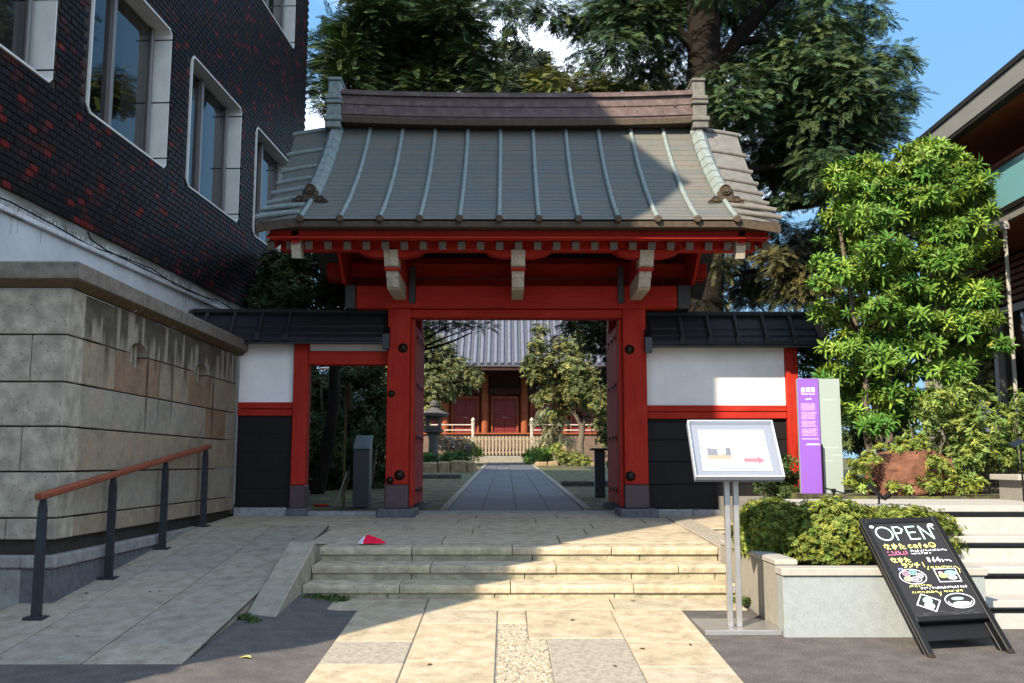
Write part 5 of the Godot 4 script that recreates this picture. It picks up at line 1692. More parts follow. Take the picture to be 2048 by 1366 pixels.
func build_terrace() -> void:
	var t := struct("terrace_steps")
	t.set_meta("label", "broad pale stone steps up to the cafe terrace")
	var X1 := 11.0
	for k in 4:
		var y: float = [0.108, 0.322, 0.535, 0.775][k]
		var d := 7.41 + 0.355 * k
		var x0: float = 3.58 if k < 3 else 2.78
		var last := k == 3
		var x := x0
		while x < X1 - 0.1:
			var w := 1.8 if x0 < 3 and x < 3 else 2.4
			wpart("tread", bd(x + 0.003, x + w - 0.003, y, y + 0.055, d, 10.1 if last else d + 0.40, 0.006), MT.tread, t)
			x += w
		wpart("riser", bd(x0, X1, -0.3, y - 0.048, d + 0.03, d + 0.4, 0.004), MT.tread, t)
		wpart("recess_back", bd(x0, X1, y - 0.048, y, d + 0.26, d + 0.4, 0.0), MT.tread, t)
	wpart("terrace_fill", bd(2.8, X1, 0.2, 0.774, 8.9, 17.5, 0.0), MT.tread_riser, t)
	# slotted drain cover let into the terrace edge
	for i in 14:
		wpart("drain_slat", bd(3.02 + i * 0.04, 3.045 + i * 0.04, 0.828, 0.842, 8.50, 8.60, 0.002), MT.steel, t)
	# bed behind the terrace
	var b := single("planting_bed", bd(3.36, 9.0, 0.3, 0.86, 10.105, 17.5, 0.0), MT.soil, "raised soil bed behind the terrace, full of shrubs", "bed")
	b.remove_meta("category")
	b.set_meta("kind", "structure")
	var w := thing("terrace_wall", "low grey wall with a pale cap at the far right of the terrace", "wall", V(5.8, 0.83, 10.0))
	wpart("wall", bd(5.15, 9.0, 0.83, 1.03, 9.55, 10.0, 0.0), MT.tread_riser, w)
	wpart("cap_stone", bd(5.08, 9.0, 1.032, 1.09, 9.48, 10.05, 0.006), MT.cap_stone, w)

func build_signs() -> void:
	# steel lectern with an acrylic cover
	var t := thing("sign_stand", "steel sign stand with a red arrow sheet under clear acrylic", "sign", V(1.76, -0.06, 7.4))
	var y0 := -0.075
	wpart("base_plate", bd(1.475, 2.045, y0 + 0.012, y0 + 0.05, 7.23, 7.78, 0.004), MT.steel, t)
	for x in [1.70, 1.768]:
		wpart("post", bd(x - 0.021, x + 0.021, y0 + 0.05, 1.18, 7.375, 7.415, 0.004), MT.steel, t)
	wpart("cross_tie", bd(1.68, 1.79, 0.24, 0.27, 7.38, 7.41, 0.002), MT.steel, t)
	# tilted panel: a frame of its own, local x right, y up the slope, z out of the face
	var lo := V(1.745, 1.085, 7.15)
	var hi := V(1.760, 1.522, 7.50)
	var up := (hi - lo).normalized()
	var T := Transform3D(Basis(Vector3.RIGHT, up, Vector3.RIGHT.cross(up)), (lo + hi) / 2)
	var L := lo.distance_to(hi)
	var m := Mb.new()
	m.box(Vector3(-0.335, -L / 2, -0.035), Vector3(0.335, L / 2, -0.012), 0.004, T)
	var bk := wpart("back_plate", m, MT.back_plate, t)
	m = Mb.new()
	for e in [[-0.335, -0.325, -L / 2, L / 2], [0.325, 0.335, -L / 2, L / 2], [-0.324, 0.324, -L / 2, -L / 2 + 0.012], [-0.324, 0.324, L / 2 - 0.012, L / 2]]:
		m.box(Vector3(e[0], e[2], -0.011), Vector3(e[1], e[3], 0.03), 0.002, T)
	wpart("acrylic_rim", m, MT.acrylic_edge, bk)
	m = Mb.new()
	m.flat(T * Vector3(-0.255, L / 2 - 0.075, -0.006), T * Vector3(0.255, L / 2 - 0.075, -0.006), T * Vector3(0.262, -L / 2 + 0.085, -0.006), T * Vector3(-0.262, -L / 2 + 0.085, -0.006))
	wpart("printed_sheet", m, print_mat("print_arrow", direction_print(), 0.7), bk)
	m = Mb.new()
	m.quad(T * Vector3(-0.33, -L / 2, 0.027), T * Vector3(0.33, -L / 2, 0.027), T * Vector3(0.33, L / 2, 0.027), T * Vector3(-0.33, L / 2, 0.027))
	wpart("acrylic_cover", m, MT.acrylic, bk)
	m = Mb.new()
	m.box(Vector3(-0.15, -0.03, -0.09), Vector3(0.17, 0.12, -0.036), 0.004, T)
	wpart("bracket", m, MT.steel, t)

	# purple and grey information board
	var s := thing("information_board", "tall board, purple left half and pale grey right half, beside the wall", "sign", V(3.63, 0.8, 11.0))
	wpart("board", bd(3.385, 3.632, 0.70, 2.181, 11.0, 11.05, 0.003), MT.sign_edge, s)
	wpart("board", bd(3.637, 3.885, 0.70, 2.181, 11.02, 11.07, 0.003), MT.sign_edge, s)
	var q := Mb.new()
	q.flat(V(3.387, 2.179, 10.997), V(3.630, 2.179, 10.997), V(3.630, 0.70, 10.997), V(3.387, 0.70, 10.997))
	wpart("purple_face", q, print_mat("print_purple", purple_print(), 0.45), s)
	q = Mb.new()
	q.flat(V(3.639, 2.179, 11.017), V(3.883, 2.179, 11.017), V(3.883, 0.70, 11.017), V(3.639, 0.70, 11.017))
	wpart("grey_face", q, print_mat("print_grey", grey_print(), 0.45), s)
	wpart("shadow_strip", bd(3.628, 3.642, 0.80, 1.42, 10.96, 10.995, 0.002), MT.cable, s)  # dark strip put in as a shadow at the edge of the grey half

	# menu board lying against the planter
	var B1 := V(2.86, -0.098, 6.60)
	var ex := (V(3.50, -0.098, 6.715) - V(2.86, -0.098, 6.60)).normalized()
	var ey := (V(2.70, 0.782, 7.35) - B1).normalized()
	ex = (ex - ey * ex.dot(ey)).normalized()
	var ez := ex.cross(ey)
	var a := thing("menu_board", "black chalk menu board reading OPEN, leaning on the planter", "sign")
	a.set_meta("turned", true)
	a.transform = Transform3D(Basis(ex, ey, ez), B1)
	var W := 0.655
	var H := 1.17
	for x in [0.0, W - 0.045]:
		var st := part("frame_stile", bx(Vector3(x, 0.0, -0.032), Vector3(x + 0.045, H, 0.0), 0.004).mesh(), MT.board_black, a)
		part("worn_tip", bx(Vector3(x - 0.001, -0.004, -0.033), Vector3(x + 0.046, 0.035, 0.001), 0.004).mesh(), MT.worn_wood, st)
	part("frame_rail", bx(Vector3(0.045, H - 0.05, -0.030), Vector3(W - 0.045, H - 0.002, -0.001), 0.004).mesh(), MT.board_black, a)
	part("frame_rail", bx(Vector3(0.045, 0.275, -0.030), Vector3(W - 0.045, 0.315, -0.001), 0.004).mesh(), MT.board_black, a)
	part("board", bx(Vector3(0.045, 0.31, -0.022), Vector3(W - 0.045, H - 0.05, -0.012), 0.0).mesh(), MT.board_black, a)
	var f := Mb.new()
	f.flat(Vector3(0.046, H - 0.051, -0.009), Vector3(W - 0.046, H - 0.051, -0.009), Vector3(W - 0.046, 0.316, -0.009), Vector3(0.046, 0.316, -0.009))
	part("chalk_face", f.mesh(), print_mat("print_chalk", chalk_menu(), 0.75), a)
	# rear leaf of the folded stand, seen below the front one
	for x in [0.012, W - 0.057]:
		part("rear_leg", bx(Vector3(x, 0.03, -0.085), Vector3(x + 0.045, H - 0.02, -0.05), 0.004).mesh(), MT.board_black, a)
	part("rear_board", bx(Vector3(0.05, 0.16, -0.078), Vector3(W - 0.05, H - 0.06, -0.066), 0.0).mesh(), MT.board_black, a)

	# little solar spotlights at the terrace edge
	for e in [[3.40, 8.75, 0.10, 1.0], [5.05, 9.35, 0.55, -0.6]]:
		var sp := thing("solar_spotlight", ["solar spotlight with a tilted panel at the terrace edge above the bushes", "thin solar spotlight standing tall before the shrubs by the terrace wall"][0 if e[2] < 0.3 else 1], "lamp", V(e[0], 0.83, e[1]), "garden spotlights")
		var c := V(e[0], 0.83, e[1])
		var tu := Mb.new()
		tu.tube([c, c + Vector3(0, e[2], 0)], [0.009, 0.009], 6)
		wpart("stake", tu, MT.cable, sp)
		var pn := Mb.new()
		var sc := 1.0 if e[2] < 0.3 else 0.75
		pn.box(Vector3(-0.085, -0.005, -0.055) * sc, Vector3(0.085, 0.005, 0.055) * sc, 0.002, Transform3D(Basis(Vector3(0, 0, 1), -0.75 * e[3]) * Basis(Vector3.RIGHT, 0.5), c + Vector3(-0.03, e[2] + 0.02, 0.0)))
		wpart("solar_panel", pn, MT.cabinet, sp)
		var lh := Mb.new()
		lh.lathe([Vector2(0.001, 0.05), Vector2(0.02, 0.05), Vector2(0.026, 0.02), Vector2(0.022, -0.03), Vector2(0.001, -0.034)], c + Vector3(0.06, e[2] * 0.5 + 0.02, 0.02), 10, Basis(Vector3(0, 0, 1), -1.0))
		wpart("lamp_head", lh, MT.cable, sp)
	var gs := thing("ground_spotlight", "small black ground spotlight on a stake before the grey board", "lamp", V(3.28, 0.83, 9.6))
	var c2 := V(3.28, 0.83, 9.6)
	var g1 := Mb.new()
	g1.tube([c2, c2 + Vector3(0, 0.10, 0)], [0.012, 0.012], 6)
	wpart("stake", g1, MT.cable, gs)
	var g2 := Mb.new()
	g2.tube([c2 + Vector3(-0.10, 0.13, 0), c2 + Vector3(0.11, 0.07, 0.03)], [0.008, 0.008], 6)
	g2.box(c2 + Vector3(-0.02, 0.08, -0.02), c2 + Vector3(0.02, 0.12, 0.02), 0.005)
	wpart("lamp_head", g2, MT.cable, gs)

func build_rock() -> void:
	var m := Mb.new()
	# angular boulder: a bent box whose faces are broken into facets
	var f := FastNoiseLite.new()
	f.seed = 4
	f.frequency = 1.6
	var N := 14
	var c := V(4.40, 1.07, 10.45)
	var half := Vector3(0.41, 0.24, 0.26)
	for ax in 3:
		for s in [-1, 1]:
			for i in N:
				for j in N:
					var p := []
					for e in [[i, j], [i + 1, j], [i + 1, j + 1], [i, j + 1]]:
						var q := Vector3.ZERO
						q[ax] = s
						q[(ax + 1) % 3] = e[0] * 2.0 / N - 1.0
						q[(ax + 2) % 3] = e[1] * 2.0 / N - 1.0
						var r := q.lerp(q.normalized() * 1.15, 0.22)
						r = r * half
						r.y += 0.04 * sin(r.x * 6.0 + 1.0) - 0.10 * r.x * (1.0 if r.y > 0 else 0.0)
						r += r.normalized() * f.get_noise_3dv(r * 3.0 + Vector3(3, 1, 2)) * 0.045
						r += r.normalized() * f.get_noise_3dv(r * 11.0) * 0.018
						p.append(c + r)
					var o := Vector3.ZERO
					o[ax] = s
					m.quad(p[0], p[1], p[2], p[3], o)
	single("boulder", m, MT.rock, "angular reddish brown boulder among the terrace shrubs", "rock")

func build_cafe() -> void:
	var t := thing("cafe_building", "modern cafe building with deep eaves and a glass balcony, far right", "building", V(7.8, 0.8, 11.5))
	var L := func(x: float, d: float) -> float: return x + 0.025 * d
	var run := func(x0: float, x1: float, y0: float, y1: float, d0: float, d1: float) -> Mb:
		var m := Mb.new()
		var b := [Vector2(x0, y0), Vector2(x1, y0), Vector2(x1, y1), Vector2(x0, y1)]
		m.prism(b, V(0.025 * d0, 0, d0), Vector3.RIGHT, Vector3.UP, V(0.025 * (d1 - d0), 0, d1 - d0))
		return m
	# roof: thin black covering, metal fascia, timber soffit
	var rf := wpart("roof", run.call(5.676, 11.4, 5.85, 5.916, 4.8, 17.04), MT.roof_black, t)
	wpart("fascia", run.call(5.7, 5.796, 5.604, 5.844, 4.8, 16.98), MT.cafe_fascia, rf)
	wpart("gutter", run.call(5.712, 5.832, 5.556, 5.599, 4.8, 16.97), MT.cafe_dark, rf)
	for i in 13:
		wpart("soffit_plank", run.call(5.845 + i * 0.126, 5.845 + i * 0.126 + 0.12, 5.59 + i * 0.014, 5.615 + i * 0.014, 4.8, 16.92), MT.cafe_wood, t)
	# upper storey
	wpart("upper_wall", run.call(7.14, 7.32, 4.44, 5.832, 13.44, 16.8), MT.cafe_wall, t)
	wpart("upper_wall", run.call(7.14, 7.32, 4.44, 5.832, 4.8, 9.84), MT.cafe_wall, t)
	wpart("upper_opening", run.call(7.92, 7.98, 4.44, 5.832, 9.84, 13.44), MT.cafe_wall, t)
	wpart("upper_frame", run.call(7.14, 7.26, 4.5, 5.82, 13.26, 13.44), MT.cafe_wall, t)
	# balcony
	wpart("balcony_slab", run.call(6.192, 7.92, 4.32, 4.476, 4.8, 12.54), MT.cafe_fascia, t)
	wpart("balcony_edge", run.call(6.156, 6.204, 4.44, 4.506, 4.8, 12.56), MT.cafe_dark, t)
	var dd := 4.8
	while dd < 12.4:
		wpart("balustrade_pane", run.call(6.18, 6.194, 4.518, 5.064, dd + 0.006, min(dd + 1.26, 12.53) - 0.006), MT.balcony_glass, t)
		dd += 1.26
	wpart("balcony_rail", run.call(6.15, 6.228, 5.07, 5.124, 4.8, 12.55), MT.cafe_wood, t)
	wpart("balcony_back", run.call(6.9, 6.96, 4.476, 5.04, 4.8, 9.84), MT.cafe_wall, t)
	for i in 8:
		wpart("soffit_plank", run.call(6.24 + i * 0.15, 6.24 + i * 0.15 + 0.142, 4.296, 4.316, 4.8, 15.0), MT.cafe_wood, t)
	# ground floor: louvres over large windows
	for i in 7:
		wpart("louvre", run.call(7.128, 7.2, 3.58 + i * 0.098, 3.58 + i * 0.098 + 0.066, 4.8, 16.2), MT.cafe_wood, t)
	wpart("louvre_back", run.call(7.224, 7.272, 3.54, 4.296, 4.8, 16.32), MT.cafe_dark, t)
	wpart("head_frame", run.call(7.116, 7.224, 3.42, 3.528, 4.8, 16.32), MT.cafe_fascia, t)
	for d in [4.8, 7.2, 9.6, 12.0, 14.3, 16.2]:
		wpart("window_post", run.call(7.116, 7.224, 0.83, 3.42, d, d + 0.12), MT.cafe_fascia, t)
	for d in [4.92, 7.32, 9.72, 12.12, 14.42]:
		wpart("window_pane", run.call(7.152, 7.164, 0.85, 3.42, d, d + (2.28 if d < 12 else 1.78)), MT.glass, t)
	wpart("interior_wall", run.call(9.12, 9.24, 0.8, 4.32, 4.8, 16.8), MT.cafe_wood, t)
	wpart("ground_wall", run.call(7.128, 7.32, 0.8, 3.54, 16.32, 17.04), MT.cafe_wall, t)
	wpart("end_wall", run.call(7.14, 11.4, 0.8, 5.832, 16.8, 17.04), MT.cafe_wall, t)
	wpart("first_floor", run.call(7.32, 11.4, 4.32, 4.44, 4.8, 16.8), MT.cafe_wall, t)
	# slender steel column under the balcony
	var m := Mb.new()
	m.tube([V(6.49, 0.83, 12.04), V(6.49, 4.22, 12.04)], [0.026, 0.026], 8)
	m.tube([V(6.49, 4.22, 12.04), V(6.49, 4.32, 12.04)], [0.066, 0.066], 10)
	wpart("column", m, MT.cap_stone, t)

# ---------------------------------------------------------------- behind the gate
func build_hall() -> void:
	var t := thing("temple_hall", "temple hall with a grey tiled roof and orange columns at the end of the path", "building", V(0, 1.3, 48))
	wpart("podium", bd(-8, 8, 1.0, 2.62, 47.0, 60, 0.02), MT.hall_base, t)
	wpart("veranda_floor", bd(-8, 8, 2.62, 2.70, 46.9, 48.6, 0.01), MT.hall_orange, t)
	wpart("rear_wall", bd(-7.0, 7.0, 2.7, 5.8, 48.35, 48.6, 0.0), MT.hall_orange, t)
	var cx := [-5.05, -3.06, -1.06, 0.93, 2.93, 4.93]
	for x in cx:
		var m := Mb.new()
		m.tube([V(x, 2.7, 48.0), V(x, 5.7, 48.0)], [0.185, 0.175], 14)
		wpart("column", m, MT.hall_orange, t)
	for i in 5:
		var a: float = cx[i] + 0.30
		var b: float = cx[i + 1] - 0.30
		var f := Mb.new()
		f.box(V(a, 2.70, 48.3), V(a + 0.09, 4.58, 48.12), 0.01)
		f.box(V(b - 0.09, 2.70, 48.3), V(b, 4.58, 48.12), 0.01)
		f.box(V(a + 0.09, 4.46, 48.3), V(b - 0.09, 4.58, 48.12), 0.01)
		var fr := wpart("door_frame", f, MT.hall_orange, t)
		var mid := (a + b) / 2
		for e in [[a + 0.09, mid - 0.006], [mid + 0.006, b - 0.09]]:
			var lf := wpart("door_leaf", bd(e[0], e[1], 2.72, 4.46, 48.22, 48.28, 0.006), MT.hall_red, fr)
			wpart("door_panel", bd(e[0] + 0.08, e[1] - 0.08, 2.85, 3.55, 48.205, 48.222, 0.01), MT.hall_red, lf)
			wpart("door_panel", bd(e[0] + 0.08, e[1] - 0.08, 3.65, 4.35, 48.205, 48.222, 0.01), MT.hall_red, lf)
		wpart("door_lock", bd(mid - 0.12, mid + 0.12, 3.50, 3.53, 48.19, 48.22, 0.004), MT.steel, fr)
	wpart("tie_beam", bd(-7, 7, 4.68, 5.0, 47.9, 48.1, 0.015), MT.hall_brown, t)
	wpart("upper_panel", bd(-7, 7, 5.0, 5.75, 48.1, 48.3, 0.0), MT.hall_brown, t)
	wpart("top_beam", bd(-7.2, 7.2, 5.62, 5.85, 47.85, 48.15, 0.015), MT.hall_brown, t)
	# eaves
	wpart("fascia", bd(-8.9, 8.9, 5.64, 5.73, 45.25, 45.35, 0.01), MT.hall_copper, t)
	wpart("fascia", bd(-8.9, 8.9, 5.76, 5.83, 45.18, 45.3, 0.01), MT.hall_copper, t)
	for i in 56:
		var m := Mb.new()
		m.beam(V(-8.25 + i * 0.30, 5.70, 45.35), V(-8.25 + i * 0.30, 6.35, 48.4), 0.09, 0.10)
		wpart("rafter", m, MT.hall_brown, t)
	var ry := func(d: float) -> float: return 5.92 + 0.74 * (d - 45.1) + 0.02 * pow(d - 45.1, 2)
	var rf := Mb.new()
	for i in 12:
		var a := lerpf(45.08, 53.5, i / 12.0)
		var b := lerpf(45.08, 53.5, (i + 1) / 12.0)
		rf.quad(V(-9, ry.call(a), a), V(9, ry.call(a), a), V(9, ry.call(b), b), V(-9, ry.call(b), b), Vector3.UP)
		rf.quad(V(-9, ry.call(a), 107 - a), V(9, ry.call(a), 107 - a), V(9, ry.call(b), 107 - b), V(-9, ry.call(b), 107 - b), Vector3.UP)
		rf.quad(V(-9, ry.call(a) - 0.12, a), V(9, ry.call(a) - 0.12, a), V(9, ry.call(b) - 0.12, b), V(-9, ry.call(b) - 0.12, b), Vector3.DOWN)
	rf.quad(V(-9, ry.call(45.08), 45.08), V(9, ry.call(45.08), 45.08), V(9, ry.call(45.08) - 0.1, 45.08), V(-9, ry.call(45.08) - 0.1, 45.08), Vector3(0, 0, 1))
	var roof := wpart("roof", rf, MT.hall_tile, t)
	for i in 54:
		var x := -8.75 + i * 0.33
		var pts := []
		var rad := []
		for k in 7:
			var d := lerpf(45.04, 53.4, k / 6.0)
			pts.append(V(x, ry.call(d) + 0.04, d))
			rad.append(0.085)
		var m := Mb.new()
		m.tube(pts, rad, 7)
		wpart("tile_row", m, MT.hall_rib, roof)
	wpart("ridge", bd(-8.2, 8.2, ry.call(53.5) - 0.2, ry.call(53.5) + 0.9, 53.2, 53.8, 0.05), MT.hall_tile, t)
	# railing with capped posts either side of the stair
	for s in [-1, 1]:
		var x: float = -1.62 if s < 0 else 1.27
		var m := Mb.new()
		m.lathe([Vector2(0.085, -0.55), Vector2(0.085, 0.52), Vector2(0.10, 0.54), Vector2(0.10, 0.60), Vector2(0.07, 0.62), Vector2(0.105, 0.70), Vector2(0.085, 0.78), Vector2(0.02, 0.85), Vector2(0.001, 0.86)], V(x, 2.60, 46.95), 12)
		wpart("railing_post", m, MT.hall_white, t)
		for y in [2.80, 3.06]:
			wpart("railing_bar", bd(x if s > 0 else -6.0, 6.0 if s > 0 else x, y, y + 0.06, 46.92, 46.98, 0.008), MT.hall_white, t)
	for i in 5:
		wpart("stair_step", bd(-1.5, 1.2, 1.5, 1.72 + i * 0.19, 46.35 + i * 0.14, 46.6 + i * 0.14, 0.01), MT.hall_base, t)

	var f := thing("picket_fence", "low pale picket fence across the end of the path before the hall", "fence", V(0.13, 1.58, 46.0))
	wpart("base_kerb", bd(-2.4, 2.6, 1.1, 1.56, 45.75, 46.3, 0.02), MT.kerb, f)
	for i in 26:
		var x := -2.0 + i * 0.166
		wpart("picket", bd(x, x + 0.075, 1.60, 2.50, 45.97, 46.0, 0.006), MT.picket, f)
	for y in [1.70, 2.34]:
		wpart("fence_rail", bd(-2.05, 2.3, y, y + 0.06, 46.005, 46.05, 0.006), MT.picket, f)

func build_garden_objects() -> void:
	var l := thing("stone_lantern", "weathered dark stone lantern left of the courtyard path", "lantern", V(-2.43, court(32), 32))
	var c := V(-2.43, 0, 32)
	var m := Mb.new()
	m.lathe([Vector2(0.40, 0.85), Vector2(0.40, 0.98), Vector2(0.29, 1.06), Vector2(0.27, 1.33), Vector2(0.17, 1.41)], c, 6)
	wpart("base", m, MT.lantern, l)
	m = Mb.new()
	m.lathe([Vector2(0.17, 1.41), Vector2(0.155, 1.76), Vector2(0.17, 2.16)], c, 12)
	wpart("shaft", m, MT.lantern, l)
	m = Mb.new()
	m.lathe([Vector2(0.17, 2.16), Vector2(0.33, 2.24), Vector2(0.35, 2.33), Vector2(0.23, 2.35)], c, 6)
	wpart("platform", m, MT.lantern, l)
	m = Mb.new()
	for s in [-1, 1]:
		m.box(c + Vector3(s * 0.205 - 0.045, 2.35, -0.22), c + Vector3(s * 0.205 + 0.045, 2.75, 0.22), 0.01)
		m.box(c + Vector3(-0.16, 2.35, s * 0.20 - 0.025), c + Vector3(0.16, 2.44, s * 0.20 + 0.025), 0.005)
		m.box(c + Vector3(-0.16, 2.66, s * 0.20 - 0.025), c + Vector3(0.16, 2.75, s * 0.20 + 0.025), 0.005)
	wpart("firebox", m, MT.lantern, l)
	m = Mb.new()
	m.lathe([Vector2(0.24, 2.75), Vector2(0.48, 2.76), Vector2(0.52, 2.86), Vector2(0.40, 2.90), Vector2(0.21, 3.0), Vector2(0.11, 3.07)], c, 6)
	wpart("roof", m, MT.lantern, l)
	m = Mb.new()
	m.lathe([Vector2(0.09, 3.07), Vector2(0.135, 3.13), Vector2(0.12, 3.23), Vector2(0.03, 3.32), Vector2(0.001, 3.33)], c, 10)
	wpart("finial", m, MT.lantern, l)

	var b := thing("raised_bed", "raised bed edged with pale rough stones left of the path", "planting bed", V(-1.8, court(31), 31))
	rng.seed = 51
	var x := -3.2
	while x < -1.05:
		var w := rng.randf_range(0.32, 0.58)
		wpart("edge_stone", bd(x, min(x + w - 0.015, -1.0), 0.85, 1.27 + rng.randf_range(-0.05, 0.05), 31.0 + rng.randf_range(-0.04, 0.04), 31.4, 0.05), MT.bed_stone, b)
		x += w
	var d := 31.4
	while d < 34.0:
		wpart("edge_stone", bd(-1.35, -1.03 + rng.randf_range(-0.05, 0.04), 0.85, 1.27 + rng.randf_range(-0.05, 0.05), d, d + 0.5, 0.05), MT.bed_stone, b)
		d += 0.52
	wpart("soil", bd(-5.0, -1.25, 0.85, 1.20, 31.3, 36, 0.0), MT.soil, b)
	for e in [[-3.6, -1.18, 25.6, "low dark kerb stones left of the path beyond the doorway"], [1.22, 4.0, 21.1, "low dark kerb stones right of the path before the grass"]]:
		var k := thing("garden_kerb", e[3], "kerb", V((e[0] + e[1]) / 2, court(e[2]), e[2]))
		var n := 4
		for i in n:
			var xa: float = lerp(float(e[0]), float(e[1]), float(i) / n)
			var xb: float = lerp(float(e[0]), float(e[1]), float(i + 1) / n)
			wpart("kerb_stone", bd(xa, xb - 0.012, court(e[2]) - 0.05, court(e[2]) + 0.10, e[2], e[2] + 0.22, 0.025), MT.garden_stone, k)
	var low := thing("low_stones", "row of pale stones edging the grass right of the path", "stones", V(2.1, court(40), 40))
	x = 1.2
	while x < 3.9:
		var w := rng.randf_range(0.35, 0.7)
		wpart("edge_stone", bd(x, x + w - 0.02, 1.05, 1.30 + rng.randf_range(-0.03, 0.05), 40.0, 40.5, 0.06), MT.bed_stone, low)
		x += w
	for e in [[1.80, 42.0, 0.34, 1.0, "upright pale stone beside the shrubs right of the path"], [2.55, 41.0, 0.32, 0.95, "pointed pale stone near the garden tree trunk"]]:
		var sm := Mb.new()
		sm.lathe([Vector2(e[2], 0.0), Vector2(e[2] * 0.95, e[3] * 0.4), Vector2(e[2] * 0.6, e[3] * 0.8), Vector2(0.001, e[3])], V(e[0], court(e[1]) - 0.05, e[1]), 7, Basis(Vector3(0, 0, 1), 0.15))
		single("garden_stone", sm, MT.bed_stone, e[4], "stone")
	var gs := thing("reading_stand", "dark flat topped stand on a thick post right of the path, beside the gate leaf", "sign", V(1.68, court(17), 17))
	wpart("top", bd(1.50, 1.88, 1.43, 1.47, 16.9, 17.25, 0.01), MT.cabinet, gs)
	wpart("post", bd(1.58, 1.76, 0.60, 1.43, 17.0, 17.15, 0.01), MT.board_black, gs)

	# seen through the small doorway
	var sp := thing("post_sign", "pale narrow sign board on a thin post behind the small doorway", "sign", V(-2.43, 0.56, 14.5))
	var tu := Mb.new()
	tu.tube([V(-2.445, 0.55, 14.5), V(-2.44, 2.38, 14.5)], [0.022, 0.022], 8)
	wpart("post", tu, MT.sign_post, sp)
	var pl := Mb.new()
	pl.prism([Vector2(-0.05, 0.0), Vector2(0.05, 0.0), Vector2(0.05, 0.36), Vector2(0.0, 0.42), Vector2(-0.05, 0.36)], V(-2.395, 2.0, 14.47), Vector3(0.75, 0, 0.66), Vector3.UP, Vector3(0.01, 0, -0.015))
	wpart("board", pl, MT.sign_post, sp)
	var ca := thing("cabinet", "dark upright cabinet with a sloping lid behind the small doorway", "cabinet", V(-2.2, 0.56, 14.6))
	var cm := Mb.new()
	cm.prism([Vector2(14.45, 0.56), Vector2(14.45, 1.40), Vector2(14.75, 1.60), Vector2(14.75, 0.56)], Vector3(-2.30, 0, 0), Vector3(0, 0, -1), Vector3.UP, Vector3(0.24, 0, 0))
	wpart("body", cm, MT.cabinet, ca)
	var lid := Mb.new()
	lid.beam(V(-2.18, 1.415, 14.44), V(-2.18, 1.625, 14.76), 0.26, 0.015)
	wpart("lid", lid, MT.steel, ca)
	var sk := Mb.new()
	sk.tube([V(-2.56, 0.57, 14.4), V(-2.39, 1.08, 14.48)], [0.010, 0.010], 6)
	single("leaning_stick", sk, MT.cap_stone, "thin pale stick leaning on the post behind the doorway", "stick")
	var rg := TorusMesh.new()
	rg.inner_radius = 0.085
	rg.outer_radius = 0.12
	rg.rings = 20
	rg.ring_segments = 8
	var ring := MeshInstance3D.new()
	ring.name = numbered("red_ring")
	ring.mesh = rg
	ring.material_override = MT.red
	add_child(ring)
	ring.position = V(-2.74, 0.585, 14.3)
	ring.set_meta("label", "red ring lying on the dark floor behind the small doorway")
	ring.set_meta("category", "ring")

# ---------------------------------------------------------------- plants
func spray_mesh() -> ArrayMesh:      # conifer branchlet along +x
	var m := Mb.new()
	var r := RandomNumberGenerator.new()
	r.seed = 2
	for i in 20:
		var x := 0.05 + i * 0.047
		var L := r.randf_range(0.24, 0.36) * (1.0 - 0.55 * x)
		for s in [-1, 1]:
			var a := deg_to_rad(r.randf_range(38, 58))
			var d := Vector3(cos(a), r.randf_range(-0.35, 0.15), s * sin(a)).normalized()
			var side := Vector3(-d.z, 0.25 * s, d.x).normalized() * 0.020
			var o := Vector3(x, -0.18 * x * x, 0)
			m.quad(o, o + d * L * 0.5 + side, o + d * L, o + d * L * 0.5 - side)
	for k in 2:
		var w := Vector3(0, 0.022 * k, 0.022 * (1 - k))
		m.quad(Vector3.ZERO - w * 0.5, Vector3(0.95, -0.17, 0), Vector3(1.06, -0.22, 0), w * 0.5)
	return m.mesh()

func leaf_into(m: Mb, o: Vector3, d: Vector3, up: Vector3, L: float, w: float, bend: float) -> void:
	var s := d.cross(up).normalized() * w * 0.5
	var n := s.cross(d).normalized()
	if n.y < 0:
		n = -n
	var mid := o + d * L * 0.5 + n * L * 0.04
	var tip := o + d * L - n * L * bend
	var e := n * w * 0.16
	m.quad(o, mid + s + e, tip, mid)
	m.quad(o, mid, tip, mid - s + e)

func cluster_mesh(n: int, L: float, w: float, seed_: int, flat := 0.5) -> ArrayMesh:   # twig end with small leaves, growing up +y
	var m := Mb.new()
	var r := RandomNumberGenerator.new()
	r.seed = seed_
	for i in n:
		var a := TAU * i * 0.381966 + r.randf() * 0.5
		var el := r.randf_range(0.1, 1.0) * (1.0 - flat * float(i) / n)
		var d := Vector3(cos(a) * cos(el), sin(el), sin(a) * cos(el))
		leaf_into(m, Vector3(0, r.randf_range(-0.25, 0.2), 0) + d * 0.1, d, Vector3.UP, L * r.randf_range(0.7, 1.1), w, 0.12)
	return m.mesh()

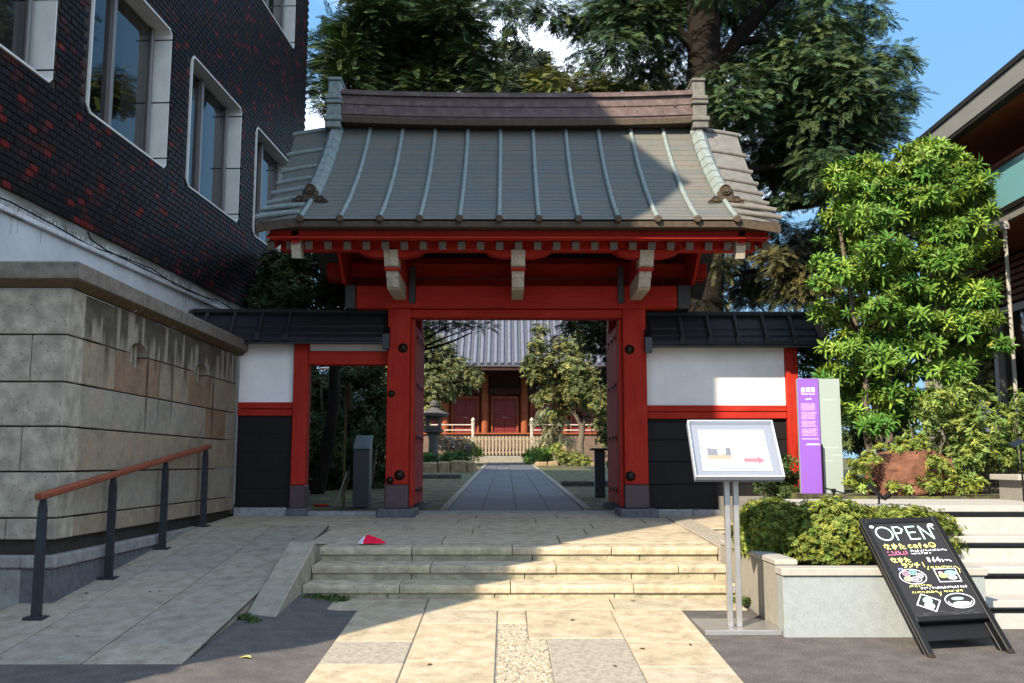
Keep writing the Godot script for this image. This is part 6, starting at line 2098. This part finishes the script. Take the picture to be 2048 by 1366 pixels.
func rosette_mesh(seed_: int) -> ArrayMesh:     # whorl of long drooping leaves
	var m := Mb.new()
	var r := RandomNumberGenerator.new()
	r.seed = seed_
	for i in 13:
		var a := TAU * i / 13.0 * 2.618 + r.randf() * 0.4
		var el := lerpf(1.0, -0.25, i / 12.0) + r.randf_range(-0.15, 0.15)
		var d := Vector3(cos(a) * cos(el), sin(el), sin(a) * cos(el))
		var L := r.randf_range(0.75, 1.05)
		var w := 0.25
		var s := d.cross(Vector3.UP).normalized() * w * 0.5
		var n := s.cross(d).normalized()
		if n.y < 0:
			n = -n
		var o := d * 0.06
		var p1 := o + d * L * 0.35 + n * 0.03
		var p2 := o + d * L * 0.72 - n * L * 0.05
		var tip := o + d * L - n * L * 0.20
		var e := n * 0.035
		m.quad(o, p1 + s * 0.9 + e, p2 + s * 0.8 + e, p2)
		m.quad(o, p1 - s * 0.9 + e, p2 - s * 0.8 + e, p2)
		m.tri(o, p1 + s * 0.9 + e, p2)
		m.tri(p2, p2 + s * 0.8 + e, tip)
		m.tri(p2, tip, p2 - s * 0.8 + e)
	return m.mesh()

# leaf positions in the masses of a crown; style: 0 sprays pointing out and down, 1 twigs pointing up and out
func spread(clumps: Array, per: float, size: Vector2, style: int, seed_: int, droop := 0.25, squash := 0.85, most := 4000) -> Array:
	var r := RandomNumberGenerator.new()
	r.seed = seed_
	var out := []
	for c in clumps:
		var ctr := V(c[0], c[1], c[2])
		var rad: float = c[3]
		var tone := r.randf_range(0.78, 1.2)
		var n: int = min(most, int(per * rad * rad))
		for i in n:
			var d := Vector3(r.randfn(), r.randfn(), r.randfn()).normalized()
			var q := pow(r.randf(), 0.45) * (1.0 + 0.12 * r.randfn()) * (1.3 if r.randf() < 0.10 else 1.0)
			var p := ctr + d * q * rad * Vector3(1.05, squash, 1.1)
			var s := r.randf_range(size.x, size.y)
			var B: Basis
			if style == 0:
				var ax := (Vector3(d.x, 0.15 * d.y - droop, d.z) + Vector3(r.randfn(), 0.4 * r.randfn(), r.randfn()) * 0.35).normalized()
				var z := ax.cross(Vector3.UP).normalized()
				B = Basis(ax, z.cross(ax), z) * Basis(Vector3.RIGHT, r.randf_range(-0.7, 0.7))
			else:
				var up := (d * 0.8 + Vector3(0, 0.75, 0) + Vector3(r.randfn(), r.randfn(), r.randfn()) * 0.22).normalized()
				var x := up.cross(Vector3(0.3, 0.1, 1)).normalized()
				B = Basis(x, up, x.cross(up)) * Basis(Vector3.UP, r.randf() * TAU)
			out.append([Transform3D(B.scaled_local(Vector3.ONE * s), p), tone * r.randf_range(0.75, 1.25), r.randf()])
	return out

func scatter(parent: Node3D, called: String, mesh: Mesh, material: Material, list: Array, ca: Color, cb: Color) -> void:
	var mm := MultiMesh.new()
	mm.transform_format = MultiMesh.TRANSFORM_3D
	mm.use_colors = true
	mm.mesh = mesh
	mm.instance_count = list.size()
	var base := parent.position
	for i in list.size():
		var e: Array = list[i]
		var tr: Transform3D = e[0]
		tr.origin -= base
		mm.set_instance_transform(i, tr)
		var c := ca.lerp(cb, e[2])
		var hue := 0.85 + 0.4 * fposmod(e[2] * 37.0 + e[1] * 11.0, 1.0)      # some leaves yellower, some bluer
		mm.set_instance_color(i, Color(c.r * e[1] * hue, c.g * e[1], c.b * e[1] / hue))
	var o := MultiMeshInstance3D.new()
	o.name = called
	o.multimesh = mm
	o.material_override = material
	o.set_meta("kind", "stuff")
	parent.add_child(o, true)

func limb(parent: Node3D, called: String, pts: Array, r0: float, r1: float, material: Material, sides := 9) -> void:
	var m := Mb.new()
	var sm := []
	var rad := []
	var cv := Curve3D.new()
	for i in pts.size():
		var a: Vector3 = pts[max(i - 1, 0)]
		var b: Vector3 = pts[min(i + 1, pts.size() - 1)]
		var t := (b - a) / 6.0
		cv.add_point(pts[i], -t, t)
	var n := pts.size() * 5
	for k in n + 1:
		var u := float(k) / n
		sm.append(cv.sample_baked(cv.get_baked_length() * u, true))
		rad.append(lerp(r0, r1, u) * (1.0 + 0.06 * sin(k * 2.3 + r0 * 40.0)))
	m.tube(sm, rad, sides)
	wpart(called, m, material, parent)

func twigs_to(parent: Node3D, from: Array, clumps: Array, r0: float, every: int, material: Material) -> void:
	# branches from the stem towards the leaf masses
	var k := 0
	for c in clumps:
		k += 1
		if k % every != 0:
			continue
		var to := V(c[0], c[1], c[2])
		var best: Vector3 = from[0]
		for f in from:
			if abs(f.y - (to.y - 0.6)) < abs(best.y - (to.y - 0.6)):
				best = f
		var mid := best.lerp(to, 0.55) + Vector3(0, 0.12 * best.distance_to(to), 0)
		limb(parent, "branch", [best, mid, to], r0, r0 * 0.25, material, 6)

func build_plants() -> void:
	var sp := spray_mesh()
	var cl := cluster_mesh(10, 0.62, 0.27, 3)
	var cl2 := cluster_mesh(12, 0.75, 0.22, 5, 0.9)
	var ro := rosette_mesh(4)

	# great dark tree behind the right of the gate
	var b := thing("conifer_tree", "huge dark evergreen with a thick trunk behind the right of the gate", "tree", V(3.65, 0.6, 17.5))
	limb(b, "trunk", [V(3.62, 0.5, 17.5), V(3.70, 4.0, 17.5), V(3.82, 8.0, 17.5), V(3.85, 13.0, 17.5)], 0.40, 0.29, MT.bark, 14)
	for p in [[[V(3.8, 8.3, 17.5), V(4.4, 9.2, 17.2), V(5.3, 10.2, 17.0), V(6.2, 11.0, 16.9)], 0.17, 0.07], [[V(4.35, 9.15, 17.2), V(4.9, 9.1, 17.0), V(5.35, 8.7, 16.8)], 0.09, 0.05], [[V(3.75, 5.6, 17.5), V(4.6, 6.0, 17.5), V(5.4, 6.1, 17.6), V(6.15, 6.2, 17.6)], 0.17, 0.12], [[V(6.05, 6.2, 17.6), V(6.35, 6.6, 17.4), V(6.9, 7.3, 17.2)], 0.10, 0.04], [[V(5.2, 6.08, 17.6), V(4.9, 6.6, 17.2), V(4.7, 7.0, 17.0)], 0.06, 0.03], [[V(3.8, 9.0, 17.5), V(2.9, 9.7, 17.2), V(1.5, 10.2, 17.0)], 0.13, 0.04], [[V(3.8, 7.2, 17.5), V(4.8, 7.6, 16.6), V(6.0, 8.1, 16.0)], 0.10, 0.04], [[V(3.8, 7.8, 17.6), V(5.4, 8.4, 18.2), V(7.0, 8.6, 18.4)], 0.10, 0.04], [[V(3.7, 6.6, 17.5), V(5.0, 6.6, 16.8), V(6.2, 6.9, 16.4)], 0.09, 0.03], [[V(3.6, 4.6, 17.5), V(4.6, 4.9, 18.3), V(6.0, 5.2, 18.6)], 0.08, 0.03]]:
		limb(b, "branch", p[0], p[1], p[2], MT.bark)
	var L := spread(BIG_CROWN, 1200.0, Vector2(0.20, 0.38), 0, 21, 0.30)
	scatter(b, "crown", sp, MT.needle, L, Color(0.026, 0.054, 0.028), Color(0.078, 0.128, 0.054))
	scatter(b, "lower_crown", sp, MT.needle, spread(BIG_LOW, 1300.0, Vector2(0.20, 0.36), 0, 22, 0.35), Color(0.042, 0.050, 0.024), Color(0.110, 0.108, 0.050))

	var lt := thing("leafy_tree", "lighter green tree with a thin reddish trunk rising behind the gate ridge", "tree", V(3.7, 0.7, 21.5))
	limb(lt, "trunk", [V(3.75, 0.7, 21.6), V(3.8, 6.0, 21.5), V(3.75, 9.8, 21.5), V(3.6, 11.2, 21.5)], 0.16, 0.07, MT.bark)
	limb(lt, "branch", [V(3.8, 7.5, 21.5), V(2.4, 9.2, 21.5), V(1.2, 10.3, 21.4)], 0.09, 0.03, MT.bark)
	scatter(lt, "crown", sp, MT.needle, spread(LIT_TREE, 950.0, Vector2(0.22, 0.40), 0, 23, 0.15), Color(0.065, 0.085, 0.022), Color(0.15, 0.175, 0.050))

	var co := thing("conifer_tree", "broad dark layered conifer behind the left of the gate roof", "tree", V(-2.7, 0.9, 24.5))
	limb(co, "trunk", [V(-2.7, 0.8, 24.5), V(-2.65, 8.0, 24.5), V(-2.6, 15.0, 24.5)], 0.32, 0.14, MT.bark, 10)
	var stem := []
	for k in 9:
		stem.append(V(-2.66, 8.0 + k * 0.8, 24.5))
	twigs_to(co, stem, CONIFER, 0.07, 1, MT.bark)
	scatter(co, "crown", sp, MT.needle, spread(CONIFER, 720.0, Vector2(0.28, 0.52), 0, 24, 0.05, 0.62), Color(0.030, 0.060, 0.028), Color(0.075, 0.118, 0.042))

	var sm := thing("conifer_tree", "small blue green tree between the two big conifers, above the gate ridge", "tree", V(0.7, 1.3, 62))
	limb(sm, "trunk", [V(0.7, 1.2, 62), V(0.7, 16, 62), V(0.6, 29.0, 62)], 0.35, 0.06, MT.bark)
	var st2 := []
	for k in 8:
		st2.append(V(0.7, 19.0 + k * 1.1, 62))
	twigs_to(sm, st2, SMALL_TREE, 0.08, 1, MT.bark)
	scatter(sm, "crown", cl2, MT.leaf, spread(SMALL_TREE, 260.0, Vector2(0.22, 0.42), 1, 25), Color(0.035, 0.055, 0.040), Color(0.070, 0.095, 0.060))

	var ld := thing("evergreen_tree", "dark evergreen crown between brick building and gate, above the side wall", "tree", V(-3.6, 0.6, 15.6))
	limb(ld, "trunk", [V(-3.6, 0.5, 15.8), V(-3.5, 2.5, 15.7), V(-3.3, 4.6, 15.6)], 0.12, 0.05, MT.bark)
	twigs_to(ld, [V(-3.5, 2.6, 15.7), V(-3.4, 3.4, 15.7), V(-3.35, 4.2, 15.6)], LEFT_DARK, 0.035, 2, MT.bark)
	scatter(ld, "crown", cl2, MT.leaf, spread(LEFT_DARK, 1500.0, Vector2(0.09, 0.16), 1, 26), Color(0.035, 0.055, 0.024), Color(0.075, 0.105, 0.042))

	var ds := thing("evergreen_shrub", "dark evergreen shrubs filling the view through the small doorway", "shrub", V(-3.3, 0.7, 19.5))
	for x in [-3.9, -3.3, -2.8]:
		limb(ds, "stem", [V(x, 0.6, 19.6), V(x + 0.15, 1.6, 19.5), V(x + 0.1, 2.8, 19.5)], 0.05, 0.02, MT.bark_pale, 6)
	scatter(ds, "foliage", cl2, MT.leaf, spread(DOOR_SHRUBS, 1500.0, Vector2(0.10, 0.18), 1, 27), Color(0.035, 0.055, 0.024), Color(0.085, 0.115, 0.045))

	# garden trees seen through the gate
	var ga := thing("garden_tree", "pale leafed spreading tree over the lantern, left of the path", "tree", V(-3.9, 1.1, 38))
	limb(ga, "trunk", [V(-3.94, 1.0, 38), V(-3.73, 2.56, 38), V(-3.26, 4.19, 38)], 0.15, 0.08, MT.bark)
	twigs_to(ga, [V(-3.73, 2.8, 38), V(-3.5, 3.6, 38), V(-3.26, 4.19, 38)], LEFT_GARDEN_TREE, 0.04, 1, MT.bark)
	scatter(ga, "crown", cl, MT.leaf, spread(LEFT_GARDEN_TREE, 480.0, Vector2(0.13, 0.24), 1, 28), Color(0.075, 0.100, 0.042), Color(0.170, 0.185, 0.085))
	var gb := thing("garden_tree", "pale gnarled tree with yellowing leaves right of the path", "tree", V(3.2, 1.15, 40))
	limb(gb, "trunk", [V(3.23, 1.05, 40), V(3.11, 1.83, 40), V(3.17, 2.77, 40), V(2.67, 3.63, 40), V(2.43, 4.34, 40)], 0.17, 0.07, MT.bark_pale, 10)
	limb(gb, "branch", [V(3.15, 2.7, 40), V(3.69, 3.71, 39.8), V(3.92, 4.81, 39.7)], 0.10, 0.04, MT.bark_pale, 8)
	twigs_to(gb, [V(3.0, 3.2, 40), V(2.5, 4.1, 40), V(3.8, 4.2, 39.8)], RIGHT_GARDEN_TREE, 0.04, 1, MT.bark)
	scatter(gb, "crown", cl, MT.leaf, spread(RIGHT_GARDEN_TREE, 480.0, Vector2(0.14, 0.25), 1, 29), Color(0.085, 0.112, 0.038), Color(0.190, 0.205, 0.080))
	var gc := thing("garden_tree", "darker green tree behind the right gate leaf, high in the opening", "tree", V(3.2, 0.7, 19))
	limb(gc, "trunk", [V(3.3, 0.6, 19), V(3.0, 2.6, 19), V(2.2, 3.4, 19)], 0.10, 0.04, MT.bark)
	twigs_to(gc, [V(3.0, 2.6, 19), V(2.5, 3.2, 19), V(2.2, 3.4, 19)], RIGHT_DARK, 0.03, 1, MT.bark)
	scatter(gc, "crown", cl, MT.leaf, spread(RIGHT_DARK, 900.0, Vector2(0.09, 0.16), 1, 30), Color(0.030, 0.048, 0.018), Color(0.075, 0.095, 0.036))
	var pb := thing("pine_tree", "dark pine with one branch reaching across the top of the gate opening", "tree", V(-3.4, 0.65, 18.2))
	limb(pb, "trunk", [V(-3.6, 0.5, 18.2), V(-3.3, 2.4, 18.2), V(-3.4, 5.0, 18.2)], 0.14, 0.08, MT.bark)
	limb(pb, "branch", [V(-3.3, 3.0, 18.2), V(-2.4, 3.72, 18.2), V(-1.7, 3.40, 18.2), V(-1.15, 3.5, 18.2), V(-0.65, 3.72, 18.2)], 0.07, 0.012, MT.bark, 7)
	limb(pb, "branch", [V(-1.9, 3.45, 18.2), V(-1.5, 3.62, 18.2), V(-1.1, 3.85, 18.2)], 0.03, 0.01, MT.bark, 6)
	limb(pb, "branch", [V(-1.6, 3.42, 18.2), V(-1.2, 3.62, 18.3), V(-0.5, 3.85, 18.2)], 0.025, 0.008, MT.bark, 6)
	scatter(pb, "crown", sp, MT.needle, spread(PINE_BRANCH, 2600.0, Vector2(0.12, 0.22), 0, 31, -0.1, 0.6), Color(0.030, 0.050, 0.028), Color(0.060, 0.085, 0.040))
	var gd := thing("weeping_shrub", "grey green drooping shrub before the hall, right of the path", "shrub", V(1.95, 1.2, 43))
	for xx in [1.8, 2.2]:
		limb(gd, "stem", [V(xx, 1.1, 43), V(xx + 0.1, 2.4, 43), V(xx, 3.7, 43)], 0.05, 0.02, MT.bark_pale, 6)
	scatter(gd, "foliage", sp, MT.needle, spread(GREY_SHRUB, 520.0, Vector2(0.25, 0.45), 0, 32, 0.8), Color(0.085, 0.110, 0.070), Color(0.180, 0.200, 0.120))
	var beds := [
		["bright green low shrub beside the path end, right", [[1.25, 1.55, 41, 0.42], [1.65, 1.6, 41.3, 0.40], [1.0, 1.45, 41.6, 0.28]], Color(0.06, 0.14, 0.03), Color(0.13, 0.25, 0.05)],
		["loose green grassy shrub at the foot of the gnarled tree", [[2.3, 1.5, 39.2, 0.34], [2.8, 1.4, 39.0, 0.34], [2.1, 1.8, 39.6, 0.30], [3.2, 1.3, 38.8, 0.28]], Color(0.10, 0.14, 0.03), Color(0.22, 0.26, 0.07)],
		["green ground plants on the raised bed by the lantern", [[-1.6, 1.38, 31.8, 0.24], [-2.0, 1.38, 31.7, 0.26], [-1.35, 1.34, 32.2, 0.20], [-2.6, 1.38, 31.8, 0.26]], Color(0.03, 0.08, 0.02), Color(0.08, 0.19, 0.04)],
		["greyish twiggy shrub behind the raised bed, left of the fence", [[-2.4, 2.0, 40, 0.42], [-1.95, 1.95, 40.3, 0.40], [-2.8, 2.05, 40.2, 0.36], [-1.6, 1.85, 40.6, 0.32]], Color(0.14, 0.12, 0.10), Color(0.26, 0.22, 0.175)],
		["fresh green shrub left of the picket fence", [[-1.6, 1.9, 43, 0.38], [-1.3, 1.7, 43.3, 0.30], [-1.9, 1.7, 43, 0.30]], Color(0.07, 0.13, 0.03), Color(0.15, 0.24, 0.06)],
		["dark leafy shrub right of the path behind the reading stand", [[2.8, 1.3, 22, 0.5], [3.4, 1.5, 22, 0.6], [2.6, 1.9, 23, 0.4], [3.0, 2.4, 23, 0.5]], Color(0.04, 0.08, 0.02), Color(0.10, 0.16, 0.05)]]
	var sd := 60
	for e in beds:
		sd += 1
		var s := thing("garden_shrub", e[0], "shrub", V(e[1][0][0], 1.0, e[1][0][2]))
		scatter(s, "foliage", cl2 if sd % 2 else cl, MT.leaf, spread(e[1], 1100.0, Vector2(0.09, 0.16), 1, sd), e[2], e[3])

	# bright broadleaf tree on the terrace: long leaves in whorls
	var bt := thing("broadleaf_tree", "bright green broadleaf tree with whorled leaves on the terrace bed", "tree", V(4.65, 0.86, 11.7))
	var stems := [[V(4.60, 0.85, 11.7), V(4.55, 1.9, 11.7), V(4.35, 3.0, 11.7), V(4.2, 4.3, 11.7)], [V(4.72, 0.85, 11.75), V(4.75, 2.0, 11.75), V(4.85, 3.3, 11.75), V(5.1, 4.9, 11.75)], [V(4.5, 0.85, 11.6), V(4.4, 1.6, 11.6), V(4.45, 2.4, 11.6), V(4.7, 3.6, 11.6)], [V(4.85, 0.85, 11.8), V(5.05, 2.1, 11.8), V(5.5, 3.4, 11.8)]]
	for s in stems:
		limb(bt, "trunk", s, 0.055, 0.02, MT.bark_pale, 8)
	twigs_to(bt, [V(4.5, 2.2, 11.7), V(4.4, 2.8, 11.7), V(4.85, 3.2, 11.7), V(4.9, 3.8, 11.7), V(4.75, 1.9, 11.7), V(4.3, 3.6, 11.7), V(5.0, 4.3, 11.7)], BRIGHT_TREE, 0.02, 2, MT.bark)
	var bl := spread(BRIGHT_TREE, 800.0, Vector2(0.08, 0.16), 1, 40, 0.25, 0.55)
	bl.sort_custom(func(a, c): return a[0].origin.z > c[0].origin.z)
	var tints := []
	for k in 6:
		var m := leaf_mat("leaf_bright%d" % k, 0.36, 0.40)
		m.vertex_color_use_as_albedo = false
		var lc := Color(0.060, 0.158, 0.028).lerp(Color(0.220, 0.335, 0.055), k / 5.0)
		m.albedo_color = lc.linear_to_srgb()
		tints.append(m)
	for i in 300:
		var o := part("leaf_whorl", ro, tints[int(clamp(bl[i][2] * 4.0 + (bl[i][1] - 1.0) * 4.0, 0, 5))], bt)
		var tr: Transform3D = bl[i][0]
		tr.origin -= bt.position
		o.transform = tr
	scatter(bt, "young_leaves", cl, MT.leaf_gloss, spread(BRIGHT_TREE, 260.0, Vector2(0.06, 0.13), 1, 47, 0.25, 0.55), Color(0.075, 0.150, 0.030), Color(0.260, 0.300, 0.070))
	scatter(bt, "crown", ro, MT.leaf_gloss, bl.slice(300), Color(0.055, 0.150, 0.028), Color(0.210, 0.325, 0.055))

	var ts := thing("azalea_shrub", "loose olive green azaleas before the cafe windows", "shrub", V(5.3, 0.86, 10.9))
	for k in 16:
		var x := 4.75 + k * 0.085
		limb(ts, "stem", [V(x, 0.85, 10.9 + 0.05 * (k % 3)), V(x + 0.05 * (k % 3 - 1), 1.3, 10.9), V(x + 0.1 * (k % 4 - 1.5), 1.7, 10.85)], 0.012, 0.006, MT.bark_pale, 5)
	scatter(ts, "foliage", cl, MT.leaf, spread(TERRACE_SHRUBS, 1900.0, Vector2(0.055, 0.10), 1, 41), Color(0.085, 0.150, 0.032), Color(0.215, 0.285, 0.080))
	var bs := thing("ground_plants", "yellow green plants growing round the boulder", "plants", V(4.2, 0.86, 10.2))
	scatter(bs, "foliage", cl, MT.leaf, spread(BED_SHRUBS, 3600.0, Vector2(0.05, 0.085), 1, 42), Color(0.120, 0.185, 0.030), Color(0.290, 0.345, 0.080))
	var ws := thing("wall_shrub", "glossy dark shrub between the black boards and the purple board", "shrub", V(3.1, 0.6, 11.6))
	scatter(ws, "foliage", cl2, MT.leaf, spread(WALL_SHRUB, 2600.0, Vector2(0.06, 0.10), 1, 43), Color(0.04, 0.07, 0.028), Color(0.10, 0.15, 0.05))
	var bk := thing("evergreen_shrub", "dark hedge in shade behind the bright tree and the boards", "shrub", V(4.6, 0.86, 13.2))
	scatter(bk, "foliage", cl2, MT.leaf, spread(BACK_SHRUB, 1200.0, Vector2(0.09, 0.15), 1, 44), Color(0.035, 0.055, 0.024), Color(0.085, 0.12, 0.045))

	# clipped azalea mounds in the planter
	var mounds := [
		["clipped round bush at the left end of the planter, partly shaded by the sign", [2.31, 0.58, 8.35], Vector3(0.33, 0.31, 0.36)],
		["clipped round bush in the middle of the planter, nearest the menu board", [2.68, 0.60, 7.86], Vector3(0.41, 0.31, 0.36)],
		["clipped bush at the right of the planter, behind the menu board", [3.38, 0.56, 8.35], Vector3(0.56, 0.27, 0.38)]]
	var fz := FastNoiseLite.new()
	fz.frequency = 2.2
	for k in 3:
		var e: Array = mounds[k]
		var c := V(e[1][0], e[1][1], e[1][2])
		var s := thing("clipped_bush", e[0], "bush", c - Vector3(0, e[2].y, 0), "clipped bushes in the planter")
		for i in 22:
			var a := i * 2.4
			var q: Vector3 = Vector3(cos(a) * 0.5, 0.0, sin(a) * 0.5) * e[2] * (0.4 + 0.03 * i)
			limb(s, "twig", [c - Vector3(0, e[2].y * 0.9, 0) + q * 0.3, c + q * 0.9, c + q * 1.5 + Vector3(0, e[2].y * 0.5, 0)], 0.007, 0.003, MT.bark_pale, 4)
		var list := []
		var r := RandomNumberGenerator.new()
		r.seed = 90 + k
		for i in 5200:
			var d := Vector3(r.randfn(), r.randfn(), r.randfn()).normalized()
			if d.y < -0.55:
				continue
			var lump := 1.0 + 0.22 * fz.get_noise_3dv(d * 1.0 + c) + 0.13 * fz.get_noise_3dv(d * 3.2 + c)
			var depth: float = 1.0 - 0.30 * pow(r.randf(), 2.0)
			var p: Vector3 = c + d * e[2] * lump * depth
			var up := (d + Vector3(0, 0.35, 0) + Vector3(r.randfn(), r.randfn(), r.randfn()) * 0.25).normalized()
			var x := up.cross(Vector3(0.3, 0.1, 1)).normalized()
			var B := Basis(x, up, x.cross(up)) * Basis(Vector3.UP, r.randf() * TAU)
			list.append([Transform3D(B.scaled_local(Vector3.ONE * r.randf_range(0.022, 0.050)), p), r.randf_range(0.6, 1.3), r.randf()])
		scatter(s, "foliage", cl, MT.leaf, list, Color(0.095, 0.145, 0.026), Color(0.225, 0.275, 0.060))

	# weeds in the joints
	var weeds := [
		["green weeds at the foot of the lowest step, against the cheek stone", [[-1.62, 0.035, 8.43, 0.06], [-1.5, 0.03, 8.45, 0.06], [-1.40, 0.03, 8.44, 0.045], [-1.72, 0.04, 8.4, 0.05]]],
		["sparse weeds where the ramp meets the asphalt", [[-1.98, 0.03, 7.45, 0.05], [-1.9, 0.02, 7.36, 0.035]]],
		["small weed growing by the planter corner at the steps", [[1.98, 0.02, 8.35, 0.05], [2.02, 0.05, 8.2, 0.04]]]]
	for e in weeds:
		sd += 1
		var s := thing("weeds", e[0], "weeds", V(e[1][0][0], e[1][0][1] - 0.02, e[1][0][2]))
		scatter(s, "foliage", cl2, MT.leaf, spread(e[1], 14000.0, Vector2(0.025, 0.05), 1, sd, 0.2, 0.5), Color(0.04, 0.07, 0.02), Color(0.10, 0.15, 0.04))

func build_litter() -> void:
	# crumpled cloth on the top step
	var f := FastNoiseLite.new()
	f.frequency = 9.0
	f.seed = 7
	var c := V(-1.33, plat(9.55), 9.55)
	var t := thing("crumpled_cloth", "crumpled bright pink and white cloth lying on the platform edge", "cloth", c)
	# creased sheet: ridged folds over a flattened lump, the left end white
	f.fractal_type = FastNoiseLite.FRACTAL_RIDGED
	var top := func(u: float, v: float) -> Vector3:
		var r0 := sqrt(u * u + v * v)
		var a := atan2(v, u)
		var edge := 1.0 + 0.22 * sin(a * 3.0 + 1.0) + 0.12 * sin(a * 7.0)
		var fold := 0.5 + 0.5 * f.get_noise_2d(u * 0.16 + 3.0, v * 0.16)
		var lift: float = (1.0 - r0 * r0) * (0.022 + 0.050 * fold) * (1.25 - 0.45 * u)
		return c + Vector3(u * 0.125 * edge, max(lift, 0.0) + 0.004, v * 0.075 * edge)
	for e in [["pink_side", -0.42, 1.0, MT.pink_cloth], ["white_side", -1.0, -0.42, MT.white_cloth]]:
		var m := Mb.new()
		var N := 16
		for i in N:
			for j in 12:
				var q := []
				for k in [[i, j], [i + 1, j], [i + 1, j + 1], [i, j + 1]]:
					var u: float = lerp(float(e[1]), float(e[2]), float(k[0]) / N)
					var v: float = lerp(-1.0, 1.0, k[1] / 12.0) * sqrt(max(1.0 - u * u, 0.0))
					q.append(top.call(u, v))
				m.quad(q[0], q[1], q[2], q[3], Vector3.UP)
		wpart(e[0], m, e[3], t)
	# fallen leaves
	var r := RandomNumberGenerator.new()
	r.seed = 33
	var spots := []
	for i in 9:
		var x := r.randf_range(-3.6, -2.1)
		var d := r.randf_range(6.6, 10.6)
		spots.append([x, ramp_y(d) + 0.004, d, "ramp", 0])
	for i in 6:
		var x := r.randf_range(-1.1, 1.4)
		var d := r.randf_range(5.7, 8.0)
		spots.append([x, apron(x, d) + 0.019, d, "pavement", 0])
	for i in 7:
		var x := r.randf_range(-3.2, 2.0)
		var d := r.randf_range(11.1, 12.9)
		spots.append([x, plat(d) + 0.006, d, "platform", 0])
	spots.append([1.07, 0.03, 8.38, "step", 0])
	spots.append([-1.66, apron(-1.66, 6.43) + 0.006, 6.43, "asphalt", 1])
	for s in spots:
		var m := Mb.new()
		var o := V(s[0], s[1], s[2])
		var L := 0.05 if s[4] == 0 else 0.085
		if s[3] == "ramp" or s[3] == "platform":
			L = r.randf_range(0.025, 0.045)
		var a := r.randf() * TAU
		leaf_into(m, Vector3.ZERO, Vector3(cos(a), 0.10, sin(a)).normalized(), Vector3.UP, L, L * 0.5, 0.05)
		leaf_into(m, Vector3.ZERO, Vector3(cos(a + 0.7), 0.2, sin(a + 0.7)).normalized(), Vector3.UP, L * 0.6, L * 0.35, -0.1)
		var lab := {"ramp": "small brown fallen leaf on the stone ramp", "pavement": "small brown fallen leaf on the granite paving", "platform": "small brown fallen leaf on the gate platform", "step": "dark fallen leaf at the foot of the lowest step", "asphalt": "pale yellow leaf on the asphalt between ramp and paving"}
		var q := single("fallen_leaf", m, MT.dead_leaf if s[4] == 0 else MT.yellow_leaf, lab[s[3]], "leaf", "" if s[3] in ["step", "asphalt"] else "fallen leaves on the " + s[3])
		q.position = o

# ---------------------------------------------------------------- light, sky, camera
func cloud_cover() -> ImageTexture:
	var f := FastNoiseLite.new()
	f.seed = CLOUD_SEED
	f.noise_type = FastNoiseLite.TYPE_SIMPLEX_SMOOTH
	f.frequency = 1.5
	f.fractal_octaves = 6
	var w := 768
	var h := 384
	var img := Image.create(w, h, false, Image.FORMAT_RGBA8)
	for j in h:
		var el := PI * (0.5 - (j + 0.5) / h)
		for i in w:
			var az := TAU * ((i + 0.5) / w - 0.5)
			var d := Vector3(sin(az) * cos(el), sin(el), -cos(az) * cos(el))
			var n := f.get_noise_3d(d.x, d.y * 2.2, d.z)
			var a: float = smoothstep(-0.02, 0.30, n) * smoothstep(-0.05, 0.1, el)
			img.set_pixel(i, j, Color(1, 1, 1, a))
	return ImageTexture.create_from_image(img)

const CLOUD_SEED := 37
func _ready() -> void:
	var cam := Camera3D.new()
	cam.name = "camera"
	add_child(cam)
	cam.position = Vector3(0, 1.2, 0)
	cam.rotation = Vector3(atan(244.0 / 1900.0), -atan(12.0 / 1900.0), 0)
	cam.fov = rad_to_deg(2.0 * atan(683.0 / 1900.0))
	cam.near = 0.1
	cam.far = 1500.0
	cam.current = true
	var sky := Sky.new()
	var pm := ProceduralSkyMaterial.new()
	pm.sky_top_color = Color(0.47, 0.73, 0.97)
	pm.sky_horizon_color = Color(0.70, 0.88, 1.0)
	pm.sky_curve = 0.22
	pm.ground_bottom_color = Color(0.30, 0.29, 0.27)
	pm.ground_horizon_color = Color(0.52, 0.60, 0.68)
	pm.sun_angle_max = 12.0
	pm.sky_cover = cloud_cover()
	pm.sky_cover_modulate = Color(1.40, 1.42, 1.45)
	sky.sky_material = pm
	var env := Environment.new()
	env.background_mode = Environment.BG_SKY
	env.sky = sky
	env.background_energy_multiplier = 0.44
	env.tonemap_mode = Environment.TONE_MAPPER_LINEAR
	env.tonemap_exposure = 2.4
	env.sdfgi_enabled = true
	env.ssao_enabled = true
	env.ssil_enabled = true
	var we := WorldEnvironment.new()
	we.name = "world"
	we.environment = env
	add_child(we)
	var sun := DirectionalLight3D.new()
	sun.name = "sun"
	add_child(sun)
	var toward := Vector3(SUN_A, -0.717 * sqrt(1.0 + SUN_A * SUN_A), -1.0).normalized()
	sun.look_at_from_position(Vector3.ZERO, toward, Vector3.UP)
	sun.light_energy = 1.5
	sun.light_color = Color(1.0, 0.94, 0.84)
	sun.light_angular_distance = 0.5
	sun.shadow_enabled = true

	make_textures()
	make_materials()
	build_ground()
	build_brick_building()
	build_cafe()
	build_hall()
	build_gate()
	build_side_walls()
	build_stone_wall()
	build_planter()
	build_terrace()
	build_plants()
	build_handrail()
	build_signs()
	build_rock()
	build_garden_objects()
	build_litter()
